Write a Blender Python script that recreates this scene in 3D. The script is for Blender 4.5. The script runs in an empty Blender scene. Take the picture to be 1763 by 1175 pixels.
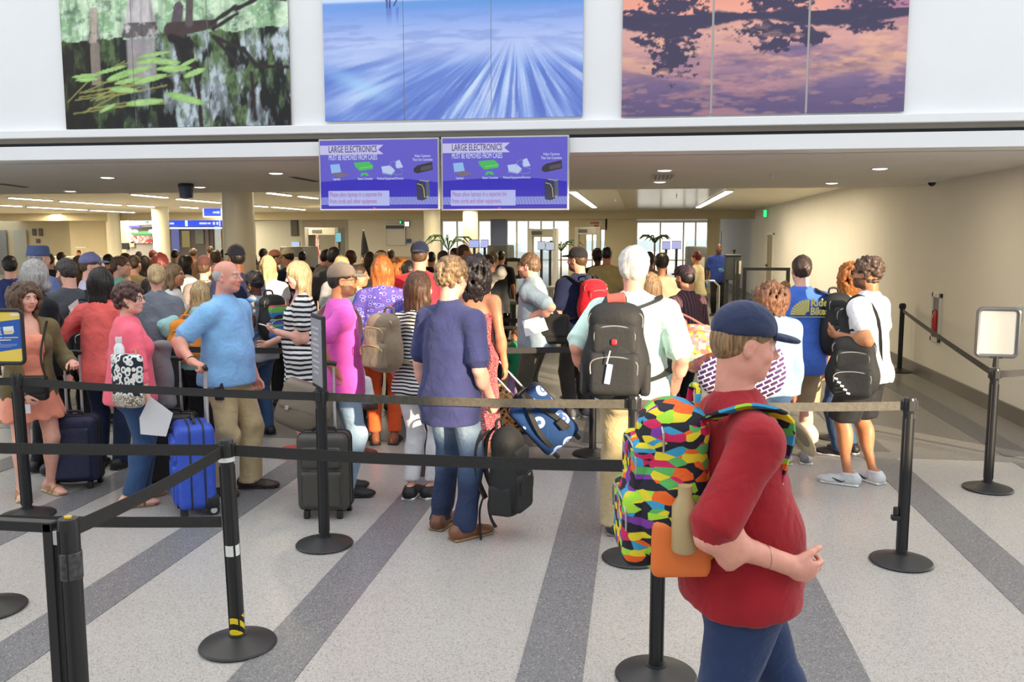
import bpy, bmesh, math, random
import numpy as np
from mathutils import Vector, Matrix

random.seed(7)
RNG = np.random.RandomState(11)
PI = math.pi
SC = bpy.context.scene
COL = SC.collection

# ------------------------------------------------------------------ camera, sky, sun, exposure
CAM_H, YAW, PITCH, FPX = 1.9, math.radians(8.2), math.radians(6.7), 1500.0
IW, IH = 1763.0, 1175.0
cam_d = bpy.data.cameras.new('camera'); cam = bpy.data.objects.new('camera', cam_d); COL.objects.link(cam)
cam.location = (0, 0, CAM_H); cam.rotation_euler = (PI/2 - PITCH, 0, YAW)
cam_d.sensor_width = 36.0; cam_d.lens = 36.0*FPX/IW; cam_d.clip_end = 400
SC.camera = cam

world = bpy.data.worlds.new('daylight'); SC.world = world; world.use_nodes = True
wn = world.node_tree; wn.nodes.clear()
w_out = wn.nodes.new('ShaderNodeOutputWorld'); w_bg = wn.nodes.new('ShaderNodeBackground')
w_bg.inputs[0].default_value = (0.86, 0.93, 1.0, 1); w_bg.inputs[1].default_value = 1.62
wn.links.new(w_bg.outputs[0], w_out.inputs[0])

SUN_E = 0.17                                   # tangent of the low evening sun's elevation
sun_d = bpy.data.lights.new('evening_sun', 'SUN'); sun_d.energy = 10.5; sun_d.angle = math.radians(0.6)
sun_d.color = (1.0, 0.80, 0.55)
sun = bpy.data.objects.new('evening_sun', sun_d); COL.objects.link(sun)
sun.rotation_euler = Vector((-0.697, 0.717, -SUN_E)).to_track_quat('-Z', 'Y').to_euler()

SC.view_settings.view_transform = 'Standard'; SC.view_settings.look = 'None'
SC.view_settings.exposure = 0.16; SC.view_settings.gamma = 1.0; SC.view_settings.use_curve_mapping = False

def area_lamp(name, loc, size, energy, color=(1, 1, 1), rot=(0, 0, 0)):
    l = bpy.data.lights.new(name, 'AREA'); l.shape = 'RECTANGLE'; l.size, l.size_y = size
    l.energy = energy; l.color = color
    o = bpy.data.objects.new(name, l); COL.objects.link(o); o.location = loc; o.rotation_euler = rot
    return o

# ------------------------------------------------------------------ measuring: photograph pixel -> place in the hall
_F = np.array([-math.sin(YAW), math.cos(YAW), 0.0]); _R = np.array([math.cos(YAW), math.sin(YAW), 0.0])
_FWD = _F*math.cos(PITCH) + np.array([0, 0, -math.sin(PITCH)])
_UP = _F*math.sin(PITCH) + np.array([0, 0, math.cos(PITCH)])
_C = np.array([0, 0, CAM_H])
def ray(px, py):
    return _FWD*FPX + _R*(px-IW/2) - _UP*(py-IH/2)
def at_d(px, py, d):
    r = ray(px, py); return _C + r*(d/(r@_F))
def at_Y(px, py, Y):
    r = ray(px, py); return _C + r*(Y/r[1])
def at_z(px, py, z=0.0):
    r = ray(px, py); return _C + r*((z-CAM_H)/r[2])
def at_X(px, py, X):
    r = ray(px, py); return _C + r*(X/r[0])
def dg(py, z=0.0):
    p = at_z(IW/2, py, z); return float(p@_F)

# ------------------------------------------------------------------ linking things, parts and the setting
def obj(name, me, m=None, parent=None, label=None):
    o = bpy.data.objects.new(name, me); COL.objects.link(o)
    if m is not None:
        if len(me.materials): me.materials[0] = m
        else: me.materials.append(m)
    if parent is not None: o.parent = parent
    if label: o['label'] = label
    return o
def thing(name, label, cat, loc=(0, 0, 0), rz=0.0, group=None, rot=None):
    o = bpy.data.objects.new(name, None); COL.objects.link(o); o.empty_display_size = .1
    o.location = tuple(float(v) for v in loc); o.rotation_euler = rot if rot is not None else (0, 0, rz)
    o['label'] = label; o['category'] = cat
    if group: o['group'] = group
    return o
def tag(o, label, cat, group=None):
    o['label'] = label; o['category'] = cat
    if group: o['group'] = group
    return o
def struct(o):
    o['kind'] = 'structure'; return o

# ------------------------------------------------------------------ materials
_M = {}
def _nt(name):
    m = bpy.data.materials.new(name); m.use_nodes = True
    nt = m.node_tree; b = nt.nodes['Principled BSDF']
    return m, nt, b
def N(nt, t, **kw):
    n = nt.nodes.new(t)
    for k, v in kw.items():
        if k.startswith('i_'): n.inputs[k[2:].replace('_', ' ')].default_value = v
        else: setattr(n, k, v)
    return n
def L(nt, a, b): nt.links.new(a, b)
def c4(c): return (c[0], c[1], c[2], 1.0)
def hexc(r, g, b):
    f = lambda v: (v/255/12.92) if v/255 <= .04045 else ((v/255+.055)/1.055)**2.4
    return (f(r), f(g), f(b))
def ramp(nt, stops, interp='LINEAR'):
    r = N(nt, 'ShaderNodeValToRGB'); cr = r.color_ramp; cr.interpolation = interp
    while len(cr.elements) > 1: cr.elements.remove(cr.elements[-1])
    cr.elements[0].position = stops[0][0]; cr.elements[0].color = c4(stops[0][1])
    for p, c in stops[1:]:
        e = cr.elements.new(p); e.color = c4(c)
    return r
def mat(name, color, rough=.6, metal=0.0, noise=0.0, nscale=30, bump=0.0, bscale=60, emit=None, estr=1.0, spec=.5, alpha=None, trans=None, sheen=0, coat=0):
    if name in _M: return _M[name]
    m, nt, b = _nt(name); _M[name] = m
    b.inputs['Base Color'].default_value = c4(color); b.inputs['Roughness'].default_value = rough
    b.inputs['Metallic'].default_value = metal; b.inputs['Specular IOR Level'].default_value = spec
    if sheen: b.inputs['Sheen Weight'].default_value = sheen
    if coat: b.inputs['Coat Weight'].default_value = coat
    if trans: b.inputs['Transmission Weight'].default_value = trans
    if alpha is not None: b.inputs['Alpha'].default_value = alpha
    if emit is not None:
        b.inputs['Emission Color'].default_value = c4(emit); b.inputs['Emission Strength'].default_value = estr
    tc = None
    if noise or bump:
        tc = N(nt, 'ShaderNodeTexCoord')
    if noise:
        n = N(nt, 'ShaderNodeTexNoise', i_Scale=nscale, i_Detail=4.0); L(nt, tc.outputs['Object'], n.inputs['Vector'])
        r = ramp(nt, [(.3, tuple(v*(1-noise) for v in color)), (.7, tuple(min(1, v*(1+noise)) for v in color))])
        L(nt, n.outputs['Fac'], r.inputs[0]); L(nt, r.outputs[0], b.inputs['Base Color'])
    if bump:
        n = N(nt, 'ShaderNodeTexNoise', i_Scale=bscale, i_Detail=3.0); L(nt, tc.outputs['Object'], n.inputs['Vector'])
        bp = N(nt, 'ShaderNodeBump', i_Strength=bump, i_Distance=.01); L(nt, n.outputs['Fac'], bp.inputs['Height']); L(nt, bp.outputs[0], b.inputs['Normal'])
    return m
def cloth(name, color, rough=.85, wr=.35):
    """woven fabric: slight mottling, soft wrinkles and sheen"""
    if name in _M: return _M[name]
    m, nt, b = _nt(name); _M[name] = m
    tc = N(nt, 'ShaderNodeTexCoord')
    n = N(nt, 'ShaderNodeTexNoise', i_Scale=9.0, i_Detail=5.0); L(nt, tc.outputs['Object'], n.inputs['Vector'])
    r = ramp(nt, [(.3, tuple(v*.86 for v in color)), (.72, tuple(min(1, v*1.1) for v in color))])
    L(nt, n.outputs['Fac'], r.inputs[0]); L(nt, r.outputs[0], b.inputs['Base Color'])
    b.inputs['Roughness'].default_value = rough; b.inputs['Specular IOR Level'].default_value = .25
    b.inputs['Sheen Weight'].default_value = .12
    _wrinkle(nt, b, tc, wr)
    return m
def _wrinkle(nt, b, tc, wr):
    n2 = N(nt, 'ShaderNodeTexNoise', i_Scale=11.0, i_Detail=2.0, i_Distortion=1.2); L(nt, tc.outputs['Object'], n2.inputs['Vector'])
    bp = N(nt, 'ShaderNodeBump', i_Strength=wr, i_Distance=.03); L(nt, n2.outputs['Fac'], bp.inputs['Height']); L(nt, bp.outputs[0], b.inputs['Normal'])
def stripes(name, ca, cb, scale, axis='Z', duty=.5, warp=.5, rough=.85, tilt=0.0):
    """two-colour stripes across the object axis, a little wavy as on worn cloth"""
    if name in _M: return _M[name]
    m, nt, b = _nt(name); _M[name] = m
    tc = N(nt, 'ShaderNodeTexCoord'); sp = N(nt, 'ShaderNodeSeparateXYZ'); L(nt, tc.outputs['Object'], sp.inputs[0])
    n = N(nt, 'ShaderNodeTexNoise', i_Scale=6.0); L(nt, tc.outputs['Object'], n.inputs['Vector'])
    k = N(nt, 'ShaderNodeMath', operation='MULTIPLY_ADD'); L(nt, n.outputs['Fac'], k.inputs[0]); k.inputs[1].default_value = warp/scale
    L(nt, sp.outputs[axis], k.inputs[2])
    src = k.outputs[0]
    if tilt:
        t2 = N(nt, 'ShaderNodeMath', operation='MULTIPLY_ADD'); L(nt, sp.outputs['Y'], t2.inputs[0]); t2.inputs[1].default_value = tilt; L(nt, src, t2.inputs[2]); src = t2.outputs[0]
    s = N(nt, 'ShaderNodeMath', operation='MULTIPLY'); L(nt, src, s.inputs[0]); s.inputs[1].default_value = scale
    f = N(nt, 'ShaderNodeMath', operation='FRACT'); L(nt, s.outputs[0], f.inputs[0])
    r = ramp(nt, [(0, ca), (duty, cb)], 'CONSTANT'); L(nt, f.outputs[0], r.inputs[0]); L(nt, r.outputs[0], b.inputs['Base Color'])
    b.inputs['Roughness'].default_value = rough; b.inputs['Specular IOR Level'].default_value = .25
    _wrinkle(nt, b, tc, .3)
    return m
def blotch(name, stops, scale=20, rough=.8, kind='VORONOI', metric='F1', stretch=(1, 1, 1), coords='Object'):
    """printed cloth: voronoi cells or bands of noise coloured by a ramp"""
    if name in _M: return _M[name]
    m, nt, b = _nt(name); _M[name] = m
    tc = N(nt, 'ShaderNodeTexCoord'); mp = N(nt, 'ShaderNodeMapping'); mp.inputs['Scale'].default_value = stretch
    L(nt, tc.outputs[coords], mp.inputs[0])
    if kind == 'VORONOI':
        v = N(nt, 'ShaderNodeTexVoronoi', feature=metric, i_Scale=scale); L(nt, mp.outputs[0], v.inputs['Vector'])
        r = ramp(nt, stops, 'CONSTANT'); L(nt, v.outputs['Distance'], r.inputs[0])
    elif kind == 'CELL':
        v = N(nt, 'ShaderNodeTexVoronoi', feature='F1', i_Scale=scale); L(nt, mp.outputs[0], v.inputs['Vector'])
        sx = N(nt, 'ShaderNodeSeparateXYZ'); L(nt, v.outputs['Color'], sx.inputs[0])
        r = ramp(nt, stops, 'CONSTANT'); L(nt, sx.outputs[0], r.inputs[0])
    else:
        v = N(nt, 'ShaderNodeTexNoise', i_Scale=scale, i_Detail=3.0, i_Distortion=1.0); L(nt, mp.outputs[0], v.inputs['Vector'])
        r = ramp(nt, stops, 'CONSTANT'); L(nt, v.outputs['Fac'], r.inputs[0])
    L(nt, r.outputs[0], b.inputs['Base Color']); b.inputs['Roughness'].default_value = rough; b.inputs['Specular IOR Level'].default_value = .25
    _wrinkle(nt, b, tc, .25)
    return m
def hairmat(name, dark, light, rough=.42, zs=.06):
    if name in _M: return _M[name]
    m, nt, b = _nt(name); _M[name] = m
    tc = N(nt, 'ShaderNodeTexCoord'); mp = N(nt, 'ShaderNodeMapping'); mp.inputs['Scale'].default_value = (1, 1, zs); L(nt, tc.outputs['Object'], mp.inputs[0])
    n = N(nt, 'ShaderNodeTexNoise', i_Scale=140.0, i_Detail=4.0); L(nt, mp.outputs[0], n.inputs['Vector'])
    r = ramp(nt, [(.32, dark), (.68, light)]); L(nt, n.outputs['Fac'], r.inputs[0]); L(nt, r.outputs[0], b.inputs['Base Color'])
    b.inputs['Roughness'].default_value = rough; b.inputs['Specular IOR Level'].default_value = .35
    bp = N(nt, 'ShaderNodeBump', i_Strength=.5, i_Distance=.006); L(nt, n.outputs['Fac'], bp.inputs['Height']); L(nt, bp.outputs[0], b.inputs['Normal'])
    return m
def attr_mat(name, rough=.5, emit=0.0, spec=.4, sss=0.0):
    """colour read from the mesh's own colour attribute (skin with lips and brows; printed pictures)"""
    if name in _M: return _M[name]
    m, nt, b = _nt(name); _M[name] = m
    a = N(nt, 'ShaderNodeAttribute', attribute_name='col')
    if sss:
        tc = N(nt, 'ShaderNodeTexCoord'); n = N(nt, 'ShaderNodeTexNoise', i_Scale=28.0, i_Detail=5.0); L(nt, tc.outputs['Object'], n.inputs['Vector'])
        mx = N(nt, 'ShaderNodeMixRGB', blend_type='MULTIPLY'); r = ramp(nt, [(.3, (.9, .86, .84)), (.7, (1.06, 1.03, 1.02))])
        mx.inputs[0].default_value = .8; L(nt, n.outputs['Fac'], r.inputs[0]); L(nt, a.outputs['Color'], mx.inputs[1]); L(nt, r.outputs[0], mx.inputs[2])
        L(nt, mx.outputs[0], b.inputs['Base Color'])
    else:
        L(nt, a.outputs['Color'], b.inputs['Base Color'])
    if emit:
        L(nt, a.outputs['Color'], b.inputs['Emission Color']); b.inputs['Emission Strength'].default_value = emit
    b.inputs['Roughness'].default_value = rough; b.inputs['Specular IOR Level'].default_value = spec
    return m
def glow(name, color, s):
    return mat(name, (0, 0, 0), .5, emit=color, estr=s)

# ------------------------------------------------------------------ mesh helpers (hard things)
def mesh_from(name, V, F, smooth=True, col=None):
    V = np.asarray(V, np.float32); F = np.asarray(F, np.int32)
    me = bpy.data.meshes.new(name)
    me.vertices.add(len(V)); me.vertices.foreach_set('co', V.ravel())
    me.loops.add(F.size); me.loops.foreach_set('vertex_index', F.ravel())
    me.polygons.add(len(F)); me.polygons.foreach_set('loop_start', np.arange(0, F.size, F.shape[1], dtype=np.int32))
    me.update(calc_edges=True)
    me.polygons.foreach_set('use_smooth', np.full(len(F), smooth))
    if col is not None:
        a = me.color_attributes.new('col', 'FLOAT_COLOR', 'POINT')
        c = np.ones((len(V), 4), np.float32); c[:, :3] = col; a.data.foreach_set('color', c.ravel())
    me.update()
    return me
class B:
    """collects simple solids into one mesh"""
    def __init__(s): s.bm = bmesh.new()
    def box(s, c, size, bev=0.0, rot=None, seg=2):
        r = bmesh.ops.create_cube(s.bm, size=1.0); vs = r['verts']
        bmesh.ops.scale(s.bm, vec=size, verts=vs)
        if bev:
            es = list({e for v in vs for e in v.link_edges})
            rb = bmesh.ops.bevel(s.bm, geom=es, offset=bev, segments=seg, affect='EDGES', profile=.5)
            vs = list({v for f in rb['faces'] for v in f.verts} | {v for v in vs if v.is_valid})
        if rot is not None: bmesh.ops.rotate(s.bm, cent=(0, 0, 0), matrix=rot, verts=vs)
        bmesh.ops.translate(s.bm, vec=c, verts=vs); return s
    def cyl(s, a, b, ra, rb=None, seg=20, caps=True):
        rb = ra if rb is None else rb
        a = Vector(a); b = Vector(b); ax = b-a; l = ax.length
        r = bmesh.ops.create_cone(s.bm, cap_ends=caps, segments=seg, radius1=ra, radius2=rb, depth=l)
        q = Vector((0, 0, 1)).rotation_difference(ax.normalized()).to_matrix()
        bmesh.ops.rotate(s.bm, cent=(0, 0, 0), matrix=q, verts=r['verts'])
        bmesh.ops.translate(s.bm, vec=(a+b)/2, verts=r['verts']); return s
    def lathe(s, prof, c=(0, 0, 0), seg=28):
        rings = []
        for (r, z) in prof:
            rings.append([s.bm.verts.new((c[0]+r*math.cos(2*PI*i/seg), c[1]+r*math.sin(2*PI*i/seg), c[2]+z)) for i in range(seg)])
        for A, Bq in zip(rings, rings[1:]):
            for i in range(seg):
                s.bm.faces.new((A[i], A[(i+1) % seg], Bq[(i+1) % seg], Bq[i]))
        for ring, fl in ((rings[0], True), (rings[-1], False)):
            s.bm.faces.new(list(reversed(ring)) if fl else ring)
        return s
    def tube(s, pts, r, seg=8, closed=False, flat=None):
        """a round (or flat, half sizes flat) bar swept along points"""
        P = [Vector(p) for p in pts]; n = len(P); rings = []
        up0 = None
        for i, p in enumerate(P):
            if closed: t = P[(i+1) % n]-P[i-1]
            else: t = P[min(i+1, n-1)]-P[max(i-1, 0)]
            t.normalize()
            if up0 is None:
                up0 = Vector((0, 0, 1)) if abs(t.z) < .9 else Vector((0, 1, 0))
            x = t.cross(up0)
            if x.length < 1e-4: x = t.orthogonal()
            x.normalize(); y = x.cross(t); y.normalize(); up0 = y
            rr = r[i] if isinstance(r, (list, tuple)) else r
            if flat:
                q = [(flat[0], flat[1]), (-flat[0], flat[1]), (-flat[0], -flat[1]), (flat[0], -flat[1])]
                rings.append([s.bm.verts.new(p+x*u+y*v) for u, v in q])
            else:
                rings.append([s.bm.verts.new(p+x*(rr*math.cos(2*PI*k/seg))+y*(rr*math.sin(2*PI*k/seg))) for k in range(seg)])
        m = len(rings[0])
        rng = range(n) if closed else range(n-1)
        for i in rng:
            A, C = rings[i], rings[(i+1) % n]
            for k in range(m):
                s.bm.faces.new((A[k], A[(k+1) % m], C[(k+1) % m], C[k]))
        if not closed:
            s.bm.faces.new(list(reversed(rings[0]))); s.bm.faces.new(rings[-1])
        return s
    def ball(s, c, r, sc=(1, 1, 1), seg=14):
        q = bmesh.ops.create_uvsphere(s.bm, u_segments=seg, v_segments=max(6, seg//2+2), radius=r)
        bmesh.ops.scale(s.bm, vec=sc, verts=q['verts']); bmesh.ops.translate(s.bm, vec=c, verts=q['verts']); return s
    def prism(s, poly, y0, y1, axis='Y'):
        """extrude a polygon in the x-z plane along y (axis Y) or x-y along z (axis Z)"""
        mk = (lambda u, v, w: (u, w, v)) if axis == 'Y' else (lambda u, v, w: (u, v, w))
        A = [s.bm.verts.new(mk(u, v, y0)) for u, v in poly]; C = [s.bm.verts.new(mk(u, v, y1)) for u, v in poly]
        n = len(poly)
        s.bm.faces.new(A); s.bm.faces.new(list(reversed(C)))
        for i in range(n): s.bm.faces.new((A[i], C[i], C[(i+1) % n], A[(i+1) % n]))
        return s
    def me(s, name='mesh', smooth=None):
        bmesh.ops.recalc_face_normals(s.bm, faces=s.bm.faces)
        me = bpy.data.meshes.new(name); s.bm.to_mesh(me); s.bm.free()
        if smooth is not None:
            me.polygons.foreach_set('use_smooth', np.full(len(me.polygons), True))
            try: me.set_sharp_from_angle(angle=math.radians(smooth))
            except Exception: pass
        return me
# ------------------------------------------------------------------ soft solids: smooth unions of cones and ellipsoids, meshed as one surface
_CUB = np.array([[i, j, k] for i in (0, 1) for j in (0, 1) for k in (0, 1)])
_EDG = [(a, b) for a in range(8) for b in range(a+1, 8) if np.abs(_CUB[a]-_CUB[b]).sum() == 1]
def nets(D, org, h):
    S = D < 0
    c = np.zeros(tuple(n-1 for n in D.shape), np.int8)
    for i, j, k in _CUB:
        c += S[i:S.shape[0]-1+i, j:S.shape[1]-1+j, k:S.shape[2]-1+k]
    act = (c > 0) & (c < 8)
    ii = np.argwhere(act)
    if not len(ii): return np.zeros((0, 3)), np.zeros((0, 4), int)
    idx = np.full(act.shape, -1, np.int32); idx[act] = np.arange(len(ii))
    V = [D[ii[:, 0]+o[0], ii[:, 1]+o[1], ii[:, 2]+o[2]] for o in _CUB]
    acc = np.zeros((len(ii), 3)); cnt = np.zeros(len(ii))
    for a, b in _EDG:
        va, vb = V[a], V[b]; m = (va < 0) != (vb < 0)
        t = va[m]/(va[m]-vb[m])
        acc[m] += _CUB[a] + t[:, None]*(_CUB[b]-_CUB[a]); cnt[m] += 1
    P = org + h*(ii + acc/cnt[:, None])
    Q = []
    def quads(s0, s1, i4):
        m = s0 != s1
        q = np.stack([x[m] for x in i4], 1); fl = s1[m]
        q[fl] = q[fl][:, ::-1]
        Q.append(q[(q >= 0).all(1)])
    quads(S[:-1, 1:-1, 1:-1], S[1:, 1:-1, 1:-1], [idx[:, :-1, :-1], idx[:, 1:, :-1], idx[:, 1:, 1:], idx[:, :-1, 1:]])
    quads(S[1:-1, :-1, 1:-1], S[1:-1, 1:, 1:-1], [idx[:-1, :, :-1], idx[:-1, :, 1:], idx[1:, :, 1:], idx[1:, :, :-1]])
    quads(S[1:-1, 1:-1, :-1], S[1:-1, 1:-1, 1:], [idx[:-1, :-1, :], idx[1:, :-1, :], idx[1:, 1:, :], idx[:-1, 1:, :]])
    return P, np.concatenate(Q)

def A3(v): return np.asarray(v, float)
def unit(v):
    v = A3(v); n = np.linalg.norm(v); return v/n if n > 1e-9 else A3((0, 0, 1))
def basis(axis, xdir):
    a = unit(axis); x = A3(xdir)-a*(A3(xdir)@a)
    x = unit(x if np.linalg.norm(x) > 1e-6 else np.cross(a, (0.3, 1, .2))); y = np.cross(a, x); return x, y, a

class Soft:
    def __init__(s): s.ops = []
    def _add(s, f, lo, hi, k, op): s.ops.append((f, A3(lo), A3(hi), k, op)); return s
    def cap(s, a, b, ra, rb=None, k=.02, op='u'):
        a, b = A3(a), A3(b); rb = ra if rb is None else rb; ab = b-a; L2 = max(ab@ab, 1e-9)
        def f(X, Y, Z):
            px, py, pz = X-a[0], Y-a[1], Z-a[2]
            t = np.clip((px*ab[0]+py*ab[1]+pz*ab[2])/L2, 0, 1)
            return np.sqrt((px-t*ab[0])**2+(py-t*ab[1])**2+(pz-t*ab[2])**2)-(ra+(rb-ra)*t)
        r = max(ra, rb)
        return s._add(f, np.minimum(a, b)-r, np.maximum(a, b)+r, k, op)
    def ell(s, c, r, k=.02, op='u', M=None):
        c = A3(c); r = A3(r) if np.ndim(r) else A3((r, r, r))
        def f(X, Y, Z):
            px, py, pz = X-c[0], Y-c[1], Z-c[2]
            if M is not None:
                px, py, pz = (M[0][0]*px+M[0][1]*py+M[0][2]*pz, M[1][0]*px+M[1][1]*py+M[1][2]*pz, M[2][0]*px+M[2][1]*py+M[2][2]*pz)
            k0 = np.sqrt((px/r[0])**2+(py/r[1])**2+(pz/r[2])**2)
            k1 = np.sqrt((px/r[0]**2)**2+(py/r[1]**2)**2+(pz/r[2]**2)**2)+1e-6
            return k0*(k0-1)/k1
        R = r if M is None else np.full(3, r.max())
        return s._add(f, c-R, c+R, k, op)
    def tube(s, a, b, ra, rb, xdir=(1, 0, 0), k=.02, op='u', rnd=.01):
        """elliptical column from a to b; ra, rb = (half width, half depth) at the ends"""
        a, b = A3(a), A3(b); x, y, w = basis(b-a, xdir); Ln = np.linalg.norm(b-a)
        def f(X, Y, Z):
            px, py, pz = X-a[0], Y-a[1], Z-a[2]
            u = px*x[0]+py*x[1]+pz*x[2]; v = px*y[0]+py*y[1]+pz*y[2]; t = px*w[0]+py*w[1]+pz*w[2]
            q = np.clip(t/Ln, 0, 1); rx = ra[0]+(rb[0]-ra[0])*q; ry = ra[1]+(rb[1]-ra[1])*q
            k0 = np.sqrt((u/rx)**2+(v/ry)**2); k1 = np.sqrt((u/rx**2)**2+(v/ry**2)**2)+1e-5
            dr = k0*(k0-1)/k1 + rnd; dz = np.abs(t-Ln/2)-Ln/2 + rnd
            return np.minimum(np.maximum(dr, dz), 0)+np.sqrt(np.maximum(dr, 0)**2+np.maximum(dz, 0)**2)-rnd
        R = max(max(ra), max(rb))
        return s._add(f, np.minimum(a, b)-R, np.maximum(a, b)+R, k, op)
    def box(s, c, half, rnd=.02, k=.02, op='u', M=None):
        c = A3(c); hf = A3(half)-rnd
        def f(X, Y, Z):
            px, py, pz = X-c[0], Y-c[1], Z-c[2]
            if M is not None:
                px, py, pz = (M[0][0]*px+M[0][1]*py+M[0][2]*pz, M[1][0]*px+M[1][1]*py+M[1][2]*pz, M[2][0]*px+M[2][1]*py+M[2][2]*pz)
            qx, qy, qz = np.abs(px)-hf[0], np.abs(py)-hf[1], np.abs(pz)-hf[2]
            return np.sqrt(np.maximum(qx, 0)**2+np.maximum(qy, 0)**2+np.maximum(qz, 0)**2)+np.minimum(np.maximum(np.maximum(qx, qy), qz), 0)-rnd
        R = A3(half) if M is None else np.full(3, np.linalg.norm(half))
        return s._add(f, c-R, c+R, k, op)
    def cut(s, p, n):
        """keep what lies on the far side of the plane through p that n points away from"""
        p = A3(p); n = unit(n)
        return s._add(lambda X, Y, Z: (X-p[0])*n[0]+(Y-p[1])*n[1]+(Z-p[2])*n[2], (-9,)*3, (9,)*3, 0, 'c')
    def bounds(s):
        u = [o for o in s.ops if o[4] == 'u']
        return np.min([o[1] for o in u], 0), np.max([o[2] for o in u], 0)
    def field(s, lo, hi, h, disp=None):
        n = np.ceil((hi-lo)/h).astype(int)+1
        ax = [lo[i]+h*np.arange(n[i]) for i in range(3)]
        D = np.full(tuple(n), .5, np.float32)
        for f, l, u, k, op in s.ops:
            if op == 'c':
                D = np.maximum(D, f(ax[0][:, None, None], ax[1][None, :, None], ax[2][None, None, :]).astype(np.float32)); continue
            m = k+2.5*h
            i0 = np.clip(np.floor((l-m-lo)/h).astype(int), 0, n); i1 = np.clip(np.ceil((u+m-lo)/h).astype(int)+1, 0, n)
            if (i1 <= i0).any(): continue
            sl = tuple(slice(i0[i], i1[i]) for i in range(3))
            d = f(ax[0][sl[0]][:, None, None], ax[1][sl[1]][None, :, None], ax[2][sl[2]][None, None, :]).astype(np.float32)
            c = D[sl]
            if op == 'u':
                D[sl] = np.minimum(c, d)-np.maximum(k-np.abs(c-d), 0)**2/(4*k) if k > 0 else np.minimum(c, d)
            else:
                d = -d
                D[sl] = np.maximum(c, d)+np.maximum(k-np.abs(c-d), 0)**2/(4*k) if k > 0 else np.maximum(c, d)
        if disp is not None:
            D = D+disp(ax[0][:, None, None], ax[1][None, :, None], ax[2][None, None, :]).astype(np.float32)
        return D, lo
    def net(s, h, disp=None, box=None):
        lo, hi = s.bounds()
        if box is None: lo = lo-2.5*h; hi = hi+2.5*h
        else: lo = np.maximum(lo-2.5*h, box[0]); hi = np.minimum(hi+2.5*h, box[1])
        D, o = s.field(lo, hi, h, disp)
        return nets(D, o, h)
    def multi(s, h, fine, disp=None):
        """one surface, meshed coarsely except inside the fine boxes [(lo, hi, h)]"""
        P, Q = s.net(h, disp)
        out = [(P, Q)]
        for lo, hi, hf in fine:
            lo, hi = A3(lo), A3(hi)
            P0, Q0 = out[0]
            ins = ((P0 > lo+h*.35) & (P0 < hi-h*.35)).all(1)
            out[0] = (P0, Q0[~ins[Q0].all(1)])
            out.append(s.net(hf, disp, (lo, hi)))
        V, F, b = [], [], 0
        for P, Q in out:
            if len(Q) == 0: continue
            us, inv = np.unique(Q, return_inverse=True)
            V.append(P[us]); F.append(inv.reshape(Q.shape)+b); b += len(us)
        return np.concatenate(V), np.concatenate(F)
    def me(s, name, h, disp=None, col=None):
        P, Q = s.net(h, disp)
        return mesh_from(name, P, Q, True, col)
def folds(amp, seed=0, fz=16.0, grow=None):
    """creases of cloth: slanting ridges that wander and fade in and out"""
    r = np.random.RandomState(seed); a, b, c, e, k_ = r.uniform(0, 6.28, 5); sx, sy = r.uniform(4, 7, 2)
    def f(X, Y, Z):
        wx = np.sin(sx*X+a)+np.sin(5*Z+b); wy = np.sin(sy*Y+b)+np.sin(4*Z+c)
        u = fz*Z+(fz*.75)*X+2.2*wx+1.4*wy; v = fz*.9*Z-(fz*.95)*X+5*Y+1.8*wy+c
        m1 = .5+.5*np.sin(3.1*X+4*Z+e); m2 = .5+.5*np.sin(4*Z-3*Y+k_)
        w = (1-2*np.abs(np.sin(u*.5)))*m1+(1-2*np.abs(np.sin(v*.5+1)))*m2*.9+.35*np.sin(fz*2.2*X+3*wx)*m2
        g = amp if grow is None else amp*grow(X, Y, Z)
        return g*w*.75
    return f
# ------------------------------------------------------------------ people
SKIN = {'fair': hexc(232, 178, 158), 'pink': hexc(224, 160, 140), 'tan': hexc(205, 142, 108), 'olive': hexc(186, 128, 92), 'brown': hexc(140, 88, 62), 'dark': hexc(92, 56, 42)}
def m_skin(): return attr_mat('skin', .48, sss=1, spec=.35)
def ik(S, T, l1, l2, hint):
    S, T = A3(S), A3(T); v = T-S; d = np.linalg.norm(v); mx = (l1+l2)*.998
    if d > mx: T = S+v/d*mx; d = mx
    d = max(d, abs(l1-l2)+.02)
    a = unit(v); h = A3(hint)-a*(A3(hint)@a); h = unit(h)
    x = (l1*l1-l2*l2+d*d)/(2*d); y = math.sqrt(max(l1*l1-x*x, 1e-6))
    return S+a*x+h*y, T
def rotm(axis, ang): return np.array(Matrix.Rotation(ang, 3, Vector(axis)))

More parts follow.
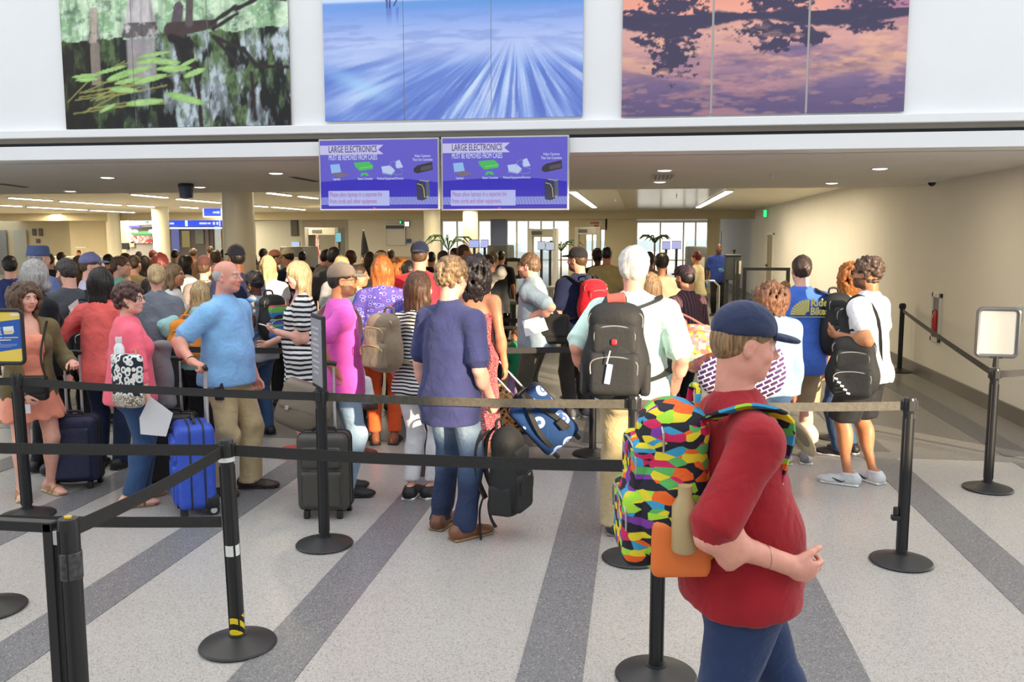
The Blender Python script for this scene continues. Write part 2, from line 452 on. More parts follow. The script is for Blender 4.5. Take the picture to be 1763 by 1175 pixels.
class Person:
    """joints, surfaces and clothes of one person; local frame: facing +y, feet on z = 0"""
    def __init__(s, label, at, face=0, sex='m', skin='fair', girth=1.0, lean=0, turn=0, tilt=0, nod=0, arms=None, stance=.09, step=(0, 0), toe=12,
                 lod=0, curl=(25, 25), H=None, sway=0.0, fatarm=1.0, name='person', hs=1.0, group=None):
        px, py, d = at
        top = at_d(px, py, d); s.base = A3((top[0], top[1], 0)); s.H = H = H if H else float(top[2])
        s.rz = math.radians(face); s.sex = sex; f = sex == 'f'; s.lod = lod; s.g = girth; s.skin = SKIN[skin]; s.skinname = skin
        s.root = thing(name, label, 'person', s.base, s.rz, group)
        s.seed = int(abs(px*7+py*13)) % 1000
        c, sn = math.cos(s.rz), math.sin(s.rz); s.Rz = np.array([[c, -sn, 0], [sn, c, 0], [0, 0, 1]])
        le = math.radians(lean); u = A3((0, math.sin(le), math.cos(le))); s.u = u; s.fw = A3((0, math.cos(le), -math.sin(le)))
        X = A3((1, 0, 0)); s.X = X
        P0 = A3((sway*H, -math.sin(le)*.06*H, .525*H)); s.P0 = P0
        s.Nk = P0+u*.30*H; s.sw = (.098 if f else .112)*H*(1+.25*(girth-1))
        s.S = [s.Nk-u*.036*H+X*(sg*s.sw) for sg in (-1, 1)]           # 0 left (-x), 1 right (+x)
        hd = rotm((0, 0, 1), math.radians(-turn)) @ rotm((0, 1, 0), math.radians(tilt)) @ rotm((1, 0, 0), math.radians(-nod))
        s.hM = hd; s.hs = hs*H/1.75*(1.0 if not f else .97)
        s.Hc = s.Nk+u*.045*H+hd@A3((0, .03, 0))*s.hs+A3((0, .012*H*(lean/20), 0))
        s.Hc[2] = H-.118*s.hs if abs(lean) < 4 else s.Hc[2]+.05*H
        # legs
        s.J, s.K, s.An, s.ft = [], [], [], []
        for i, sg in enumerate((-1, 1)):
            J = P0+A3((sg*.052*H, 0, -.015*H)); A = A3((sg*stance, step[i], .045*H))
            K, A = ik(J, A, .242*H, .236*H, (sg*.12, 1, 0)); s.J.append(J); s.K.append(K); s.An.append(A)
            an = math.radians(toe)*sg; s.ft.append(A3((math.sin(an), math.cos(an), 0)))
        # arms
        s.E, s.W, s.hd, s.hn, s.curl = [], [], [], [], list(curl)
        arms = arms or ('down', 'down')
        for i, sg in enumerate((-1, 1)):
            a = arms[i]; l1, l2 = .172*H, .150*H
            hint = A3((sg*.5, -1, -.2)); n = A3((-sg, 0, 0)); hdir = None
            if a == 'down': T = s.S[i]+A3((sg*.035*H*girth, .035*H, -.312*H))
            elif a == 'bent': T = s.S[i]+A3((-sg*.045*H, .145*H, -.16*H)); hint = A3((sg*.35, -.3, -1)); n = A3((-sg*.6, 0, .5))
            elif a == 'strap': T = s.S[i]+A3((-sg*.03*H, .11*H, -.06*H)); hint = A3((sg*.5, -.2, -1))
            else:
                if a[0] == 'px': T = s.loc(at_d(a[1], a[2], d+a[3]))
                elif a[0] == 'w': T = s.loc(a[1])
                else: T = A3(a[1])
                o = a[4] if a[0] == 'px' and len(a) > 4 else (a[2] if a[0] in ('l', 'w') and len(a) > 2 else {})
                if 'hint' in o: hint = A3(o['hint'])
                if 'n' in o: n = A3(o['n'])
                if 'dir' in o: hdir = unit(o['dir'])
            E, T = ik(s.S[i], T, l1, l2, hint)
            s.E.append(E); s.W.append(T); hdv = hdir if hdir is not None else unit(T-E)
            n = n-hdv*(n@hdv); s.hd.append(hdv); s.hn.append(unit(n))
        s.fat = fatarm
        s._body = None
    def loc(s, w): return s.Rz.T@(A3(w)-s.base)
    def wld(s, l): return s.Rz@A3(l)+s.base
    def hp(s, v): return s.Hc+s.hM@(A3(v)*s.hs)
    # ---- anatomy pieces used by the body and (inflated) by the clothes
    def torso(s, q, o=0.0, low=True, k=.05, bust=True):
        H, g, f = s.H, s.g, s.sex == 'f'; P, u, X = s.P0, s.u, s.X; b = 1+(g-1)*.7
        wr = (.084 if f else .094)*H*b
        q.ell(P+u*.19*H, (wr+o, .062*H*b+o, .115*H+o), k)
        for i in (0, 1):
            q.cap(s.S[i]+X*((.5-i)*.02*H), s.Nk-u*.012*H-s.fw*.004*H, .030*H+o, .034*H+o, k=.035)
        q.cap(P+u*.255*H, s.Nk-u*.006*H, .054*H+o, .036*H+o, k=.04)
        q.ell(P+u*.08*H+s.fw*(.012*H*(g-1)*6), ((.072 if f else .083)*H*g+o, .058*H*(1+(g-1)*1.7)+o, .10*H+o), k)
        if low: s.hips(q, o, k)
        if f and bust:
            for sg in (-1, 1): q.ell(P+u*.195*H+X*(sg*.042*H)+s.fw*.052*H, (.039*H+o, .034*H+o, .040*H+o), .03)
    def hips(s, q, o=0.0, k=.05):
        H, g, f = s.H, s.g, s.sex == 'f'; P, u, X = s.P0, s.u, s.X
        q.ell(P-u*.012*H, ((.098 if f else .092)*H*g+o, .066*H*(1+(g-1)*1.2)+o, .07*H+o), k)
        for sg in (-1, 1): q.ell(P+X*(sg*.044*H)-s.fw*.03*H-u*.03*H, (.05*H+o, .048*H+o, .055*H+o), .04)
    def leg(s, q, i, o=0.0, upto=1.0, k=.03, hang=0.0):
        H, g = s.H, .5+.5*s.g; J, K, A = s.J[i], s.K[i], s.An[i]; f = s.sex == 'f'
        q.cap(J, K, (.054 if f else .053)*H*g+o, .034*H+o, k)
        if upto > .5:
            q.cap(K, A, .033*H+o, .021*H+o+hang, k)
            c = K+(A-K)*.3-A3((0, .012*H, 0)); q.ell(c, (.033*H*g+o, .034*H*g+o, .075*H+o), k)
    def foot(s, q, i, o=0.0):
        H = s.H; A, t = s.An[i], s.ft[i]; z = A3((0, 0, 1))
        q.cap(A-t*.02*H, A-t*.03*H-z*.018*H, .022*H+o, .026*H+o, .015)
        q.cap(A-t*.026*H-z*.024*H, A+t*.07*H-z*.028*H, .021*H+o, .019*H+o, .02)
        x = np.cross(t, z)
        q.ell(A+t*.075*H-z*.030*H, (.028*H+o, .05*H+o, .015*H+o), .015, M=np.array([x, t, z]))
    def uarm(s, q, i, o=0.0, t=1.0, k=.03):
        H, ft = s.H, s.fat*(.88 if s.sex == 'f' else 1)
        q.ell(s.S[i]-A3((0, 0, .018*H)), (.030*H*ft+o, .031*H*ft+o, .032*H+o), k)
        e = s.S[i]+(s.E[i]-s.S[i])*t
        q.cap(s.S[i], e, .029*H*ft+o, (.029-.0065*t)*H*ft+o, k)
    def farm(s, q, i, o=0.0, t=1.0, k=.02):
        H, ft = s.H, .5+.5*s.fat*(.9 if s.sex == 'f' else 1.0)
        E, W = s.E[i], s.W[i]; w = E+(W-E)*t
        q.cap(E, w, .0235*H*ft+o, (.0235-.008*t)*H*ft+o, k)
        if t > .6: q.ell(E+(W-E)*.25, np.array((.026, .026, .045))*H*ft+o, k)
    def hand(s, q, i, small=0.0):
        sc = s.H/1.75*(.92 if s.sex == 'f' else 1.0); d, n = s.hd[i], s.hn[i]; x = np.cross(d, n); W = s.W[i]
        sg = -1 if i == 0 else 1
        th = x if (x @ np.cross(n, d)) > 0 else -x
        # thumb side: forward when the palm faces the thigh
        tsd = np.cross(d, n)*sg; tsd = unit(tsd)
        M = np.array([tsd, n, d])
        q.cap(W-d*.01, W+d*.02*sc, .025*sc, .026*sc, .015)
        q.ell(W+d*.05*sc, (.040*sc, .018*sc, .05*sc), .012, M=M)
        cu = math.radians(s.curl[i])
        for j, (off, ln) in enumerate(((.029, .078), (.010, .086), (-.010, .080), (-.027, .062))):
            p = W+d*(.085-.004*abs(j-1))*sc+tsd*off*sc; ang = 0
            for sgm, fr in enumerate((.45, .32, .23)):
                ang += cu*(.8 if sgm == 0 else 1.0)
                v = d*math.cos(ang)+n*math.sin(ang)+tsd*(.10*(1.5-j)*.5)
                p2 = p+unit(v)*ln*fr*sc
                q.cap(p, p2, (.0098-.0012*sgm)*sc, (.0090-.0012*sgm)*sc, .004); p = p2
        p = W+d*.025*sc+tsd*.026*sc
        for sgm, ln in enumerate((.042, .032, .026)):
            v = unit(d*(.75+.1*sgm)+tsd*(.62-.22*sgm)+n*(.35+.25*sgm*min(1, s.curl[i]/40)))
            p2 = p+v*ln*sc; q.cap(p, p2, (.0135-.002*sgm)*sc, (.0115-.002*sgm)*sc, .006); p = p2
    def head(s, q, fine=True, nose=1.0):
        E = lambda c, r, k=.02, op='u': q.ell(s.hp(c), A3(r)*s.hs, k*s.hs, op, s.hM.T)
        f = s.sex == 'f'
        E((0, -.012, .030), (.074, .096, .086), .02)
        E((0, .028, -.038), (.056 if f else .060, .066, .076), .03)
        E((0, .060, -.092), (.026 if f else .031, .026, .020), .03)
        for sg in (-1, 1): E((sg*.046, .012, -.065), (.018, .04, .03), .03)
        if fine:
            E((0, .078, .024), (.046, .018, .012), .015)
            for sg in (-1, 1):
                E((sg*.031, .104, .004), (.017, .018, .010), .012, 's')
                E((sg*.031, .077, .003), (.014, .014, .013), .003)
                E((sg*.040, .062, -.030), (.022, .022, .02), .02)
            q.cap(s.hp((0, .088, .012)), s.hp((0, .110*nose+.0, -.026)), .008*s.hs, .0115*s.hs, .012)
            for sg in (-1, 1): E((sg*.012, .096, -.031), (.009, .010, .008), .008)
            E((0, .089, -.056), (.023, .011, .0055), .006); E((0, .087, -.066), (.020, .012, .0065), .006)
        else:
            q.cap(s.hp((0, .086, .010)), s.hp((0, .108, -.026)), .010*s.hs, .013*s.hs, .015)
        for sg in (-1, 1):
            E((sg*.075, -.006, -.012), (.009, .019, .031), .006)
            if fine: E((sg*.082, .0, -.010), (.006, .010, .018), .004, 's')
        q.cap(s.hp((0, -.028, -.045)), s.Nk+A3((0, -.012, -.01))*s.hs, .050*s.hs*(.9 if f else 1.05), .056*s.hs*(.88 if f else 1.08)*(.6+.4*s.g), .03)
    def body(s, lips=None, brow=None, beard=None, scalp=None, nose=1.0, eyes=True, h=None, feet=True, iris=None):
        q = Soft(); lod = s.lod
        s.torso(q, -.006)
        for i in (0, 1):
            s.leg(q, i, -.006 if feet != 'bare' else 0)
            if feet: s.foot(q, i, -.004 if feet != 'bare' else 0)
            s.uarm(q, i); s.farm(q, i); s.hand(q, i)
        s.head(q, lod < 2, nose)
        h = h or (.018, .032, .044)[lod]
        r = .135*s.hs; hb = (s.Hc-A3((r, r*1.15, r*1.15)), s.Hc+A3((r, r*1.15, r*1.1)), (.0066, .0105, .016)[lod])
        fine = [hb]
        if lod < 2:
            for i in (0, 1):
                c = s.W[i]+s.hd[i]*.07; fine.append((c-.125, c+.125, (.0062, .0108)[lod]))
        V, F = q.multi(h, fine)
        col = np.tile(A3(s.skin), (len(V), 1))
        Lh = ((V-s.Hc)@s.hM)/s.hs; x, y, z = Lh.T; hd = (np.abs(Lh) < .16).all(1)
        def paint(m, c, w=1.0):
            col[m] = col[m]*(1-w)+A3(c)*w
        sk = A3(s.skin)
        paint(hd & (y > .04) & (z > -.05) & (z < -.02) & (np.abs(x) > .025) & (np.abs(x) < .062), sk*A3((1.03, .82, .80)), .7)
        if beard is not None: paint(hd & (y > -.01) & (z < -.035) & (z > -.125) & ~((np.abs(x) < .024) & (z > -.075) & (z < -.05)) & (z < -.03-.9*np.maximum(0, y-.06)-.0), beard, .8)
        lc = A3(lips) if lips is not None else sk*A3((.92, .62, .60))
        paint(hd & (y > .078) & (np.abs(x) < .025) & (z > -.0735) & (z < -.050), lc, .9)
        if brow is not None: paint(hd & (y > .055) & (np.abs(x) > .012) & (np.abs(x) < .052) & (z > .0185) & (z < .030), brow, .85)
        if eyes and lod < 2:
            for sg in (-1, 1):
                dx, dz = x-sg*.031, z-.003
                e = hd & (y > .066) & ((dx/.0145)**2+(dz/.0068)**2 < 1)
                paint(e, (.78, .76, .74)); paint(e & (dx**2+dz**2 < .0066**2), iris or (.05, .03, .02))
                paint(hd & (y > .066) & ((dx/.0165)**2+((dz-.0072)/.0032)**2 < 1), sk*.35, .8)
        if scalp is not None:
            paint(hd & (z > .045-.75*(y+.01)*(y < .02)) & (y < .075) & (z > -.03), scalp, .75)
        s._bm = obj('body', mesh_from('body', V, F, True, col), m_skin(), s.root)
        return s
    def part(s, name, q, h, m, disp=None, label=None, parent=None):
        P, Q = q.net(h, disp)
        if len(Q) == 0: return None
        return obj(name, mesh_from(name, P, Q, True), m, parent or s.root, label)
    @property
    def hc(s): return (.0145, .023, .033)[s.lod]
    # ---- clothes
    def shirt(s, m, sleeve=.55, hem=.46, loose=.012, name='shirt', flare=0.0, amp=.005, long=False, tuck=False, collar=None, vneck=False, strapless=False, tank=False, label=None, dz=0.0, open_front=0):
        q = Soft(); H, g, f = s.H, s.g, s.sex == 'f'; P, u = s.P0, s.u
        o = loose
        s.torso(q, o, low=False)
        if not tuck: s.hips(q, o+.014)
        hp = A3((P[0], P[1], hem*H))
        wd = ((.094 if f else .092)*H*(.4+.6*g))+o*1.3+flare; dp = .073*H*(1+(g-1)*1.4)+o*1.3+flare*.8
        q.tube(hp-A3((0, .004*H, 0)), P+u*.17*H, (wd, dp), ((.088 if f else .094)*H*(.5+.5*g)+o, .062*H*(.5+.5*g)+o), s.X, .04)
        if not (strapless or tank):
            for i in (0, 1):
                if long:
                    s.uarm(q, i, o*.9); s.farm(q, i, o*.9, .93)
                else:
                    s.uarm(q, i, o*.8, sleeve)
                    e = s.S[i]+(s.E[i]-s.S[i])*sleeve; d = unit(s.E[i]-s.S[i])
                    q.tube(s.S[i]+d*.05, e, (.029*H*s.fat+o*.7, .030*H*s.fat+o*.7), (.031*H*s.fat*(.9 if f else 1)+o*.8, .034*H*s.fat*(.9 if f else 1)+o*.9), s.fw, .02, rnd=.004)
        q.cap(s.Nk+A3((0, -.005, .012*H)), s.Nk+u*.2*H, .048*s.hs*1.0, .05*s.hs, .008, 's')
        if vneck: q.ell(s.Nk+s.fw*.075*H-u*.015*H, (.05*H, .07*H, .065*H), .01, 's')
        if open_front: q.box(P+u*.12*H+s.fw*.13*H, (open_front, .115*H, .40*H), .02, .01, 's')
        q.cut(hp, (0, 0, -1))
        if strapless: q.cut(P+u*.225*H, u)
        if tank:
            for sg in (-1, 1): q.ell(s.S[0 if sg < 0 else 1]+s.X*(sg*.035*H), (.06*H, .09*H, .075*H), .01, 's')
        gr = lambda X, Y, Z: np.clip(1.35-(Z-hem*H)/(.34*H), .45, 1.2)
        o_ = s.part(name, q, s.hc, m, folds(amp, s.seed, 15, gr), label)
        if collar is not None: s.collar(collar)
        return s
    def collar(s, m, r=.064, hgt=.045, up=.0):
        q = Soft(); a = s.Nk+A3((0, -.010, .016+up)); b = a+A3((0, -.004, hgt))
        q.tube(a, b, (r*s.hs*1.28, r*s.hs*1.32), (r*s.hs*1.06, r*s.hs*1.1), s.X, .01, rnd=.004)
        q.tube(a-A3((0, 0, .03)), b+A3((0, 0, .02)), (r*s.hs*1.12, r*s.hs*1.16), (r*s.hs*.94, r*s.hs*.98), s.X, .0, 's', rnd=.002)
        q.box(a+A3((0, .075, .03)), (.018, .04, .05), .005, .004, 's')
        s.part('collar', q, .0075 if s.lod == 0 else .011, m); return s
    def trousers(s, m, loose=.008, hang=.016, to=1.0, amp=.006, name='trousers', waist=.565, label=None, hemcut=None):
        q = Soft(); H = s.H
        s.hips(q, loose)
        q.tube(s.P0-s.u*.03*H, s.P0+s.u*.045*H, (.09*H*s.g+loose, .064*H*(1+(s.g-1)*1.2)+loose), ((.078 if s.sex == 'f' else .085)*H*s.g+loose, .06*H*(1+(s.g-1)*1.2)+loose), s.X, .04)
        for i in (0, 1):
            J, K, A = s.J[i], s.K[i], s.An[i]
            s.leg(q, i, loose, 1.0 if to > .55 else .3, hang=0)
            if to > .55:
                e = K+(A-K)*((to-.5)*2); q.cap(K, e+unit(A-K)*.03, .034*H+loose*1.2, .024*H+loose+hang, .03)
        q.cut(s.P0+s.u*.05*H, s.u)
        z = hemcut if hemcut is not None else (min(s.An[0][2], s.An[1][2])-.012*H if to >= 1 else None)
        if z is None:
            i = 0; z = min((s.K[i]+(s.An[i]-s.K[i])*((to-.5)*2))[2] for i in (0, 1))
        q.cut((0, 0, z), (0, 0, -1))
        gr = lambda X, Y, Z: .55+.9*np.exp(-((Z-.28*H)/(.07*H))**2)+.9*np.exp(-((Z-.05*H)/(.06*H))**2)
        s.part(name, q, s.hc*(1, 1.25, 1.3)[s.lod], m, folds(amp, s.seed+1, 20, gr), label)
        return s
    def shorts(s, m, to=.30, loose=.012, flare=.012, label=None):
        q = Soft(); H = s.H
        s.hips(q, loose)
        for i in (0, 1):
            J, K, A = s.J[i], s.K[i], s.An[i]; z = to*H
            t = (J[2]-z)/(J[2]-K[2]); e = J+(K-J)*t if t <= 1 else K+(A-K)*((K[2]-z)/(K[2]-A[2]))
            q.tube(J-A3((0, 0, 0)), e, (.058*H*(.5+.5*s.g)+loose*.6, .06*H*(.5+.5*s.g)+loose*.6), (.048*H*(.6+.4*s.g)+loose+flare*.6, .05*H*(.6+.4*s.g)+loose+flare), s.X, .03, rnd=.003)
        q.cut(s.P0+s.u*.05*H, s.u)
        q.cut((0, 0, to*H), (0, 0, -1))
        gr = lambda X, Y, Z: np.clip(1.4-(Z-to*H)/(.15*H), .3, 1.4)
        s.part('shorts', q, s.hc, m, folds(.006, s.seed+1, 9, gr), label); return s
    def dress(s, m, hem=.30, flare=.05, sleeve=None, waist=.60, loose=.010, top=.228, name='dress', amp=.006, scoop=True, long=False, bodice=True, label=None):
        q = Soft(); H = s.H; P, u = s.P0, s.u
        if bodice:
            s.torso(q, loose, low=True)
            if sleeve:
                for i in (0, 1):
                    e = s.S[i]+(s.E[i]-s.S[i])*sleeve; d = unit(s.E[i]-s.S[i]); r = .034*H*s.fat*.92+loose
                    s.uarm(q, i, loose*1.2, sleeve); q.tube(s.S[i]+d*.04, e, (r, r), (r+.004, r+.004), s.fw, .02, rnd=.004)
        else: s.hips(q, loose)
        w0 = .098*H*s.g+loose
        q.tube(A3((P[0], P[1]-.005, hem*H)), P+u*(.05*H), (w0+flare, .07*H*s.g+loose+flare*.9), (.078*H*s.g+loose, .06*H*s.g+loose), s.X, .05)
        q.cut((0, 0, hem*H), (0, 0, -1))
        if not bodice: q.cut(P+u*.05*H, u)
        elif not sleeve: q.cut(P+u*top*H, u)
        if bodice and sleeve or scoop: q.cap(s.Nk+A3((0, -.005, .012*H)), s.Nk+u*.2*H, .05*s.hs, .05*s.hs, .008, 's')
        if bodice and scoop: q.ell(s.Nk+s.fw*.06*H-u*.0*H, (.06*H, .07*H, .06*H), .01, 's')
        gr = lambda X, Y, Z: np.clip((P[2]+.1*H-Z)/(.12*H), .25, 1.8)
        def dsp(X, Y, Z, b=folds(amp*.6, s.seed, 13)):
            an = np.arctan2(X-P[0], Y-P[1]); return b(X, Y, Z)+amp*.9*gr(X, Y, Z)*np.sin(an*9+1.5*np.sin(6*Z)+s.seed)
        s.part(name, q, s.hc, m, dsp, label); return s
    def shoes(s, m, sole=None, kind='shoe', h=None):
        for i in (0, 1):
            q = Soft(); H = s.H; A, t = s.An[i], s.ft[i]; z = A3((0, 0, 1)); x = np.cross(t, z); M = np.array([x, t, z])
            if kind == 'sandal':
                a = Soft(); a.box(A+t*.026*H-z*(.045*H-.011), (.030*H, .078*H, .011), .01, 0, M=M); par = s.part('sandal', a, .0075, sole or m)
                b = Soft()
                for yy, r in ((.055, .033), (.02, .034)):
                    c = A+t*yy*H-z*.030*H
                    b.ell(c, (.034*H, .009*H, .026*H), .002, M=M)
                b.cap(A-t*.045*H-z*.012*H+x*.02*H, A+t*.02*H-z*.012*H+x*.026*H, .006, k=.004); b.cap(A-t*.045*H-z*.012*H-x*.02*H, A+t*.02*H-z*.012*H-x*.026*H, .006, k=.004)
                b.cut((0, 0, .012), (0, 0, -1))
                s.part('strap', b, .0065, m, parent=par)
                continue
            if kind == 'flat':
                q.cap(A-t*.03*H-z*.026*H, A+t*.085*H-z*.030*H, .024*H, .020*H, .02); q.ell(A+t*.085*H-z*.03*H, (.029*H, .045*H, .016*H), .015, M=M)
                q.ell(A+t*.002*H+z*.010*H, (.019*H, .036*H, .024*H), .006, 's', M=M)
            else:
                s.foot(q, i, .008)
                q.cap(A+z*.0, A-z*.02*H, .026*H, .029*H, .02)
                q.cut(A+z*(.012*H if kind == 'shoe' else .04*H), z)
            q.cut((0, 0, .012), (0, 0, -1))
            par = s.part('shoe', q, h or (.0095, .016, .026)[s.lod], m)
            if s.lod < 1 and par is not None:
                b = Soft(); b.box(A+t*.030*H-z*(.045*H-.010), (.031*H, .083*H, .010), .009, 0, M=M)
                b.ell(A+t*.026*H-z*(.045*H-.008), (.036*H, .10*H, .03), .005, M=M) if False else None
                s.part('sole', b, .0135, sole or m, parent=par)
        return s
    # ---- hair and hats
    def hair(s, kind, m, length=.3, vol=.0, seed=0, part_name='hair', bun=None, front=.0, recede=0.0, sides=True):
        q = Soft(); hs = s.hs; E = lambda c, r, k=.015, op='u': q.ell(s.hp(c), A3(r)*hs, k*hs, op, s.hM.T)
        v = vol; h = (.0080, .0118, .018)[s.lod]
        rr = np.random.RandomState(seed+s.seed)
        disp = None
        def strands(amp, n):
            def f(X, Y, Z):
                dx, dy = X-s.Hc[0], Y-s.Hc[1]; a = np.arctan2(dx, dy+.02)
                return amp*(np.sin(a*n+3*np.sin(9*Z+2*a)+s.seed)*.6+np.sin(a*n*2.3+4*np.sin(6*Z)+1)*.4)
            return f
        face = lambda g=0.0: (E((0, .135, -.045), (.074-g, .095, .118), .012, 's'))
        if kind == 'short':
            E((0, -.014, .034), (.081+v, .101+v, .092+v)); E((0, -.05, -.01), (.068+v*.6, .062+v*.5, .065), .03)
            face(); E((0, .17-recede, .07), (.09, .09, .05), .01, 's') if recede else None
            for sg in (-1, 1): E((sg*.085, .01, -.035), (.03, .03, .045), .01, 's')
            q.cut(s.hp((0, -.05, -.065)), s.hM@A3((0, .35, -1)))
            st = strands(.0024, 17); disp = lambda X, Y, Z: st(X, Y, Z)+.0016*(np.sin(62*X+4*np.sin(37*Y+23*Z))+np.sin(57*Z+4*np.sin(33*X+29*Y+s.seed))+np.sin(95*X+71*Y-60*Z+3*np.sin(44*Z)))
        elif kind == 'bald':
            E((0, -.02, .012), (.079, .094, .07)); E((0, .012, .092), (.075, .11, .06), .012, 's'); face(-.01)
            E((0, .08, .03), (.12, .09, .10), .01, 's')
            for sg in (-1, 1): E((sg*.085, .012, -.03), (.03, .03, .04), .01, 's')
            q.cut(s.hp((0, -.05, -.06)), s.hM@A3((0, .3, -1))); disp = strands(.0012, 20)
        elif kind == 'curly':
            E((0, -.018, .035), (.078+v*.5, .098+v*.5, .090+v*.5)); n = int(150*(1+8*v))
            for _ in range(n):
                d = rr.normal(size=3); d /= np.linalg.norm(d)
                if d[2] < -.75: continue
                c = A3((0, -.018, .03))+d*A3((.080+v, .10+v, .094+v))
                if d[2] < 0 and kind == 'curly': c[2] -= .03*(-d[2])
                q.ell(s.hp(c), rr.uniform(.013, .021)*hs*(1+4*v), .006)
            face(.0)
            for sg in (-1, 1): E((sg*.09, .025, -.03), (.03, .03, .045), .01, 's') if v < .02 else None
            q.cut(s.hp((0, -.05, -.075-v*1.2)), s.hM@A3((0, .2, -1)))
        elif kind == 'longcurly':
            E((0, -.018, .032), (.084+v, .102+v, .094+v)); E((0, -.055, -.05), (.085+v, .06+v, .10), .03)
            for _ in range(int(340)):
                a = rr.uniform(-2.55, 2.55)+PI; t = rr.uniform(0, 1)**.8
                z = .10-t*(.12+length); rad = (.09+v)*(1+.35*math.sin(PI*min(1, t*1.1)))
                if z > .06: rad *= .75
                c = A3((math.sin(a)*rad, math.cos(a)*rad*.95-.03, z))
                q.ell(s.hp(c), (rr.uniform(.013, .02)*hs,)*2+(rr.uniform(.02, .034)*hs,), .006)
            for _ in range(60):
                d = rr.normal(size=3); d /= np.linalg.norm(d); d[2] = abs(d[2])
                q.ell(s.hp(A3((0, -.018, .03))+d*A3((.084+v, .10+v, .094+v))), rr.uniform(.012, .02)*hs, .006)
            face(.004)
        elif kind in ('long', 'pony', 'bob', 'bun', 'halfpony'):
            E((0, -.016, .034), (.082+v, .103+v, .094+v))
            if kind in ('pony', 'bun'):
                E((0, -.05, -.01), (.07, .06, .065), .03); q_cut = s.hp((0, -.05, -.055))
            else:
                E((0, -.05, -.02), (.082+v, .068+v*.5, .085), .03)
            face(.004+front)
            if kind in ('pony', 'bun'):
                for sg in (-1, 1): E((sg*.085, .01, -.04), (.03, .035, .05), .01, 's')
                q.cut(q_cut, s.hM@A3((0, .5, -1)))
            if kind in ('pony', 'halfpony'):
                q.cap(s.hp((0, -.10, .03)), s.hp((0, -.135, .0)), .028*hs, .03*hs, .02)
                q.cap(s.hp((0, -.135, .0)), s.hp((0, -.115, -length)), .03*hs, .016*hs, .02)
            if kind == 'bun': E((0.01, -.115, -.03), (.042, .036, .042), .01)
            if kind in ('long', 'bob', 'halfpony'):
                Ln = length; b = s.u
                back = s.hp((0, -.055, -.04)); down = A3((0, -.035, -Ln))*1.0
                q.tube(back+A3((0, 0, .05))*hs, back+down, (.086*hs+v, .05*hs+v*.5), (.07*hs+v*1.2, .022*hs+v*.3), s.X, .04, rnd=.012)
                if sides:
                    for sg in (-1, 1):
                        q.cap(s.hp((sg*.070, -.01, .02)), s.hp((sg*.078, -.012, -.10)), (.026+v)*hs, (.026+v)*hs, .03)
                        q.cap(s.hp((sg*.078, -.012, -.10)), s.hp((sg*.082, .0, 0))*A3((1, 1, 0))+A3((0, -.01, s.hp((0, 0, 0))[2]-.04-Ln*.85)), (.026+v)*hs, .016*hs, .03)
            disp = strands(.0045, 15)
        elif kind == 'buzz':
            E((0, -.014, .032), (.0775, .099, .089)); E((0, -.05, -.01), (.066, .06, .06), .03); face(.004)
            for sg in (-1, 1): E((sg*.085, .01, -.03), (.03, .03, .05), .01, 's')
            q.cut(s.hp((0, -.05, -.055)), s.hM@A3((0, .35, -1)))
        s.part(part_name, q, h, m, disp); return s
    def cap(s, m, brim=None, kind='ball', back=False, logo=None, flip=False):
        q = Soft(); hs = s.hs; E = lambda qq, c, r, k=.01, op='u': qq.ell(s.hp(c), A3(r)*hs, k*hs, op, s.hM.T)
        if kind == 'ball':
            E(q, (0, -.012, .045), (.086, .108, .095)); q.cut(s.hp((0, 0, .030)), s.hM@A3((0, .10, -1)))
        elif kind == 'bucket':
            q.tube(s.hp((0, -.01, .02)), s.hp((0, -.01, .125)), (.098*hs, .115*hs), (.084*hs, .10*hs), s.hM@A3((1, 0, 0)), .01, rnd=.02)
        elif kind == 'flat':
            E(q, (0, .005, .055), (.09, .125, .075)); q.cut(s.hp((0, 0, .035)), s.hM@A3((0, .06, -1)))
        c = s.part('cap', q, (.0085, .011, .016)[s.lod], m)
        if kind in ('ball', 'flat'):
            b = Soft(); sg = -1 if back else 1
            if kind == 'ball':
                E(b, (0, sg*.108, .036), (.066, .070, .016), .004)
                b.ell(s.hp((0, sg*.10, .0)), A3((.12, .14, .030))*hs, .004, 's', s.hM.T)
                b.cut(s.hp((0, sg*.075, 0)), s.hM@A3((0, -sg, 0)))
            else:
                E(b, (0, .115, .03), (.07, .05, .012), .004)
            s.part('brim', b, (.0075, .010, .016)[s.lod], brim or m, parent=c)
            u = B().ball((0, 0, 0), .007*hs, seg=8).me('button'); o = obj('button', u, m, c); o.location = s.hp((0, -.012, .140 if kind == 'ball' else .131))
        return s
    def glasses(s, m, sun=False):
        b = B(); P = lambda x, y, z: tuple(s.hp((x, y, z)))
        for sg in (-1, 1):
            ring = [P(sg*.033+.024*math.cos(t), .100-.004*abs(math.cos(t)), .001+.017*math.sin(t)) for t in np.linspace(0, 2*PI, 14, endpoint=False)]
            b.tube(ring, .0028 if sun else .0018, 5, True)
            b.tube([P(sg*.056, .097, .006), P(sg*.076, .07, .008), P(sg*.080, .0, .006), P(sg*.076, -.015, -.004)], .0035 if sun else .0018, 5)
        b.tube([P(-.010, .1, .005), P(0, .104, .007), P(.010, .1, .005)], .002, 5)
        o = obj('glasses', b.me('glasses', 40), m, s.root)
        if sun:
            for sg in (-1, 1):
                l = B(); l.bm.faces.new([l.bm.verts.new(P(sg*.033+.022*math.cos(t), .1, .001+.016*math.sin(t))) for t in np.linspace(0, 2*PI, 14, endpoint=False)])
                obj('lens', l.me('lens'), mat('dark_lens', (.01, .01, .012), .08), o)
        return s
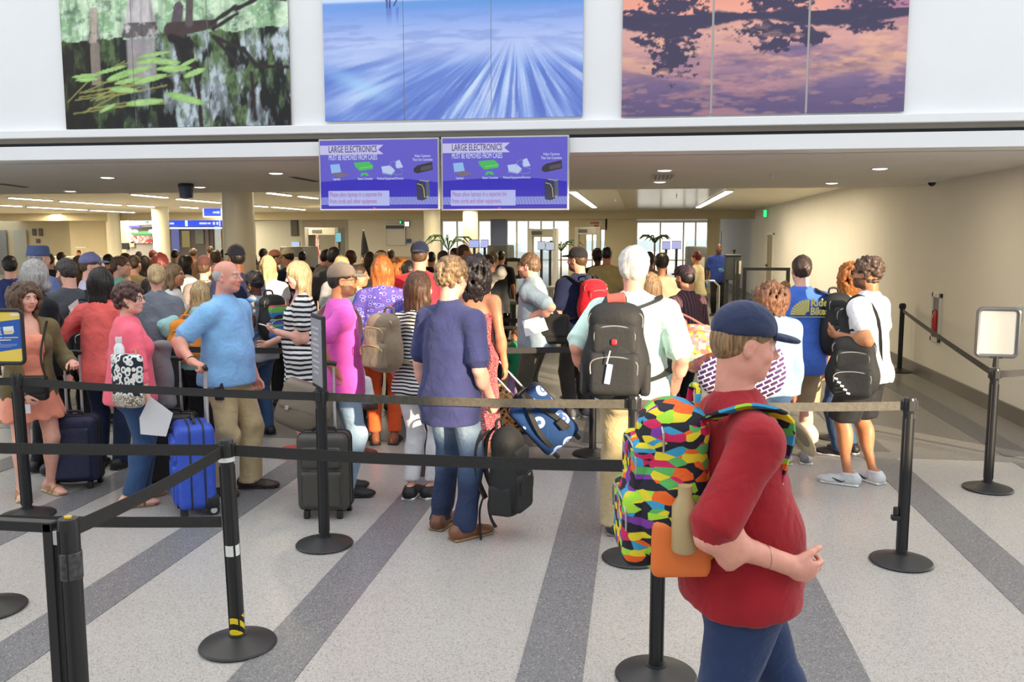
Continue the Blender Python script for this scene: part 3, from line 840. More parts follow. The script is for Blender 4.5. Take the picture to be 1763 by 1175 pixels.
    def ring(s, name, i, m, r=.034, w=.012, t=.0):
        """band round a wrist: watch, cuff"""
        W, d = s.W[i]-s.hd[i]*.0-unit(s.W[i]-s.E[i])*(.012+t), unit(s.W[i]-s.E[i]); x, y, a = basis(d, s.hn[i])
        b = B(); b.tube([tuple(W+x*r*.9*math.cos(v)+y*r*.8*math.sin(v)) for v in np.linspace(0, 2*PI, 16, endpoint=False)], .005, 6, True, flat=None)
        obj(name, b.me(name, 60), m, s.root); return s
    def soft(s, name, q, h, m, disp=None, label=None): s.part(name, q, h, m, disp, label); return s
# ------------------------------------------------------------------ the setting
YW, YS, YB, XR, XL = 7.7, 13.4, 31.0, 3.9, -34.5       # mural wall, soffit's inner edge, far glazing, right wall, left wall
ZS, ZC = 2.64, 2.87                                     # soffit, inner ceiling

def terrazzo(name, base, chips, scale=190):
    m, nt, b = _nt(name); _M[name] = m
    tc = N(nt, 'ShaderNodeTexCoord')
    v = N(nt, 'ShaderNodeTexVoronoi', feature='F1', i_Scale=scale); L(nt, tc.outputs['Object'], v.inputs['Vector'])
    sx = N(nt, 'ShaderNodeSeparateXYZ'); L(nt, v.outputs['Color'], sx.inputs[0])
    st = [(0, chips[0]), (.16, base), (.62, tuple(x*.9 for x in base)), (.8, tuple(min(1, x*1.12) for x in base)), (.92, chips[1])]
    r = ramp(nt, st, 'CONSTANT'); L(nt, sx.outputs[0], r.inputs[0])
    n = N(nt, 'ShaderNodeTexNoise', i_Scale=.7, i_Detail=4.0); L(nt, tc.outputs['Object'], n.inputs['Vector'])
    r2 = ramp(nt, [(.3, (.93, .93, .93)), (.7, (1, 1, 1))]); L(nt, n.outputs['Fac'], r2.inputs[0])
    mx = N(nt, 'ShaderNodeMixRGB', blend_type='MULTIPLY'); mx.inputs[0].default_value = 1; L(nt, r.outputs[0], mx.inputs[1]); L(nt, r2.outputs[0], mx.inputs[2])
    L(nt, mx.outputs[0], b.inputs['Base Color'])
    b.inputs['Roughness'].default_value = .34; b.inputs['Specular IOR Level'].default_value = .35
    return m
M_FL = terrazzo('terrazzo_light', (.455, .425, .395), ((.29, .27, .25), (.51, .48, .45)))
M_FD = terrazzo('terrazzo_dark', (.20, .195, .20), ((.12, .12, .12), (.36, .35, .34)))
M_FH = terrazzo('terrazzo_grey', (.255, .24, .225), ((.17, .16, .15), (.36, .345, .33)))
M_WHITE = mat('white_wall_paint', (.87, .875, .88), .45, noise=.015, nscale=2)
M_SOFFIT = mat('soffit_paint', (.86, .845, .82), .7, noise=.02, nscale=2)
M_CREAM = mat('cream_wall_paint', (.56, .49, .33), .75, noise=.03, nscale=1.5)
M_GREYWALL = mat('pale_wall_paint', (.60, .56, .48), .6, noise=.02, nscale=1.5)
M_BASE = mat('baseboard_metal', (.16, .145, .13), .4, metal=.4)
M_BLACK = mat('black_satin', (.012, .012, .013), .38)
M_BLACKM = mat('black_plastic', (.016, .016, .017), .55)
M_CHROME = mat('brushed_steel', (.62, .62, .62), .3, metal=1)
M_RECESS = mat('recess_black', (.01, .01, .012), .8)

floor = struct(obj('floor', B().box((-8, 30, -.1), (80, 100, .2)).me(), M_FL))
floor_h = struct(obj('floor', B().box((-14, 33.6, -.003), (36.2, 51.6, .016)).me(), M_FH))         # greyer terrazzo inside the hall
for k, px in enumerate((-60, 448, 945, 1422)):
    pass
xs = [float(at_z(448, 1175)[0]), float(at_z(945, 1175)[0])]
pitch_x = xs[1]-xs[0]
for k in range(-6, 5):                                        # dark bands run into the hall
    x = xs[0]+k*pitch_x
    y0, y1 = -6.0, (7.95 if k < 7 else 7.95)
    b = struct(obj('floor_stripe', B().box((x, (y0+y1)/2, -.002), (.285, y1-y0, .012)).me(), M_FD)); b['label'] = 'dark terrazzo band'
    b2 = struct(obj('floor_stripe', B().box((x, 20.5, .0015), (.285, 25, .015)).me(), mat('terrazzo_band', (.13, .13, .135), .36, noise=.3, nscale=70)))

# mural wall, its ledge, the reveal and the lower bulkhead
zr = lambda py: float(at_Y(1098, py, YW)[2])
z_wall, z_ledge, z_rev, z_blk = zr(206), zr(221), zr(230), zr(236)
wall = struct(obj('wall_front', B().box((-4, YW+.15, (z_wall+8.5)/2), (46, .3, 8.5-z_wall)).me(), M_WHITE))
struct(obj('trim_1', B().box((-4, YW+.12, (z_wall+z_ledge)/2), (46, .36, z_wall-z_ledge), .006).me(), M_WHITE))
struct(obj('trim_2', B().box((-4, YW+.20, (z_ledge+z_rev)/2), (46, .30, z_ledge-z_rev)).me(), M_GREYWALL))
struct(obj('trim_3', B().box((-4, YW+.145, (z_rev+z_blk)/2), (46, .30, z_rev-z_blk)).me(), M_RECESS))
struct(obj('trim_4', B().box((-4, YW+.15, (z_blk+ZS)/2), (46, .36, z_blk-ZS), .004).me(), M_WHITE))
struct(obj('ceiling_soffit', B().box((-14, (YW+.3+YS)/2, ZS+.12), (36.4, YS-YW-.3, .24)).me(), M_SOFFIT))
struct(obj('ceiling', B().box((-14, (YS+48)/2, ZC+.1), (36.4, 48-YS, .2)).me(), mat('ceiling_paint', (.74, .70, .58), .6, noise=.02)))
# glossy metal ceiling field between the two right light rows
struct(obj('ceiling_panel', B().box((.62, 22, ZC-.006), (2.1, 14, .012)).me(), mat('ceiling_metal', (.62, .60, .60), .22, metal=.75, bump=.1, bscale=3)))
wr = struct(obj('wall_right', B().box((XR+.15, (YW+48)/2, 1.6), (.3, 48-YW, 3.2)).me(), mat('right_wall_paint', (.82, .79, .72), .7, noise=.02, nscale=1)))
bb = struct(obj('baseboard_right', B().box((XR-.012, (YW+YB)/2, .085), (.024, YB-YW, .17), .004).me(), M_BASE))
struct(obj('wall_right', B().box((XR+3.3, YW+.45, 1.3), (6.3, .3, 2.7)).me(), M_WHITE))
struct(obj('wall_left', B().box((XL-.15, 28, 1.6), (.3, 41, 3.2)).me(), M_CREAM))
xb = float(at_Y(182, 400, 42)[0])
struct(obj('wall_back', B().box(((XL+xb)/2, 42.15, 1.6), (xb-XL, .3, 3.2)).me(), M_CREAM))
xs1, xs2 = float(at_Y(183, 400, 35.6)[0]), float(at_Y(217, 400, 35.6)[0])
struct(obj('wall_back', B().box(((xs1+xs2)/2, 35.75, 1.6), (xs2-xs1, .3, 3.2)).me(), M_CREAM))
struct(obj('wall_back', B().box((xs1+.15, 39, 1.6), (.3, 6.2, 3.2)).me(), M_CREAM))
struct(obj('wall_back', B().box(((xs2+float(at_Y(440, 400, 31)[0]))/2-1, 36.2, 1.6), (float(at_Y(440, 400, 31)[0])-xs2+4, .3, 3.2)).me(), M_CREAM))

# unseen facade added to mask the sun: low wall, slot with mullions, high spandrel
YF = -7.0
fac = mat('sun_mask_concrete', (.55, .54, .52), .8, noise=.05)
struct(obj('sun_mask_wall', B().box((2, YF, 3.42/2), (70, .3, 3.42)).me(), fac))
struct(obj('sun_mask_wall', B().box((2, YF, (5.75+8.6)/2), (70, .3, 8.6-5.75)).me(), fac))
struct(obj('sun_mask_wall', B().box((-11.3, YF, (3.42+5.75)/2), (43.4, .3, 5.75-3.42)).me(), fac))
wf = struct(obj('window_1', B().box((23.7, YF, 3.45), (26.6, .34, .06)).me(), M_BLACKM))
for k in range(20): obj('mullion', B().box((11.0+k*1.27+(.2 if k % 3 else 0), YF, 4.6), (.06, .06, 2.4)).me(), M_BLACKM, wf)
obj('transom', B().box((23.7, YF, 4.75), (26.6, .05, .05)).me(), M_BLACKM, wf)

# ------------------------------------------------------------------ murals: printed panels, colour held in the mesh
def vnoise(sh, cells, seed, ax=(1, 1)):
    r = np.random.RandomState(seed); n0 = max(2, int(cells*ax[0]))+1; n1 = max(2, int(cells*ax[1]))+1
    g = r.rand(n0+1, n1+1)
    u = np.linspace(0, n0-1e-3, sh[0]); v = np.linspace(0, n1-1e-3, sh[1])
    i, j = u.astype(int), v.astype(int); fu, fv = (u-i), (v-j); fu = fu*fu*(3-2*fu); fv = fv*fv*(3-2*fv)
    a = g[i][:, j]*(1-fv)+g[i][:, j+1]*fv; c = g[i+1][:, j]*(1-fv)+g[i+1][:, j+1]*fv
    return a*(1-fu[:, None])+c*fu[:, None]
def fbm(sh, cells, seed, ax=(1, 1), oc=4):
    s = 0; a = 1; t = 0
    for o in range(oc): s = s+a*vnoise(sh, cells*2**o, seed+o, ax); t += a; a *= .55
    return s/t
def mixc(c, m, col): return c*(1-m[..., None])+A3(col)*m[..., None]
def sm(e0, e1, x): t = np.clip((x-e0)/(e1-e0), 0, 1); return t*t*(3-2*t)
def seg(X, Y, x0, y0, x1, y1):
    dx, dy = x1-x0, y1-y0; t = np.clip(((X-x0)*dx+(Y-y0)*dy)/(dx*dx+dy*dy), 0, 1)
    return np.hypot(X-x0-t*dx, Y-y0-t*dy), t
def paint_swamp(X, Y):                          # X 0..385 px across, Y px above the lower edge
    sh = X.shape; n = fbm(sh, 9, 1); n2 = fbm(sh, 26, 5); st = fbm(sh, 5, 9, (1, 9)); hz = 140+12*(X/385)
    c = np.zeros(sh+(3,))+A3(hexc(146, 182, 140)); c = mixc(c, sm(.40, .6, n), hexc(200, 222, 188)); c = mixc(c, sm(.54, .72, n2)*.8, hexc(98, 122, 100)); c = mixc(c, sm(.52, .66, fbm(sh, 55, 91))*.45, hexc(230, 245, 225))
    c = mixc(c, sm(.5, .62, st)*.35, hexc(60, 90, 74)); c = mixc(c, sm(160, 250, X)*sm(150, 210, Y)*.35*sm(.4, .6, n), hexc(214, 240, 205))
    w = Y < hz+14*(fbm(sh, 30, 71)-.5)-3
    cw = np.zeros(sh+(3,))+A3(hexc(34, 38, 34)); cw = mixc(cw, sm(.45, .62, fbm(sh, 9, 21, (.8, 3), 5))*sm(90, 210, X), hexc(186, 198, 204))
    cw = mixc(cw, sm(.5, .7, fbm(sh, 12, 33, (.7, 2)))*.8, hexc(104, 128, 84)); cw = mixc(cw, sm(.5, .62, fbm(sh, 30, 47, (1, 2)))*.5, hexc(30, 34, 30)); cw = mixc(cw, sm(80, 0, Y)*.75*sm(.35, .6, fbm(sh, 9, 41, (1, 2))), hexc(30, 26, 32)); cw = mixc(cw, sm(130, 0, X)*.6, hexc(40, 34, 28))
    c = np.where(w[..., None], cw, c)
    for x0, wt, wb, colr in ((138, 18, 36, hexc(196, 186, 190)), (58, 5, 13, hexc(178, 160, 150))):       # buttressed trunks
        hh = 138+10*(x0 == 138); k = np.clip((Y-hh)/90, 0, 1); wd = wb+(wt-wb)*k**.5
        top = 1-sm(150, 165, Y) if x0 == 58 else 1.0
        m = (Y > hh-4)*(1-sm(wd*.85, wd, np.abs(X-x0-(Y-hh)*.03)))*np.where(x0 == 58, (Y < 190)*1.0, 1.0)
        c = mixc(c, m*(.75+.25*n2), colr); c = mixc(c, m*sm(.5, .7, st)*.5, hexc(104, 92, 92))
        c = mixc(c, (Y < hh)*(Y > hh-70)*(1-sm(wb*.6, wb*.75, np.abs(X-x0)))*.55, colr)
        c = mixc(c, (np.abs(Y-hh-4) < 12)*(1-sm(wd*.9, wd*1.05, np.abs(X-x0)))*sm(.45, .6, n2)*.8, hexc(52, 44, 46))
    D, t = seg(X, Y, 198, 150, 205, 185); c = mixc(c, 1-sm(8, 13-4*t, D), hexc(96, 84, 92))
    D, t = seg(X, Y, 190, 150, 262, 158); c = mixc(c, 1-sm(11-5*t, 14-6*t, D), hexc(74, 60, 60))
    D, t = seg(X, Y, 222, 160, 228, 240); c = mixc(c, 1-sm(5, 8-3*t, D), hexc(92, 82, 84))
    for a in ((258, 158, 300, 182), (262, 150, 302, 172), (300, 178, 340, 196), (340, 196, 382, 190), (195, 132, 205, 96), (220, 132, 228, 88), (262, 138, 310, 118), (310, 118, 330, 92), (262, 138, 300, 96), (232, 90, 236, 0), (330, 92, 382, 88), (322, 80, 326, 10)):
        D, t = seg(X, Y, *a); c = mixc(c, 1-sm(2.0, 4.5, D+4*(n2-.5)), hexc(52, 44, 46))
    D, t = seg(X, Y, 190, 138, 222, 128); c = mixc(c, 1-sm(5, 9, D), hexc(40, 34, 36))
    r = np.random.RandomState(4)
    for i in range(17):
        x0, y0 = r.uniform(5, 60), r.uniform(20, 80); x1, y1 = x0+r.uniform(40, 140), y0+r.uniform(5, 40)
        D, t = seg(X, Y, x0, y0, x1, y1); c = mixc(c, (1-sm(.5, 1.7, D))*.7, hexc(160, 156, 92))
    for (x, y, a, b_, an) in ((40, 84, 26, 4, 4), (42, 78, 22, 4, 2), (104, 84, 30, 7, 16), (130, 90, 28, 6, 12), (150, 104, 24, 5, 8), (178, 102, 26, 6, -4), (150, 76, 32, 6, 12), (105, 60, 26, 6, -4), (140, 40, 34, 7, 4), (210, 44, 36, 8, -14), (198, 90, 26, 5, 4), (228, 84, 20, 6, 18), (214, 98, 22, 4, 24), (160, 114, 30, 4, 8), (84, 92, 30, 4, 12), (75, 32, 16, 4, 24), (186, 92, 26, 5, 2), (112, 74, 24, 5, 10)):
        t = math.radians(an); u = (X-x)*math.cos(t)+(Y-y)*math.sin(t); v = -(X-x)*math.sin(t)+(Y-y)*math.cos(t)
        q = (u/a)**2+(v/(b_*.8))**2; c = mixc(c, 1-sm(.8, 1.05, q), hexc(142, 184, 104)); c = mixc(c, (1-sm(.2, .9, q))*(.7*n2), hexc(200, 226, 164))
    return c*(.80+.42*fbm(sh, 40, 66, (1, 1), 4))[..., None]*1.12
def paint_wave(X, Y):                           # 0..442
    sh = X.shape; c = np.zeros(sh+(3,))+A3(hexc(120, 158, 226))
    t = Y/200
    c = mixc(c, sm(.95, .6, t)*sm(.35, .6, t)*.75, hexc(196, 206, 242)); c = mixc(c, sm(.55, .3, t)*.7, hexc(118, 140, 212))
    c = mixc(c, np.exp(-((Y-187+.0*X)/7)**2)*.9*sm(-50, 200, X), hexc(104, 154, 218)); c = mixc(c, sm(192, 198, Y), hexc(206, 222, 250))
    c = mixc(c, sm(.42, .62, fbm(sh, 22, 3, (2.2, .35)))*sm(90, 130, Y)*sm(185, 165, Y)*.5, hexc(122, 146, 212))
    ang = np.arctan2(Y-150, X-330); rad = np.hypot(X-330, Y-150)
    pol = np.random.RandomState(8)
    def rays(n, k):
        g_ = pol.rand(n+2); p = np.clip((ang+PI)/PI*n, 0, n-.001) % n; i_ = p.astype(int); f_ = p-i_; f_ = f_*f_*(3-2*f_); h_ = g_[i_]*(1-f_)+g_[i_+1]*f_
        return np.clip(h_+k*(fbm(sh, 6, n)-.5), 0, 1)
    q = rays(34, .9); q2 = rays(90, .9)
    def polar(seed, na, nr):
        tb = fbm((900, 60), nr, seed, (na/nr, 1), 4); ia = np.clip((ang+PI)/PI*899, 0, 899).astype(int) % 900; ir = np.clip(rad/420*59, 0, 59).astype(int); return tb[ia, ir]
    low = sm(140, 60, Y); br = fbm(sh, 5, 77); s1, s2 = polar(5, 26, 2), polar(9, 70, 3)
    c = mixc(c, low*sm(.42, .72, s1*.6+s2*.4)*.95, hexc(196, 216, 252)); c = mixc(c, low*sm(.52, .30, s1*.55+s2*.45)*.7, hexc(82, 104, 190)); c = mixc(c, low*sm(.58, .75, q*.4+s2*.6)*.5, hexc(224, 234, 255))
    c = mixc(c, sm(60, 0, X)*low*.5, hexc(92, 122, 206)); c = mixc(c, np.exp(-(((X-60)/50)**2+((Y-60-.4*(60-X))/14)**2))*.6, hexc(170, 214, 250))
    for a, w in (((112, 184, 113, 225), 1.4), ((117, 184, 119, 225), 1.6), ((124, 187, 134, 205), 1.3), ((134, 205, 138, 225), 1.2), ((113, 196, 88, 206), 1.0)):
        D, _t = seg(X, Y, *a); c = mixc(c, 1-sm(w*.6, w*1.3, D), hexc(70, 76, 130))
    for x in (113, 118, 130):
        c = mixc(c, (np.abs(X-x) < 2.0)*sm(150, 184, Y)*(Y < 184)*.6, hexc(96, 110, 190))
    return c*1.12
def paint_sunset(X, Y):                         # 0..484
    sh = X.shape; t = Y/198; c = np.zeros(sh+(3,))+A3(hexc(122, 104, 142))
    f = fbm(sh, 7, 50, (1.8, .7)); g = fbm(sh, 13, 60, (1.6, .6))
    c = mixc(c, sm(.2, .7, t)*sm(.35, .62, f+.25*t)*.95, hexc(226, 168, 158)); c = mixc(c, sm(.5, .72, g)*sm(.1, .5, t)*.7, hexc(240, 184, 150))
    c = mixc(c, sm(.35, 0, t)*.6, hexc(86, 76, 112)); c = mixc(c, sm(.55, .7, fbm(sh, 9, 90, (2, .7)))*sm(420, 200, X)*sm(150, 60, Y)*.5, hexc(208, 150, 150))
    c = mixc(c, sm(150, 175, Y)*sm(484, 350, X), hexc(244, 170, 150)); c = mixc(c, sm(300, 480, X)*sm(120, 190, Y)*.8, hexc(160, 104, 150))
    c = mixc(c, sm(.48, .6, f)*np.exp(-(((X-380)/50)**2+((Y-88)/14)**2)), hexc(104, 82, 120)); c = mixc(c, sm(180, 195, Y)*.7, hexc(242, 160, 140))
    e = 12*(fbm(sh, 24, 120, (.2, 1))-.5)
    lb = 150-8*np.sin(X*.021); dark = sm(lb, lb+5, Y+e)*sm(178+4*np.sin(X*.05), 174, Y-e); c = mixc(c, dark, hexc(70, 66, 92))
    n = fbm(sh, 26, 140); n3 = fbm(sh, 60, 150)
    for x, y, a, b_, th in ((86, 102, 44, 36, .44), (84, 140, 66, 26, .5), (262, 118, 34, 17, .40), (262, 142, 62, 20, .46), (318, 132, 34, 16, .5), (420, 146, 44, 14, .35), (90, 190, 58, 22, .5), (130, 178, 18, 8, .4), (270, 190, 66, 20, .5), (420, 182, 60, 14, .34), (22, 180, 30, 7, .42)):
        q = np.sqrt(((X-x)/a)**2+((Y-y)/b_)**2); c = mixc(c, sm(1.05, .75, q+1.7*(n3-.5)+.9*(n-th+.07)), hexc(72, 66, 92))
    c = mixc(c, sm(.55, .68, fbm(sh, 16, 171, (2, .8), 5))*sm(165, 140, Y)*.2, hexc(84, 72, 104)); c = mixc(c, sm(.58, .7, fbm(sh, 18, 191, (2, .7), 5))*sm(165, 140, Y)*.22, hexc(236, 180, 160))
    return c*1.08
M_PRINT = attr_mat('mural_print', .42, spec=.3)
def mural(name, label, x0, x1, yb, seams, painter, gap):
    wpx = x1-x0; pa, pb = at_Y(x0, yb[0], YW), at_Y(x1, yb[1], YW); zb = (pa[2]+pb[2])/2; sc = (pb[0]-pa[0])/wpx
    T = thing(name, label, 'mural', ((pa[0]+pb[0])/2, YW, zb), group=None)
    xs_ = [x0]+seams+[x1]; hp = 330
    back = B().box((0, -.012, hp*sc/2), ((pb[0]-pa[0])-.02, .024, hp*sc-.02)).me(); obj('backing', back, mat('mural_edge', (.50, .48, .47), .6), T)
    for a, c in zip(xs_, xs_[1:]):
        nx, ny = int((c-a)*.66), int(hp*.55)
        U = np.linspace(a-x0+(gap if a > x0 else 0), c-x0-(gap if c < x1 else 0), nx); Vv = np.linspace(0, hp, ny)
        XX, YY = np.meshgrid(U, Vv)
        # painter sees the whole mural so noise runs across the panels
        W_, H_ = int(wpx*.66)+2, ny
        key = (name, W_, H_)
        if key not in mural.cache:
            GX, GY = np.meshgrid(np.linspace(0, wpx, W_), Vv); mural.cache[key] = painter(GX, GY)
        full = mural.cache[key]; ix = np.clip((U/wpx*(W_-1)).round().astype(int), 0, W_-1); colr = full[:, ix]
        Vt = np.stack([(XX-wpx/2)*sc, np.full(XX.shape, -.030), YY*sc], -1).reshape(-1, 3)
        i = np.arange(nx*ny).reshape(ny, nx); F = np.stack([i[:-1, :-1], i[:-1, 1:], i[1:, 1:], i[1:, :-1]], -1).reshape(-1, 4)
        cc = np.clip(colr.reshape(-1, 3), 0, 1)
        # side faces give each panel its thickness
        e = [i[0], i[-1], i[:, 0], i[:, -1]]; V2 = [Vt]; F2 = [F]; C2 = [cc]; base = len(Vt)
        for k_, ed in enumerate(e):
            vb = Vt[ed].copy(); vb[:, 1] = -.010; n_ = len(ed); j = np.arange(n_-1)
            q = np.stack([ed[j], ed[j+1], base+j+1, base+j], -1); F2.append(q if k_ in (1, 2) else q[:, ::-1]); V2.append(vb); C2.append(np.tile(A3((.25, .18, .15)), (n_, 1))); base += n_
        obj('panel', mesh_from('panel', np.concatenate(V2), np.concatenate(F2), False, np.concatenate(C2)), M_PRINT, T)
    return T
mural.cache = {}
mural('wall_mural', 'swamp mural of cypress trunks and green lily pads on dark water', 118, 503, (226, 213), [241, 369], paint_swamp, .6)
mural('wall_mural', 'blue surf mural with streaming white foam above the hanging screens', 562, 1003, (208, 203), [702, 851], paint_wave, .6)
mural('wall_mural', 'purple sunset mural with trees mirrored in a lake', 1070, 1554, (198, 197), [1228, 1391], paint_sunset, 2.0)

# ------------------------------------------------------------------ far end of the hall: fascia, walls, glazing, columns
zf = float(at_Y(1160, 377, YB)[2])
struct(obj('trim_5', B().box(((xb+XR)/2, YB, (ZC+zf)/2), (XR-xb, .5, ZC-zf)).me(), M_CREAM))
X_ = lambda px, Y=YB: float(at_Y(px, 400, Y)[0])
M_GLASS = mat('window_glass', (.92, .97, .96), .03, trans=1.0, spec=.5)
M_MULL = mat('mullion_metal', (.52, .50, .46), .4, metal=.5)
def wallseg(p0, p1, m=M_CREAM, z0=0.0, z1=None, name='wall_back'):
    x0, x1 = X_(p0), X_(p1); z1 = z1 or zf+.05
    return struct(obj(name, B().box(((x0+x1)/2, YB+.1, (z0+z1)/2), (x1-x0, .2, z1-z0)).me(), m))
wallseg(1219, 1240); wallseg(1060, 1096); wallseg(980, 1008); wallseg(1008, 1045, z0=float(at_Y(1020, 396, YB)[2])); wallseg(1042, 1060)
wallseg(440, 520, mat('office_panel', (.42, .42, .36), .5)); wallseg(520, 600, mat('door_grey', (.33, .31, .26), .6)); wallseg(600, 760, mat('office_wall', (.60, .57, .5), .6)); wallseg(845, 872, mat('blue_pillar', (.12, .16, .30), .5))
nw = [0]
def glazing(p0, p1, ytop, xm, sill=0.0):
    nw[0] += 1
    x0, x1, zt = X_(p0), X_(p1), float(at_Y(1000, ytop, YB)[2])
    w = struct(obj('window_%d' % (nw[0]+1), B().box(((x0+x1)/2, YB+.12, zt+.04), (x1-x0, .12, .08)).me(), M_MULL))
    for px in [p0]+xm+[p1]:
        obj('mullion', B().box((X_(px), YB+.12, zt/2), (.055, .1, zt)).me(), M_MULL, w)
    edges = [p0]+xm+[p1]
    for a, c in zip(edges, edges[1:]):
        obj('pane', B().box(((X_(a)+X_(c))/2, YB+.12, zt/2), (X_(c)-X_(a)-.05, .012, zt-.02)).me(), M_GLASS, w)
    obj('transom', B().box(((x0+x1)/2, YB+.12, 1.15), (x1-x0, .09, .05)).me(), M_MULL, w)
glazing(872, 980, 381, [889, 909, 931, 953]); glazing(1096, 1219, 384, [1137, 1177, 1198]); glazing(1008, 1042, 396, [1020]); glazing(760, 845, 381, [786, 823])
# pale service buildings and apron outside the far glazing
for k, (px, w, h, d, cc) in enumerate(((1160, 16, 2.6, 62, (.8, .82, .85)), (920, 14, 2.2, 74, (.7, .76, .74)), (1010, 6, 3.4, 90, (.85, .85, .86)))):
    p = at_Y(px, 400, d)
    t = thing('service_building', ('long white service building outside the far right glazing', 'low grey service building seen through the middle glazing', 'tall pale block beyond the narrow far doorway')[k], 'building', (p[0], p[1], 0))
    obj('wall', B().box((0, 0, h/2), (w, 4, h)).me(), mat('bld%d' % k, cc, .7), t)
    obj('roof', B().box((0, 0, h+.06), (w+.4, 4.3, .12)).me(), mat('bld_roof', (.6, .62, .64), .6), t)
    for q in range(4): obj('window', B().box((-w*.35+q*w*.23, -2.02, h*.55), (w*.12, .06, h*.3)).me(), mat('bld_win', (.25, .33, .42), .2), t)

def column(px, w, d, top=ZC):
    p = at_d(px, 420, d); r = w/FPX*d/2
    o = struct(obj('column', B().lathe([(r+.02, 0), (r+.02, .12), (r, .13), (r, top)], (p[0], p[1], 0), 40).me(smooth=30), mat('column_paint', (.80, .75, .60), .32)))
    return o
column(412, 53, 14.6); column(278, 27, 27); column(744, 28, 27); column(810, 26, 29); column(198, 20, 33)

# ------------------------------------------------------------------ ceiling lights
M_TUBE = glow('tube_glow', (1.0, .93, .78), 7.0)
SL = iter(('first strip light of the nearest left row, above the bucket hat', 'long strip light of the nearest left row, left of the square column', 'strip light cut by the left edge of the picture', 'long strip light in the second left row above the portraits', 'last strip light of the second left row', 'short strip light just left of the blue canister', 'long strip light running behind the hanging sign', 'strip light just left of the slim far column', 'short strip light between the two left columns', 'strip light nearest the left screen, right of the big column', 'strip light half hidden by the left screen', 'short strip light touching the right side of the big column', 'farthest strip light right of the big column'))
def strip(p0, p1, segs=1, w=.11, label=None, group='strip lights over the left queue lanes', z=ZC):
    a, b = at_z(p0[0], p0[1], z), at_z(p1[0], p1[1], z); x = (a[0]+b[0])/2; y0, y1 = a[1], b[1]
    y0 = max(y0, YS+.1)
    T = thing('strip_light', label or next(SL), 'ceiling light', (x, (y0+y1)/2, z), group=group)
    ln = (y1-y0)/segs
    for k in range(segs):
        yc = -(y1-y0)/2+ln*(k+.5)
        obj('housing', B().box((0, yc, -.012), (w+.03, ln-.03, .024)).me(), mat('lamp_housing', (.7, .7, .68), .5), T)
        obj('tube', B().box((0, yc, -.03), (w, ln-.10, .02), .006).me(), M_TUBE, T)
    return T
strip((983, 328), (1025, 356), 3, .14, 'continuous row of strip lights beside the right hanging screen')
strip((1259, 327), (1200, 356), 4, .14, 'row of four strip lights next to the right wall')
for a, b in (((15, 339), (90, 344)), ((105, 345), (207, 352)), ((0, 352), (38, 354)), ((52, 355), (145, 360.5)), ((155, 361), (232, 365)), ((227, 333), (288, 338.5)), ((300, 341), (383, 347.5)), ((217, 352), (268, 355)), ((307, 355), (345, 357)), ((456, 330), (505, 335)), ((513, 336), (548, 340)), ((438, 353), (460, 355)), ((470, 355), (523, 360))):
    strip(a, b)
for k, (px, py) in enumerate(((185, 305.5), (121, 329), (344, 322), (475, 298), (1515, 290), (1432, 315), (1144, 293), (1136, 313))):
    p = at_z(px, py, ZS)
    lab = ('recessed downlight nearest the bulkhead on the left soffit', 'recessed downlight at the far left soffit edge', 'recessed downlight just right of the blue ceiling canister', 'recessed downlight left of the hanging screens', 'recessed downlight on the right soffit near the dome camera', 'recessed downlight on the right soffit near its inner edge', 'slim downlight in front of the square soffit vent', 'slim downlight behind the square soffit vent')[k]
    T = thing('downlight', lab, 'ceiling light', (p[0], p[1], ZS))
    obj('trim_ring', B().lathe([(.075, -.006), (.10, -.008), (.10, 0), (.075, 0)], seg=24).me(smooth=40), mat('ring_white', (.75, .73, .7), .4), T)
    obj('lens', B().lathe([(.002, -.016), (.05, -.014), (.074, -.008), (.074, -.001)], seg=24).me(), glow('downlight_glow', (1, .93, .85), 3.5), T)
p = at_z(1142, 303, ZS); T = thing('ceiling_vent', 'square metal vent between two slim downlights in the soffit', 'vent', (p[0], p[1], ZS))
obj('frame', B().box((0, 0, -.008), (.26, .7, .016), .003).me(), mat('vent_metal', (.5, .48, .46), .4, metal=.4), T)
for k in range(5): obj('slat', B().box((-.09+.045*k, 0, -.02), (.02, .62, .012), rot=Matrix.Rotation(.5, 3, 'Y')).me(), mat('vent_dark', (.2, .19, .19), .4), T)
for k, (a, b) in enumerate((((503, 304), (545, 312)), ((0, 316), (45, 322)))):
    q0, q1 = at_z(*a, ZS), at_z(*b, ZS); T = thing('slot_diffuser', ('dark slot diffuser in the soffit left of the hanging screens', 'dark slot diffuser at the far left of the soffit')[k], 'vent', tuple((q0+q1)/2))
    d = q1-q0; ln = float(np.hypot(d[0], d[1])); rz = math.atan2(d[1], d[0]); T.rotation_euler = (0, 0, rz)
    obj('frame', B().box((0, 0, -.004), (ln, .1, .008)).me(), mat('slot_frame', (.42, .4, .37), .5), T); obj('slot', B().box((0, 0, -.009), (ln-.04, .05, .006)).me(), M_RECESS, T)
p = at_z(1605, 306, ZS); T = thing('dome_camera', 'dome security camera on the soffit near the right wall', 'camera', (p[0], p[1], ZS))
obj('housing', B().lathe([(.075, 0), (.075, -.03), (.066, -.055), (.05, -.06)], seg=24).me(smooth=40), mat('cam_white', (.7, .7, .7), .4), T)
obj('dome', B().ball((0, 0, -.058), .048).me(smooth=60), mat('dark_dome', (.01, .01, .012), .08), T)
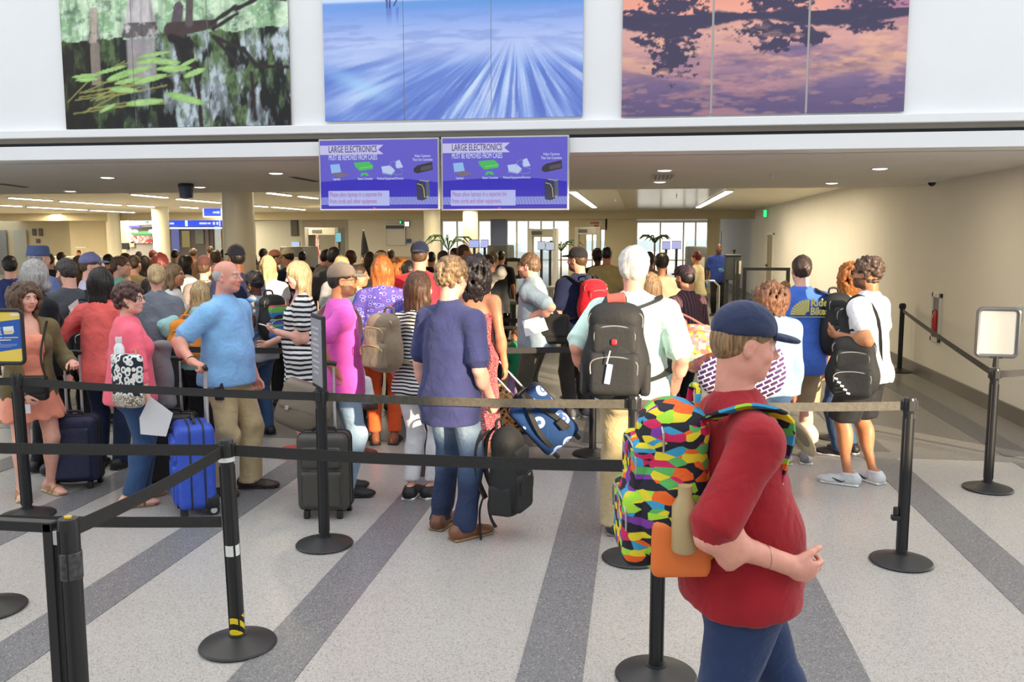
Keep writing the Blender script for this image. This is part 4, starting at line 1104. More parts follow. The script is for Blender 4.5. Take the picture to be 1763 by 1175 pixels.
for k, (px, py, z) in enumerate(((1331, 300, ZS), (1165, 337, ZC), (1060, 342, ZC))):
    p = at_z(px, py, z); T = thing('sprinkler_head', ('small sprinkler head on the right soffit', 'sprinkler head on the metal ceiling right of centre', 'sprinkler head on the metal ceiling left of centre')[k], 'sprinkler', (p[0], p[1], z))
    obj('escutcheon', B().cyl((0, 0, 0), (0, 0, -.008), .045).me(), M_CHROME, T); obj('stem', B().cyl((0, 0, -.008), (0, 0, -.06), .014, seg=10).cyl((0, 0, -.06), (0, 0, -.066), .03, seg=12).me(), M_CHROME, T)
p = at_z(320, 316, ZS); T = thing('ceiling_canister', 'dark blue canister fixed under the left soffit', 'canister', (p[0], p[1], ZS))
obj('body', B().lathe([(.07, 0), (.10, -.01), (.10, -.04), (.085, -.19), (.02, -.2)], seg=24).me(smooth=40), mat('can_blue', (.03, .05, .13), .4), T); obj('band', B().lathe([(.102, -.01), (.102, -.045), (.095, -.045), (.095, -.01)], seg=24).me(), M_BLACKM, T)
p = at_X(1317, 368, XR-.12); T = thing('exit_sign', 'small green lit exit sign near the right wall ceiling', 'sign', (p[0], p[1], p[2]))
obj('box', B().box((0, 0, 0), (.12, .05, .24), .008).me(), mat('sign_box', (.1, .3, .15), .4), T); obj('face', B().box((0, -.028, 0), (.10, .006, .21)).me(), glow('exit_green', (.05, .85, .25), 1.2), T)
obj('bracket', B().cyl((0, 0, .12), (0, 0, ZC-p[2]), .012, seg=8).me(), M_CHROME, T)

# lamps along the fixture rows, plus one added to brighten the far left wall
warm = (1.0, .85, .58)
for x, y, sx, sy, e in ((-.9, 20, .3, 9, 45), (2.3, 20, .3, 9, 55), (-5.5, 21, .3, 9, 70), (-10, 22, .4, 9, 90), (-15, 25, .4, 12, 200), (-22, 30, .4, 14, 200), (-27, 36, .4, 10, 120), (-4, 28, 6, .3, 35)):
    area_lamp('strip_and_fill_lamp', (x, y, ZC-.06), (sx, sy), e*3.6, warm)
for px, py in ((185, 305.5), (344, 322), (475, 298), (1515, 290), (1144, 303)):
    p = at_z(px, py, ZS); area_lamp('down_lamp', (p[0], p[1], ZS-.03), (.14, .14), 14, warm)
# ------------------------------------------------------------------ hanging screens
def text(name, s, size, m, parent, loc, rot=(PI/2, 0, 0), sx=1.0, align='LEFT', sp=1.0, bold=0.0):
    c = bpy.data.curves.new(name, 'FONT'); c.body = s; c.size = size; c.align_x = align; c.space_character = sp; c.extrude = .0006; c.resolution_u = 2; c.offset = bold
    o = bpy.data.objects.new(name, c); COL.objects.link(o); o.parent = parent; o.location = loc; o.rotation_euler = rot; o.scale = (sx, 1, 1)
    me = bpy.data.meshes.new_from_object(o); bpy.data.objects.remove(o); bpy.data.curves.remove(c)
    o = bpy.data.objects.new(name, me); COL.objects.link(o); o.parent = parent; o.location = loc; o.rotation_euler = rot; o.scale = (sx, 1, 1)
    if not len(me.materials): me.materials.append(m)
    return o
def screen(x0, x1, y0, y1, label):
    a, b = at_Y(x0, y0, YW-.10), at_Y(x1, y1, YW-.10); w, h = b[0]-a[0], a[2]-b[2]
    T = thing('hanging_screen', label, 'screen', ((a[0]+b[0])/2, YW-.10, (a[2]+b[2])/2)); T.rotation_euler = (math.radians(0), 0, 0)
    obj('housing', B().box((0, .03, 0), (w, .06, h), .006).me(), mat('screen_silver', (.5, .5, .52), .35, metal=.6), T)
    obj('bracket', B().box((0, .075, h*.2), (.3, .05, .2)).me(), M_BLACKM, T)
    iw, ih = w-.03, h-.03; e = .74
    g = lambda n, c, s=e: glow('scr_'+n, c, s)
    def pl(name, poly, m, dy):
        return obj(name, B().prism([(-iw/2+u*iw, ih/2-v*ih) for u, v in poly], -.0030-dy, -.0028-dy+.0002).me(), m, T)
    pl('display', [(0, 0), (1, 0), (1, 1), (0, 1)], g('blue', (.135, .115, .66)), 0)
    pl('dark_band', [(0, .60), (.3, .57), (.75, .57), (1, .62), (1, 1), (0, 1)], g('deep', (.035, .022, .54)), .0006)
    pl('hatch_band', [(0, .83), (1, .83), (1, .94), (0, .94)], g('hatch', (.28, .31, .78)), .0012)
    b = B()
    for k in range(40):
        u = k/40; b.prism([(-iw/2+(u+q)*iw, ih/2-v*ih) for q, v in ((0, .835), (.004, .835), (.026, .935), (.022, .935))], -.0052, -.0050)
    o = obj('hatch_lines', b.me(), g('hatch2', (.12, .13, .5)), T); o['kind'] = 'stuff'
    pl('banner', [(0, .07), (.545, .07), (.50, .14), (.545, .205), (0, .205)], g('banner', (.62, .60, .93)), .0012)
    pl('notice_box', [(.065, .735), (.59, .735), (.59, .955), (.065, .955)], g('notice', (.50, .55, .97)), .0024)
    P = lambda u, v, dy: (-iw/2+u*iw, -.006-dy, ih/2-v*ih)
    text('heading', 'LARGE ELECTRONICS', .082, g('ink', (.10, .08, .22)), T, P(.075, .175, .004), sx=.56, bold=.0012)
    text('heading', 'MUST BE REMOVED FROM CASES', .066, g('white', (.75, .85, 1)), T, P(.075, .285, .004), sx=.46)
    for s, u in (('Laptops', .14), ('Game Consoles', .385), ('Medical Equipment/Devices', .60)):
        text('caption', s, .030, g('white', (.75, .85, 1)), T, P(u, .575, .0), sx=.72, align='CENTER')
    text('caption', 'Video Cameras\nThat Use Cassettes', .032, g('white', (.75, .85, 1)), T, P(.875, .255, .0), sx=.72, align='CENTER')
    text('notice', 'Please place laptops in a separate bin\nfrom cords and other equipment.', .060, g('red', (.40, .10, .38)), T, P(.078, .82, .003), sx=.54)
    # icons
    pl('laptop_icon', [(.085, .35), (.165, .34), (.18, .46), (.095, .475)], g('icon1', (.30, .55, .95)), .002)
    pl('laptop_icon', [(.09, .485), (.185, .465), (.25, .50), (.16, .54)], g('icon2', (.22, .16, .22)), .002)
    pl('console_icon', [(.29, .325), (.42, .31), (.455, .37), (.45, .42), (.34, .445), (.30, .38)], g('icon3', (.07, .55, .12)), .002)
    pl('console_icon', [(.355, .475), (.40, .47), (.42, .515), (.40, .52), (.378, .50), (.355, .525), (.345, .52)], g('icon3', (.07, .55, .12)), .002)
    pl('console_slot', [(.345, .40), (.452, .375), (.452, .385), (.345, .412)], g('icon3b', (.2, .75, .3)), .003)
    pl('machine_icon', [(.525, .385), (.60, .37), (.64, .44), (.61, .50), (.535, .47)], g('icon4', (.55, .65, .97)), .002)
    pl('machine_icon', [(.53, .47), (.61, .50), (.64, .44), (.64, .47), (.61, .515), (.53, .49)], g('icon4b', (.25, .33, .7)), .003)
    pl('mask_icon', [(.65, .31), (.68, .29), (.70, .36), (.71, .40), (.655, .415), (.645, .37)], g('icon4', (.55, .65, .97)), .002)
    o = B().tube([P(.60, .40, .002), P(.605, .33, .002), P(.635, .31, .002), P(.655, .36, .002)], .003, 6).tube([P(.66, .41, .002), P(.71, .44, .002), P(.70, .50, .002), P(.65, .51, .002), P(.63, .49, .002)], .003, 6)
    obj('hose_icon', o.me(), g('icon5', (.25, .3, .55)), T)
    pl('camcorder_icon', [(.80, .42), (.83, .375), (.955, .325), (.96, .44), (.83, .49), (.80, .47)], g('icon6', (.035, .03, .045)), .002)
    pl('camcorder_icon', [(.86, .40), (.95, .37), (.95, .43), (.86, .455)], g('icon6b', (.10, .08, .09)), .003)
    pl('bag_icon', [(.82, .62), (.86, .60), (.90, .64), (.905, .86), (.87, .885), (.825, .87)], g('icon7', (.035, .035, .09)), .004)
    pl('bag_icon', [(.90, .62), (.93, .60), (.935, .82), (.905, .84)], g('icon7b', (.10, .12, .2)), .004)
    o = B().tube([P(.83, .64, .006), P(.87, .66, .006), P(.885, .72, .006), P(.89, .84, .006), P(.925, .82, .006)], .003, 6).tube([P(.85, .59, .006), P(.92, .61, .006), P(.925, .59, .006)], .003, 6)
    obj('bag_icon', o.me(), g('icon8', (.6, .62, .12)), T)
    pl('logo', [(.45, .985), (.47, .985), (.47, .995), (.45, .995)], mat('scr_led', (.5, .05, .05), .4), .003)
screen(548, 757, 240, 362, 'left hanging blue screen about large electronics in cases')
screen(759, 979, 236, 362, 'right hanging blue screen about large electronics in cases')

# ------------------------------------------------------------------ belt barriers
M_BELT = mat('belt_webbing', (.018, .017, .016), .62, noise=.2, nscale=90, bump=.3, bscale=300)
POST_H = .985
def stanchion(p, label, tilt=(0, 0), tape=False, extra=None, h=POST_H, clip=None, name='belt_stanchion'):
    T = thing(name, label, 'barrier post', (p[0], p[1], .004))
    obj('base', B().lathe([(.172, 0), (.178, .006), (.172, .014), (.10, .036), (.045, .052), (.045, .058)], seg=40).me(smooth=30), mat('base_black', (.022, .022, .023), .42), T)
    q = Matrix.Rotation(math.radians(tilt[0]), 3, 'Y') @ Matrix.Rotation(math.radians(tilt[1]), 3, 'X')
    po = obj('post', B().lathe([(.0375, .05), (.032, .058), (.032, h-.09)], seg=24).me(smooth=30), M_BLACK, T); po.rotation_euler = q.to_euler()
    ga = B()
    for k in range(4): ga.box((.0325*math.cos(k*PI/2+.78), .0325*math.sin(k*PI/2+.78), h*.48), (.007, .007, h-.2), rot=None)
    o = obj('groove', ga.me(), M_RECESS, po)
    obj('head', B().lathe([(.0335, h-.09), (.0355, h-.085), (.0355, h-.008), (.033, h), (.004, h+.001)], seg=24).me(smooth=30), mat('head_black', (.02, .02, .021), .3), po)
    if tape:
        obj('tape_band', B().lathe([(.0330, .44), (.0332, .441), (.0332, .49), (.0330, .491)], seg=24).me(), mat('tape_white', (.72, .74, .70), .5), po, 'white reflective tape')
        obj('tape_band', B().lathe([(.0362, .885), (.0364, .886), (.0364, .905), (.0362, .906)], seg=24).me(), mat('tape_white', (.72, .74, .70), .5), po, 'white reflective tape')
        obj('tape_band', B().lathe([(.0334, .06), (.0337, .061), (.0337, .15), (.0334, .151)], seg=24).me(), stripes('hazard', (.02, .02, .02), (.85, .62, .02), 18, 'Z', .5, 0, .5, tilt=1.0), po, 'black and yellow hazard tape')
    for a in (0, 90, 180, 270):
        r = math.radians(a); cx, cy = .037*math.cos(r), .037*math.sin(r)
        obj('belt_clip', B().box((cx, cy, h-.045), (.016, .03, .06) if a % 180 == 0 else (.03, .016, .06), .003).me(), M_BLACKM, po)
    return T
def top_of(p, tilt=(0, 0), z=POST_H-.045):
    q = Matrix.Rotation(math.radians(tilt[0]), 3, 'Y') @ Matrix.Rotation(math.radians(tilt[1]), 3, 'X')
    v = q @ Vector((0, 0, z)); return A3((p[0]+v.x, p[1]+v.y, v.z))
def belt(a, b, label, w=.052, sag=.012, twist=0.0, m=None, grp=None):
    a, b = A3(a), A3(b); d = b-a; u = unit(A3((d[0], d[1], 0))); a = a+u*.042; b = b-u*.042
    n = 14; V, F = [], []; s_ = np.cross((0, 0, 1), u)
    for i in range(n+1):
        t = i/n; c = a+(b-a)*t-A3((0, 0, sag*4*t*(1-t))); tw = twist*math.sin(PI*t)
        up = A3((0, 0, math.cos(tw)))+s_*math.sin(tw); th = s_*.0012
        for e in (up*w/2+th, -up*w/2+th, -up*w/2-th, up*w/2-th): V.append(c+e)
    for i in range(n):
        for k in range(4): F.append((4*i+k, 4*i+(k+1) % 4, 4*i+4+(k+1) % 4, 4*i+4+k))
    F += [(3, 2, 1, 0), (4*n, 4*n+1, 4*n+2, 4*n+3)]
    o = obj('barrier_belt', mesh_from('belt', V, F, False), m or M_BELT)
    return tag(o, label, 'belt', grp)
def gp(px, py): p = at_z(px, py); return A3((p[0], p[1], 0))
pA, pB, pC, pD = gp(48, 889), gp(559, 939), gp(1087, 963), gp(1551, 969)
tE = (-1.2, .4); pE = gp(410, 1112); pF = gp(1129, 1166)
pG = gp(-330, 1085); pI = gp(1700, 843); pJ = gp(1548, 641)
stanchion(pA, 'black belt post carrying the blue and yellow notice', (-1.0, 0)); stanchion(pB, 'black belt post with the slim sign in front of the grey suitcase')
stanchion(pC, 'black belt post beside the man with khaki trousers'); stanchion(pD, 'black belt post with a spare clip, in front of the white sneakers')
stanchion(pE, 'leaning black belt post with white and hazard tape', tE, tape=True); stanchion(pF, 'black belt post half hidden by the walking man in red')
stanchion(pI, 'black belt post carrying the blank framed sign', h=.93); stanchion(pJ, 'black belt post farthest back along the right wall')
stanchion(gp(-18, 1050), 'black belt post cut by the frame with only its base showing')
stanchion(gp(1437, 755), 'black belt post behind the man in black shorts'); stanchion(gp(738, 812), 'black belt post hidden behind the man in the navy polo')
stanchion(pG, 'black belt post outside the picture holding the long front belts')
b = B().box((-.045, -.01, .27), (.05, .04, .03), .006).box((-.045, -.01, .31), (.03, .03, .05), .008); T = [o for o in bpy.data.objects if o.get('label') == 'black belt post with a spare clip, in front of the white sneakers'][0]
obj('spare_clip', b.me(), M_BLACKM, T)
belt(top_of(pA, (-1, 0)), top_of(pB), 'black belt between the notice post and the slim sign post'); belt(top_of(gp(-420, 880)), top_of(pA, (-1, 0)), 'short black belt leaving the picture behind the blue notice')
mgl = mat('belt_webbing_sunlit', (.075, .066, .05), .5, noise=.25, nscale=40, bump=.3, bscale=300)  # lighter copy of the black webbing, sunlight put into its colour
belt(top_of(pB), top_of(pC), 'black belt crossing in front of the navy polo shirt', m=mgl); belt(top_of(pC), top_of(pD), 'belt reaching from the khaki man to the right front post', m=mgl)
hE = top_of(pE, tE); belt(top_of(pG), hE, 'upper black belt in front of the pink blouse and blue suitcase'); belt(top_of(pG, z=.60), top_of(pE, tE, .60), 'lower black belt near the floor at the left', sag=.02)
belt(hE, top_of(pF), 'long black belt from the leaning post towards the walking man')
pH = at_z(117, 893, .985); pH = A3((pH[0], pH[1], 0))
belt(top_of(pH), hE, 'slanting belt from the leaning post to the gate post')
pK = A3((3.62, float(at_X(1900, 700, XR)[1])-.25, 0)); stanchion(pK, 'black belt post outside the picture at the right wall corner', h=.93)
belt(top_of(pJ, z=.89), top_of(pI, z=.885), 'black belt along the right wall'); belt(top_of(pI, z=.885), top_of(pK, z=.885), 'black belt leaving the picture at the right')
# , nearest to the camera at the left
T = thing('gate_post', 'thick black gate post with a rigid top rail, nearest the camera', 'barrier post', (pH[0], pH[1], 0))
obj('post', B().lathe([(.034, 0), (.034, .97), (.030, .985), (.004, .986)], seg=28).me(smooth=30), M_BLACK, T)
obj('base', B().lathe([(.172, 0), (.178, .006), (.172, .014), (.10, .036), (.045, .052), (.045, .058)], seg=40).me(smooth=30), M_BLACK, T)
for k in range(3): obj('rib', B().box((.0335*math.cos(-1.2-k*.9), .0335*math.sin(-1.2-k*.9), .48), (.008, .008, .94)).me(), M_RECESS, T)
obj('collar', B().lathe([(.0345, .78), (.037, .782), (.037, .87), (.0345, .872)], seg=28).me(smooth=30), mat('worn_black', (.05, .05, .05), .35, noise=.6, nscale=60), T)
obj('cap_button', B().cyl((0, 0, .985), (0, 0, .992), .012).me(), mat('button_yellow', (.6, .42, .05), .4), T)
obj('frame_upright', B().box((-.066, 0, .485), (.036, .036, .97), .004).me(), M_BLACK, T)
obj('top_rail', B().box((-.55, 0, .955), (1.0, .036, .036), .004).me(), M_BLACK, T)
obj('bottom_rail', B().box((-.55, 0, .12), (1.0, .036, .036), .004).me(), M_BLACK, T)
for s_ in (0, 1): obj('bracket', B().box((-.04, 0, .92-.6*s_), (.05, .03, .05), .004).me(), M_CHROME, T)
# second and third queue lines
def line(pts, lab, blab, d, grp):
    ps = []
    for px in pts:
        p = at_d(px, 600, d); p = A3((p[0], p[1], 0)); ps.append(p)
    for i, p in enumerate(ps): stanchion(p, lab[i])
    for i in range(len(ps)-1): belt(top_of(ps[i]), top_of(ps[i+1]), blab[i])
line((-150, 300, 612, 1022, 1290), ('belt post of the second line outside the left edge', 'belt post of the second line behind the man in light blue', 'belt post of the second line behind the red-haired woman', 'belt post of the second line behind the black backpack', 'belt post of the second line behind the denim jacket'),
     ('second line belt behind the coral jacket', 'second line belt behind the striped dress', 'second line belt behind the strapless dress', 'second line belt behind the patterned round bag'), 7.55, '')
line((-40, 235, 470, 600, 860, 990), ('belt post of the third line at the left edge', 'belt post of the third line by the grey top', 'belt post of the third line behind the striped dress', 'belt post of the third line behind the taupe cap', 'belt post of the third line left of the man with papers', 'belt post of the third line right of the man with papers'),
     ('third line belt at the far left', 'third line belt behind the blonde bun', 'third line belt behind the pink shirt', 'third line belt behind the long brown hair', 'third line belt behind the man with papers'), 10.3, '')

# notices on posts
def rr(w, h, r, n=5):
    pts = []
    for cx, cz, a0 in ((w/2-r, h/2-r, 0), (-w/2+r, h/2-r, 90), (-w/2+r, -h/2+r, 180), (w/2-r, -h/2+r, 270)):
        for k in range(n): a = math.radians(a0+90*k/(n-1)); pts.append((cx+r*math.cos(a), cz+r*math.sin(a)))
    return pts
def framed(name, label, p, w, h, rz, z0, fm, fw=.022):
    T = thing(name, label, 'sign', (p[0], p[1], z0), rz)
    pts = [(x, 0, z+h/2+.03) for x, z in rr(w, h, .03)]
    obj('frame', B().tube(pts, fw*.55, 8, True).me(smooth=40), fm, T)
    obj('bracket', B().cyl((0, .0, -.055), (0, 0, .03), .022, .018, seg=16).box((0, 0, .022), (.09, .03, .02), .004).me(), M_BLACKM, T)
    return T
a, b = at_d(-70, 548, dg(889)), at_d(40, 630, dg(889))
w = .42; h = .30
pa = at_d(-4, 590, dg(889)); hh = float(at_d(0, 536, dg(889))[2]-at_d(0, 632, dg(889))[2])
T = framed('queue_notice', 'blue and yellow checkpoint notice in a black frame at the left edge', (pA[0]-.135, pA[1]-.02, 0), .38, hh-.02, math.radians(6), float(at_d(0, 633, dg(889))[2]), M_BLACKM, .024)
H_ = hh-.02; zc = H_/2+.03
def npl(name, poly, m, y): return obj(name, B().prism([(-.18+u*.36, zc+H_/2-.012-v*(H_-.024)) for u, v in poly], y, y-.001).me(), m, T)
npl('panel', [(0, 0), (1, 0), (1, 1), (0, 1)], mat('notice_yellow', (.85, .62, .10), .45), -.002)
npl('blue_field', [(0, .27), (1, .14), (1, .73), (0, .90)], mat('notice_blue', (.02, .10, .42), .45), -.0035)
npl('corner_flash', [(.8, .02), (1, .02), (1, .07), (.84, .09)], mat('notice_cream', (.85, .8, .6), .5), -.0035)
npl('bag_icon', [(.66, .30), (.86, .28), (.87, .40), (.84, .44), (.68, .45)], mat('notice_white', (.75, .8, .85), .5), -.005)
npl('bag_icon', [(.68, .38), (.85, .365), (.84, .425), (.69, .435)], mat('notice_gold', (.7, .6, .25), .5), -.006)
nw_, ny_ = mat('notice_white', (.75, .8, .85), .5), mat('notice_gold', (.7, .6, .25), .5)
ink_ = mat('notice_ink', (.12, .13, .2), .5); pale_ = mat('notice_pale', (.28, .40, .70), .5)
for u0, u1, v, hh_, m_ in ((.20, .62, .10, .022, ink_), (.25, .50, .165, .022, ink_), (.20, .52, .285, .020, ny_), (.12, .62, .315, .016, nw_), (.12, .61, .348, .016, nw_), (.12, .62, .381, .016, nw_), (.12, .62, .414, .016, nw_), (.12, .64, .447, .016, nw_), (.12, .64, .51, .018, nw_), (.66, .94, .49, .020, ny_), (.12, .80, .56, .018, nw_), (.12, .48, .615, .016, nw_), (.49, .60, .61, .018, ny_), (.12, .92, .655, .010, pale_), (.12, .90, .68, .010, pale_), (.12, .80, .705, .010, pale_)):
    npl('text_line', [(u0, v+.02), (u1, v-.02*(u1-u0)*2+.02), (u1, v+.02+hh_-.02*(u1-u0)*2), (u0, v+.02+hh_)], m_, -.0052)
# slim sign seen nearly edge on
pz = top_of(pB, z=POST_H); T = thing('slim_notice', 'slim framed notice turned edge on above the second front post', 'sign', (pB[0]-.005, pB[1], POST_H+.003), math.radians(-55))
zt = float(at_d(550, 543, dg(939))[2])-POST_H
obj('frame', B().box((0, 0, zt/2), (.28, .022, zt), .006).me(), M_BLACKM, T)
obj('paper', B().box((0, -.012, zt/2), (.24, .004, zt-.05)).me(), mat('grey_paper', (.30, .30, .31), .4), T); obj('paper', B().box((0, .012, zt/2), (.24, .004, zt-.05)).me(), mat('grey_paper', (.30, .30, .31), .4), T)
for k in range(9): obj('text_line', B().box((-.02, -.0145, zt*.82-k*.034), (.16-.03*(k % 3), .001, .010)).me(), mat('paper_ink', (.55, .55, .56), .5), T)
obj('bracket', B().cyl((0, 0, -.002), (0, 0, .02), .024).me(), M_BLACKM, T)
# blank framed sign at the right
w = 70/1500*dg(843); a = at_d(1707, 527, dg(843)); c = at_d(1707, 612, dg(843))
T = framed('blank_sign', 'blank white sign in a grey rounded frame on a post at the right', (pI[0], pI[1], 0), w-.03, float(a[2]-c[2])-.02, math.radians(-8), float(c[2])-.035, mat('sign_grey', (.12, .12, .125), .3, metal=.3), .03)
hb = float(a[2]-c[2])-.04
obj('panel', B().box((0, 0, hb/2+.04), (w-.05, .008, hb)).me(), mat('blank_panel', (.50, .50, .46), .22), T)

# ------------------------------------------------------------------ fittings on the right wall
p0, p1 = at_X(1606, 503, XR), at_X(1621, 592, XR)
T = thing('extinguisher_cabinet', 'white recessed cabinet with a red fire extinguisher in the right wall', 'cabinet', (XR-.012, (p0[1]+p1[1])/2, (p0[2]+p1[2])/2))
ch, cw = abs(float(p0[2]-p1[2])), .34
M_CAB = mat('cabinet_white', (.72, .72, .70), .4)
b = B()
for sy in (-1, 1): b.box((0, sy*(cw/2-.025), 0), (.03, .05, ch), .004)
for sz in (-1, 1): b.box((0, 0, sz*(ch/2-.03)), (.03, cw, .06), .004)
obj('frame', b.me(), M_CAB, T); obj('recess', B().box((.004, 0, 0), (.006, cw-.1, ch-.12)).me(), mat('recess_grey', (.22, .21, .2), .5), T)
obj('extinguisher', B().lathe([(.03, -.2), (.045, -.19), (.045, .08), (.02, .12), (.02, .15)], (-.006, 0, -.05), 16).me(smooth=40), mat('fire_red', (.5, .02, .03), .3), T)
obj('hose', B().tube([(-.02, 0, .10), (-.03, .05, .08), (-.03, .06, -.1), (-.03, .05, -.22)], .008, 6).me(), M_BLACKM, T); obj('handle', B().box((-.022, .0, .0), (.02, .03, .05), .004).me(), M_CHROME, T)
p = at_X(1757, 540, XR); T = thing('wall_switch', 'small white switch plate at the right edge of the wall', 'switch', (XR-.006, p[1], p[2]))
obj('plate', B().box((0, 0, 0), (.012, .11, .16), .004).me(), M_CAB, T); obj('button', B().box((-.008, -.02, .03), (.006, .03, .04)).me(), mat('switch_grey', (.3, .3, .3), .5), T); obj('button', B().box((-.008, .02, .03), (.006, .03, .04)).me(), mat('switch_grey', (.3, .3, .3), .5), T)
pa, pb = at_X(1322, 402, XR), at_X(1333, 402, XR)
T = thing('wall_recess_frame', 'tall pale framed recess in the right wall beyond the queue', 'alcove', (XR-.01, (pa[1]+pb[1])/2, 0)); zt = float(pa[2]); wd = abs(float(pa[1]-pb[1]))
b = B()
for sy in (-1, 1): b.box((0, sy*wd/2, zt/2), (.06, .12, zt))
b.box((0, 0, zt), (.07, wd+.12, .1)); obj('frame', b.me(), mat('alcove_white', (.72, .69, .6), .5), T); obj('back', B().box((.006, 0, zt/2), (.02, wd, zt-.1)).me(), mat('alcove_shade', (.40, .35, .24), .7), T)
p = at_X(1241, 410, XR); T = thing('wall_panel_light', 'slim white panel on the right wall near the far corner', 'panel', (XR-.02, p[1], p[2])); obj('panel', B().box((0, 0, 0), (.03, .5, .62), .006).me(), M_CAB, T); obj('edge', B().box((-.018, 0, 0), (.006, .44, .56)).me(), mat('panel_face', (.78, .77, .72), .4), T)
p = at_X(1264, 434, XR-.1); T = thing('potted_sprig', 'small green plant sprig on a ledge by the right wall', 'plant', tuple(p)); q = B()
for k in range(7): a_ = k*.9; q.tube([(0, 0, -.12), (.03*math.cos(a_), .05*math.sin(a_), .02), (.07*math.cos(a_), .1*math.sin(a_), .10)], [.004, .018, .003], 6)
obj('leaves', q.me(), mat('sprig', (.18, .32, .06), .5), T); obj('ledge', B().box((.05, 0, -.14), (.1, .3, .03)).me(), M_CREAM, T)

# ------------------------------------------------------------------ checkpoint equipment
def at2(px, d): p = at_d(px, 430, d); return A3((p[0], p[1], 0))
def hgt(py, d): return float(at_d(1000, py, d)[2])
def detector(px, w, ytop, d, label, m):
    p = at2(px, d); wd = w/FPX*d; z = hgt(ytop, d); T = thing('metal_detector', label, 'detector', p)
    for s_ in (-1, 1): obj('side_panel', B().box((s_*(wd/2-.06), 0, z/2), (.12, .6, z), .02).me(), m, T)
    obj('header', B().box((0, 0, z-.12), (wd-.24, .55, .22), .01).me(), mat('detector_head', (.42, .40, .33), .5), T)
    obj('display', B().box((-.15, -.285, z-.12), (.3, .02, .1)).me(), mat('detector_dark', (.10, .09, .08), .3), T); return T
detector(935, 50, 394, 24, 'tall beige walk-through metal detector near the middle', mat('detector_grey', (.50, .49, .44), .5))
detector(1012, 44, 391, 26, 'grey walk-through scanner frame before the narrow far doorway', mat('detector_grey2', (.36, .33, .26), .5))
detector(560, 60, 392, 27, 'dark grey scanner booth frame at the left of the checkpoint', mat('booth_grey', (.20, .19, .17), .5))
def monitor(px, py, w, h, d, label, c, stand=True):
    p = at_d(px, py, d); W_, H_ = w/FPX*d, h/FPX*d; T = thing('monitor', label, 'monitor', p)
    obj('casing', B().box((0, .02, 0), (W_+.012, .05, H_+.03), .008).me(), M_BLACKM, T); obj('screen', B().box((0, -.008, 0), (W_, .006, H_)).me(), glow('mon_%d' % int(c[2]*100), c, .9), T)
    if stand: obj('stand', B().cyl((0, .04, -H_/2), (0, .04, -p[2]), .035).box((0, .04, -p[2]+.01), (W_*.85, .3, .02)).me(), M_BLACKM, T)
for a in ((816, 420, 17, 12, 22, 'pale blue monitor left of the x-ray machine', (.42, .47, .85)), (834, 420, 13, 12, 22.2, 'second pale blue monitor beside the x-ray machine', (.48, .5, .86)), (932, 423, 13, 13, 22, 'small monitor behind the man with papers, left of two', (.5, .55, .62)), (947, 424, 14, 13, 22, 'small monitor behind the man with papers, right of two', (.5, .56, .63)),
          (1147, 423, 14, 12, 22, 'left of two lavender monitors before the right glazing', (.42, .44, .75)), (1165, 422, 16, 13, 22, 'right of two lavender monitors before the right glazing', (.44, .46, .76)), (509, 423, 14, 13, 24, 'blue-white monitor on the left checkpoint lane', (.45, .58, .8)), (583, 409, 9, 15, 26, 'tall teal information display beside the scanner booth', (.15, .5, .6))):
    monitor(*a)
def xray(px, w, yt, d, label, sign=True):
    p = at2(px, d); W_ = w/FPX*d; z = hgt(yt, d); T = thing('xray_machine', label, 'scanner', p)
    obj('housing', B().box((0, .4, z*.62), (W_, 1.1, z*.62), .04).me(smooth=40), mat('xray_grey', (.07, .07, .065), .5), T)
    obj('conveyor', B().box((0, .2, .42), (W_*.92, 2.2, .12), .02).me(), M_BLACKM, T)
    for sx in (-1, 1): obj('leg', B().box((sx*W_*.38, -.6, .19), (.07, .07, .38)).me(), M_CHROME, T); obj('leg', B().box((sx*W_*.38, 1.0, .19), (.07, .07, .38)).me(), M_CHROME, T)
    obj('side_panel', B().box((W_*.12, -.162, z*.70), (W_*.5, .02, z*.18)).me(), mat('xray_plate', (.45, .42, .34), .5), T)
    obj('tunnel_curtain', B().box((0, -.158, z*.47), (W_*.7, .012, z*.16)).me(), M_RECESS, T)
xray(858, 36, 413, 21, 'dark x-ray machine in the centre of the checkpoint'); xray(1200, 34, 416, 22, 'dark x-ray machine before the right glazing'); xray(505, 42, 416, 22, 'dark x-ray machine on the left lane')
xray(690, 60, 436, 24, 'low x-ray machine behind the navy cap man')
p = at2(1262, 20.6); T = thing('podium', 'dark officer podium with a clipboard beside the right wall', 'podium', p); zz = hgt(441, 20.6)
obj('cabinet', B().box((0, 0, zz-.28), (.34, .42, .56), .012).me(), mat('podium_dark', (.035, .04, .04), .45), T)
for s_ in (-1, 1): obj('leg', B().box((s_*.13, 0, (zz-.56)/2), (.07, .3, zz-.56)).me(), M_BLACKM, T)
obj('foot', B().box((0, 0, .02), (.44, .5, .04)).me(), M_BLACKM, T); obj('notice', B().box((.10, -.22, zz-.26), (.15, .012, .3)).me(), mat('podium_paper', (.55, .52, .42), .5), T); obj('top', B().box((0, 0, zz+.015), (.4, .48, .03), .005).me(), M_BLACKM, T)
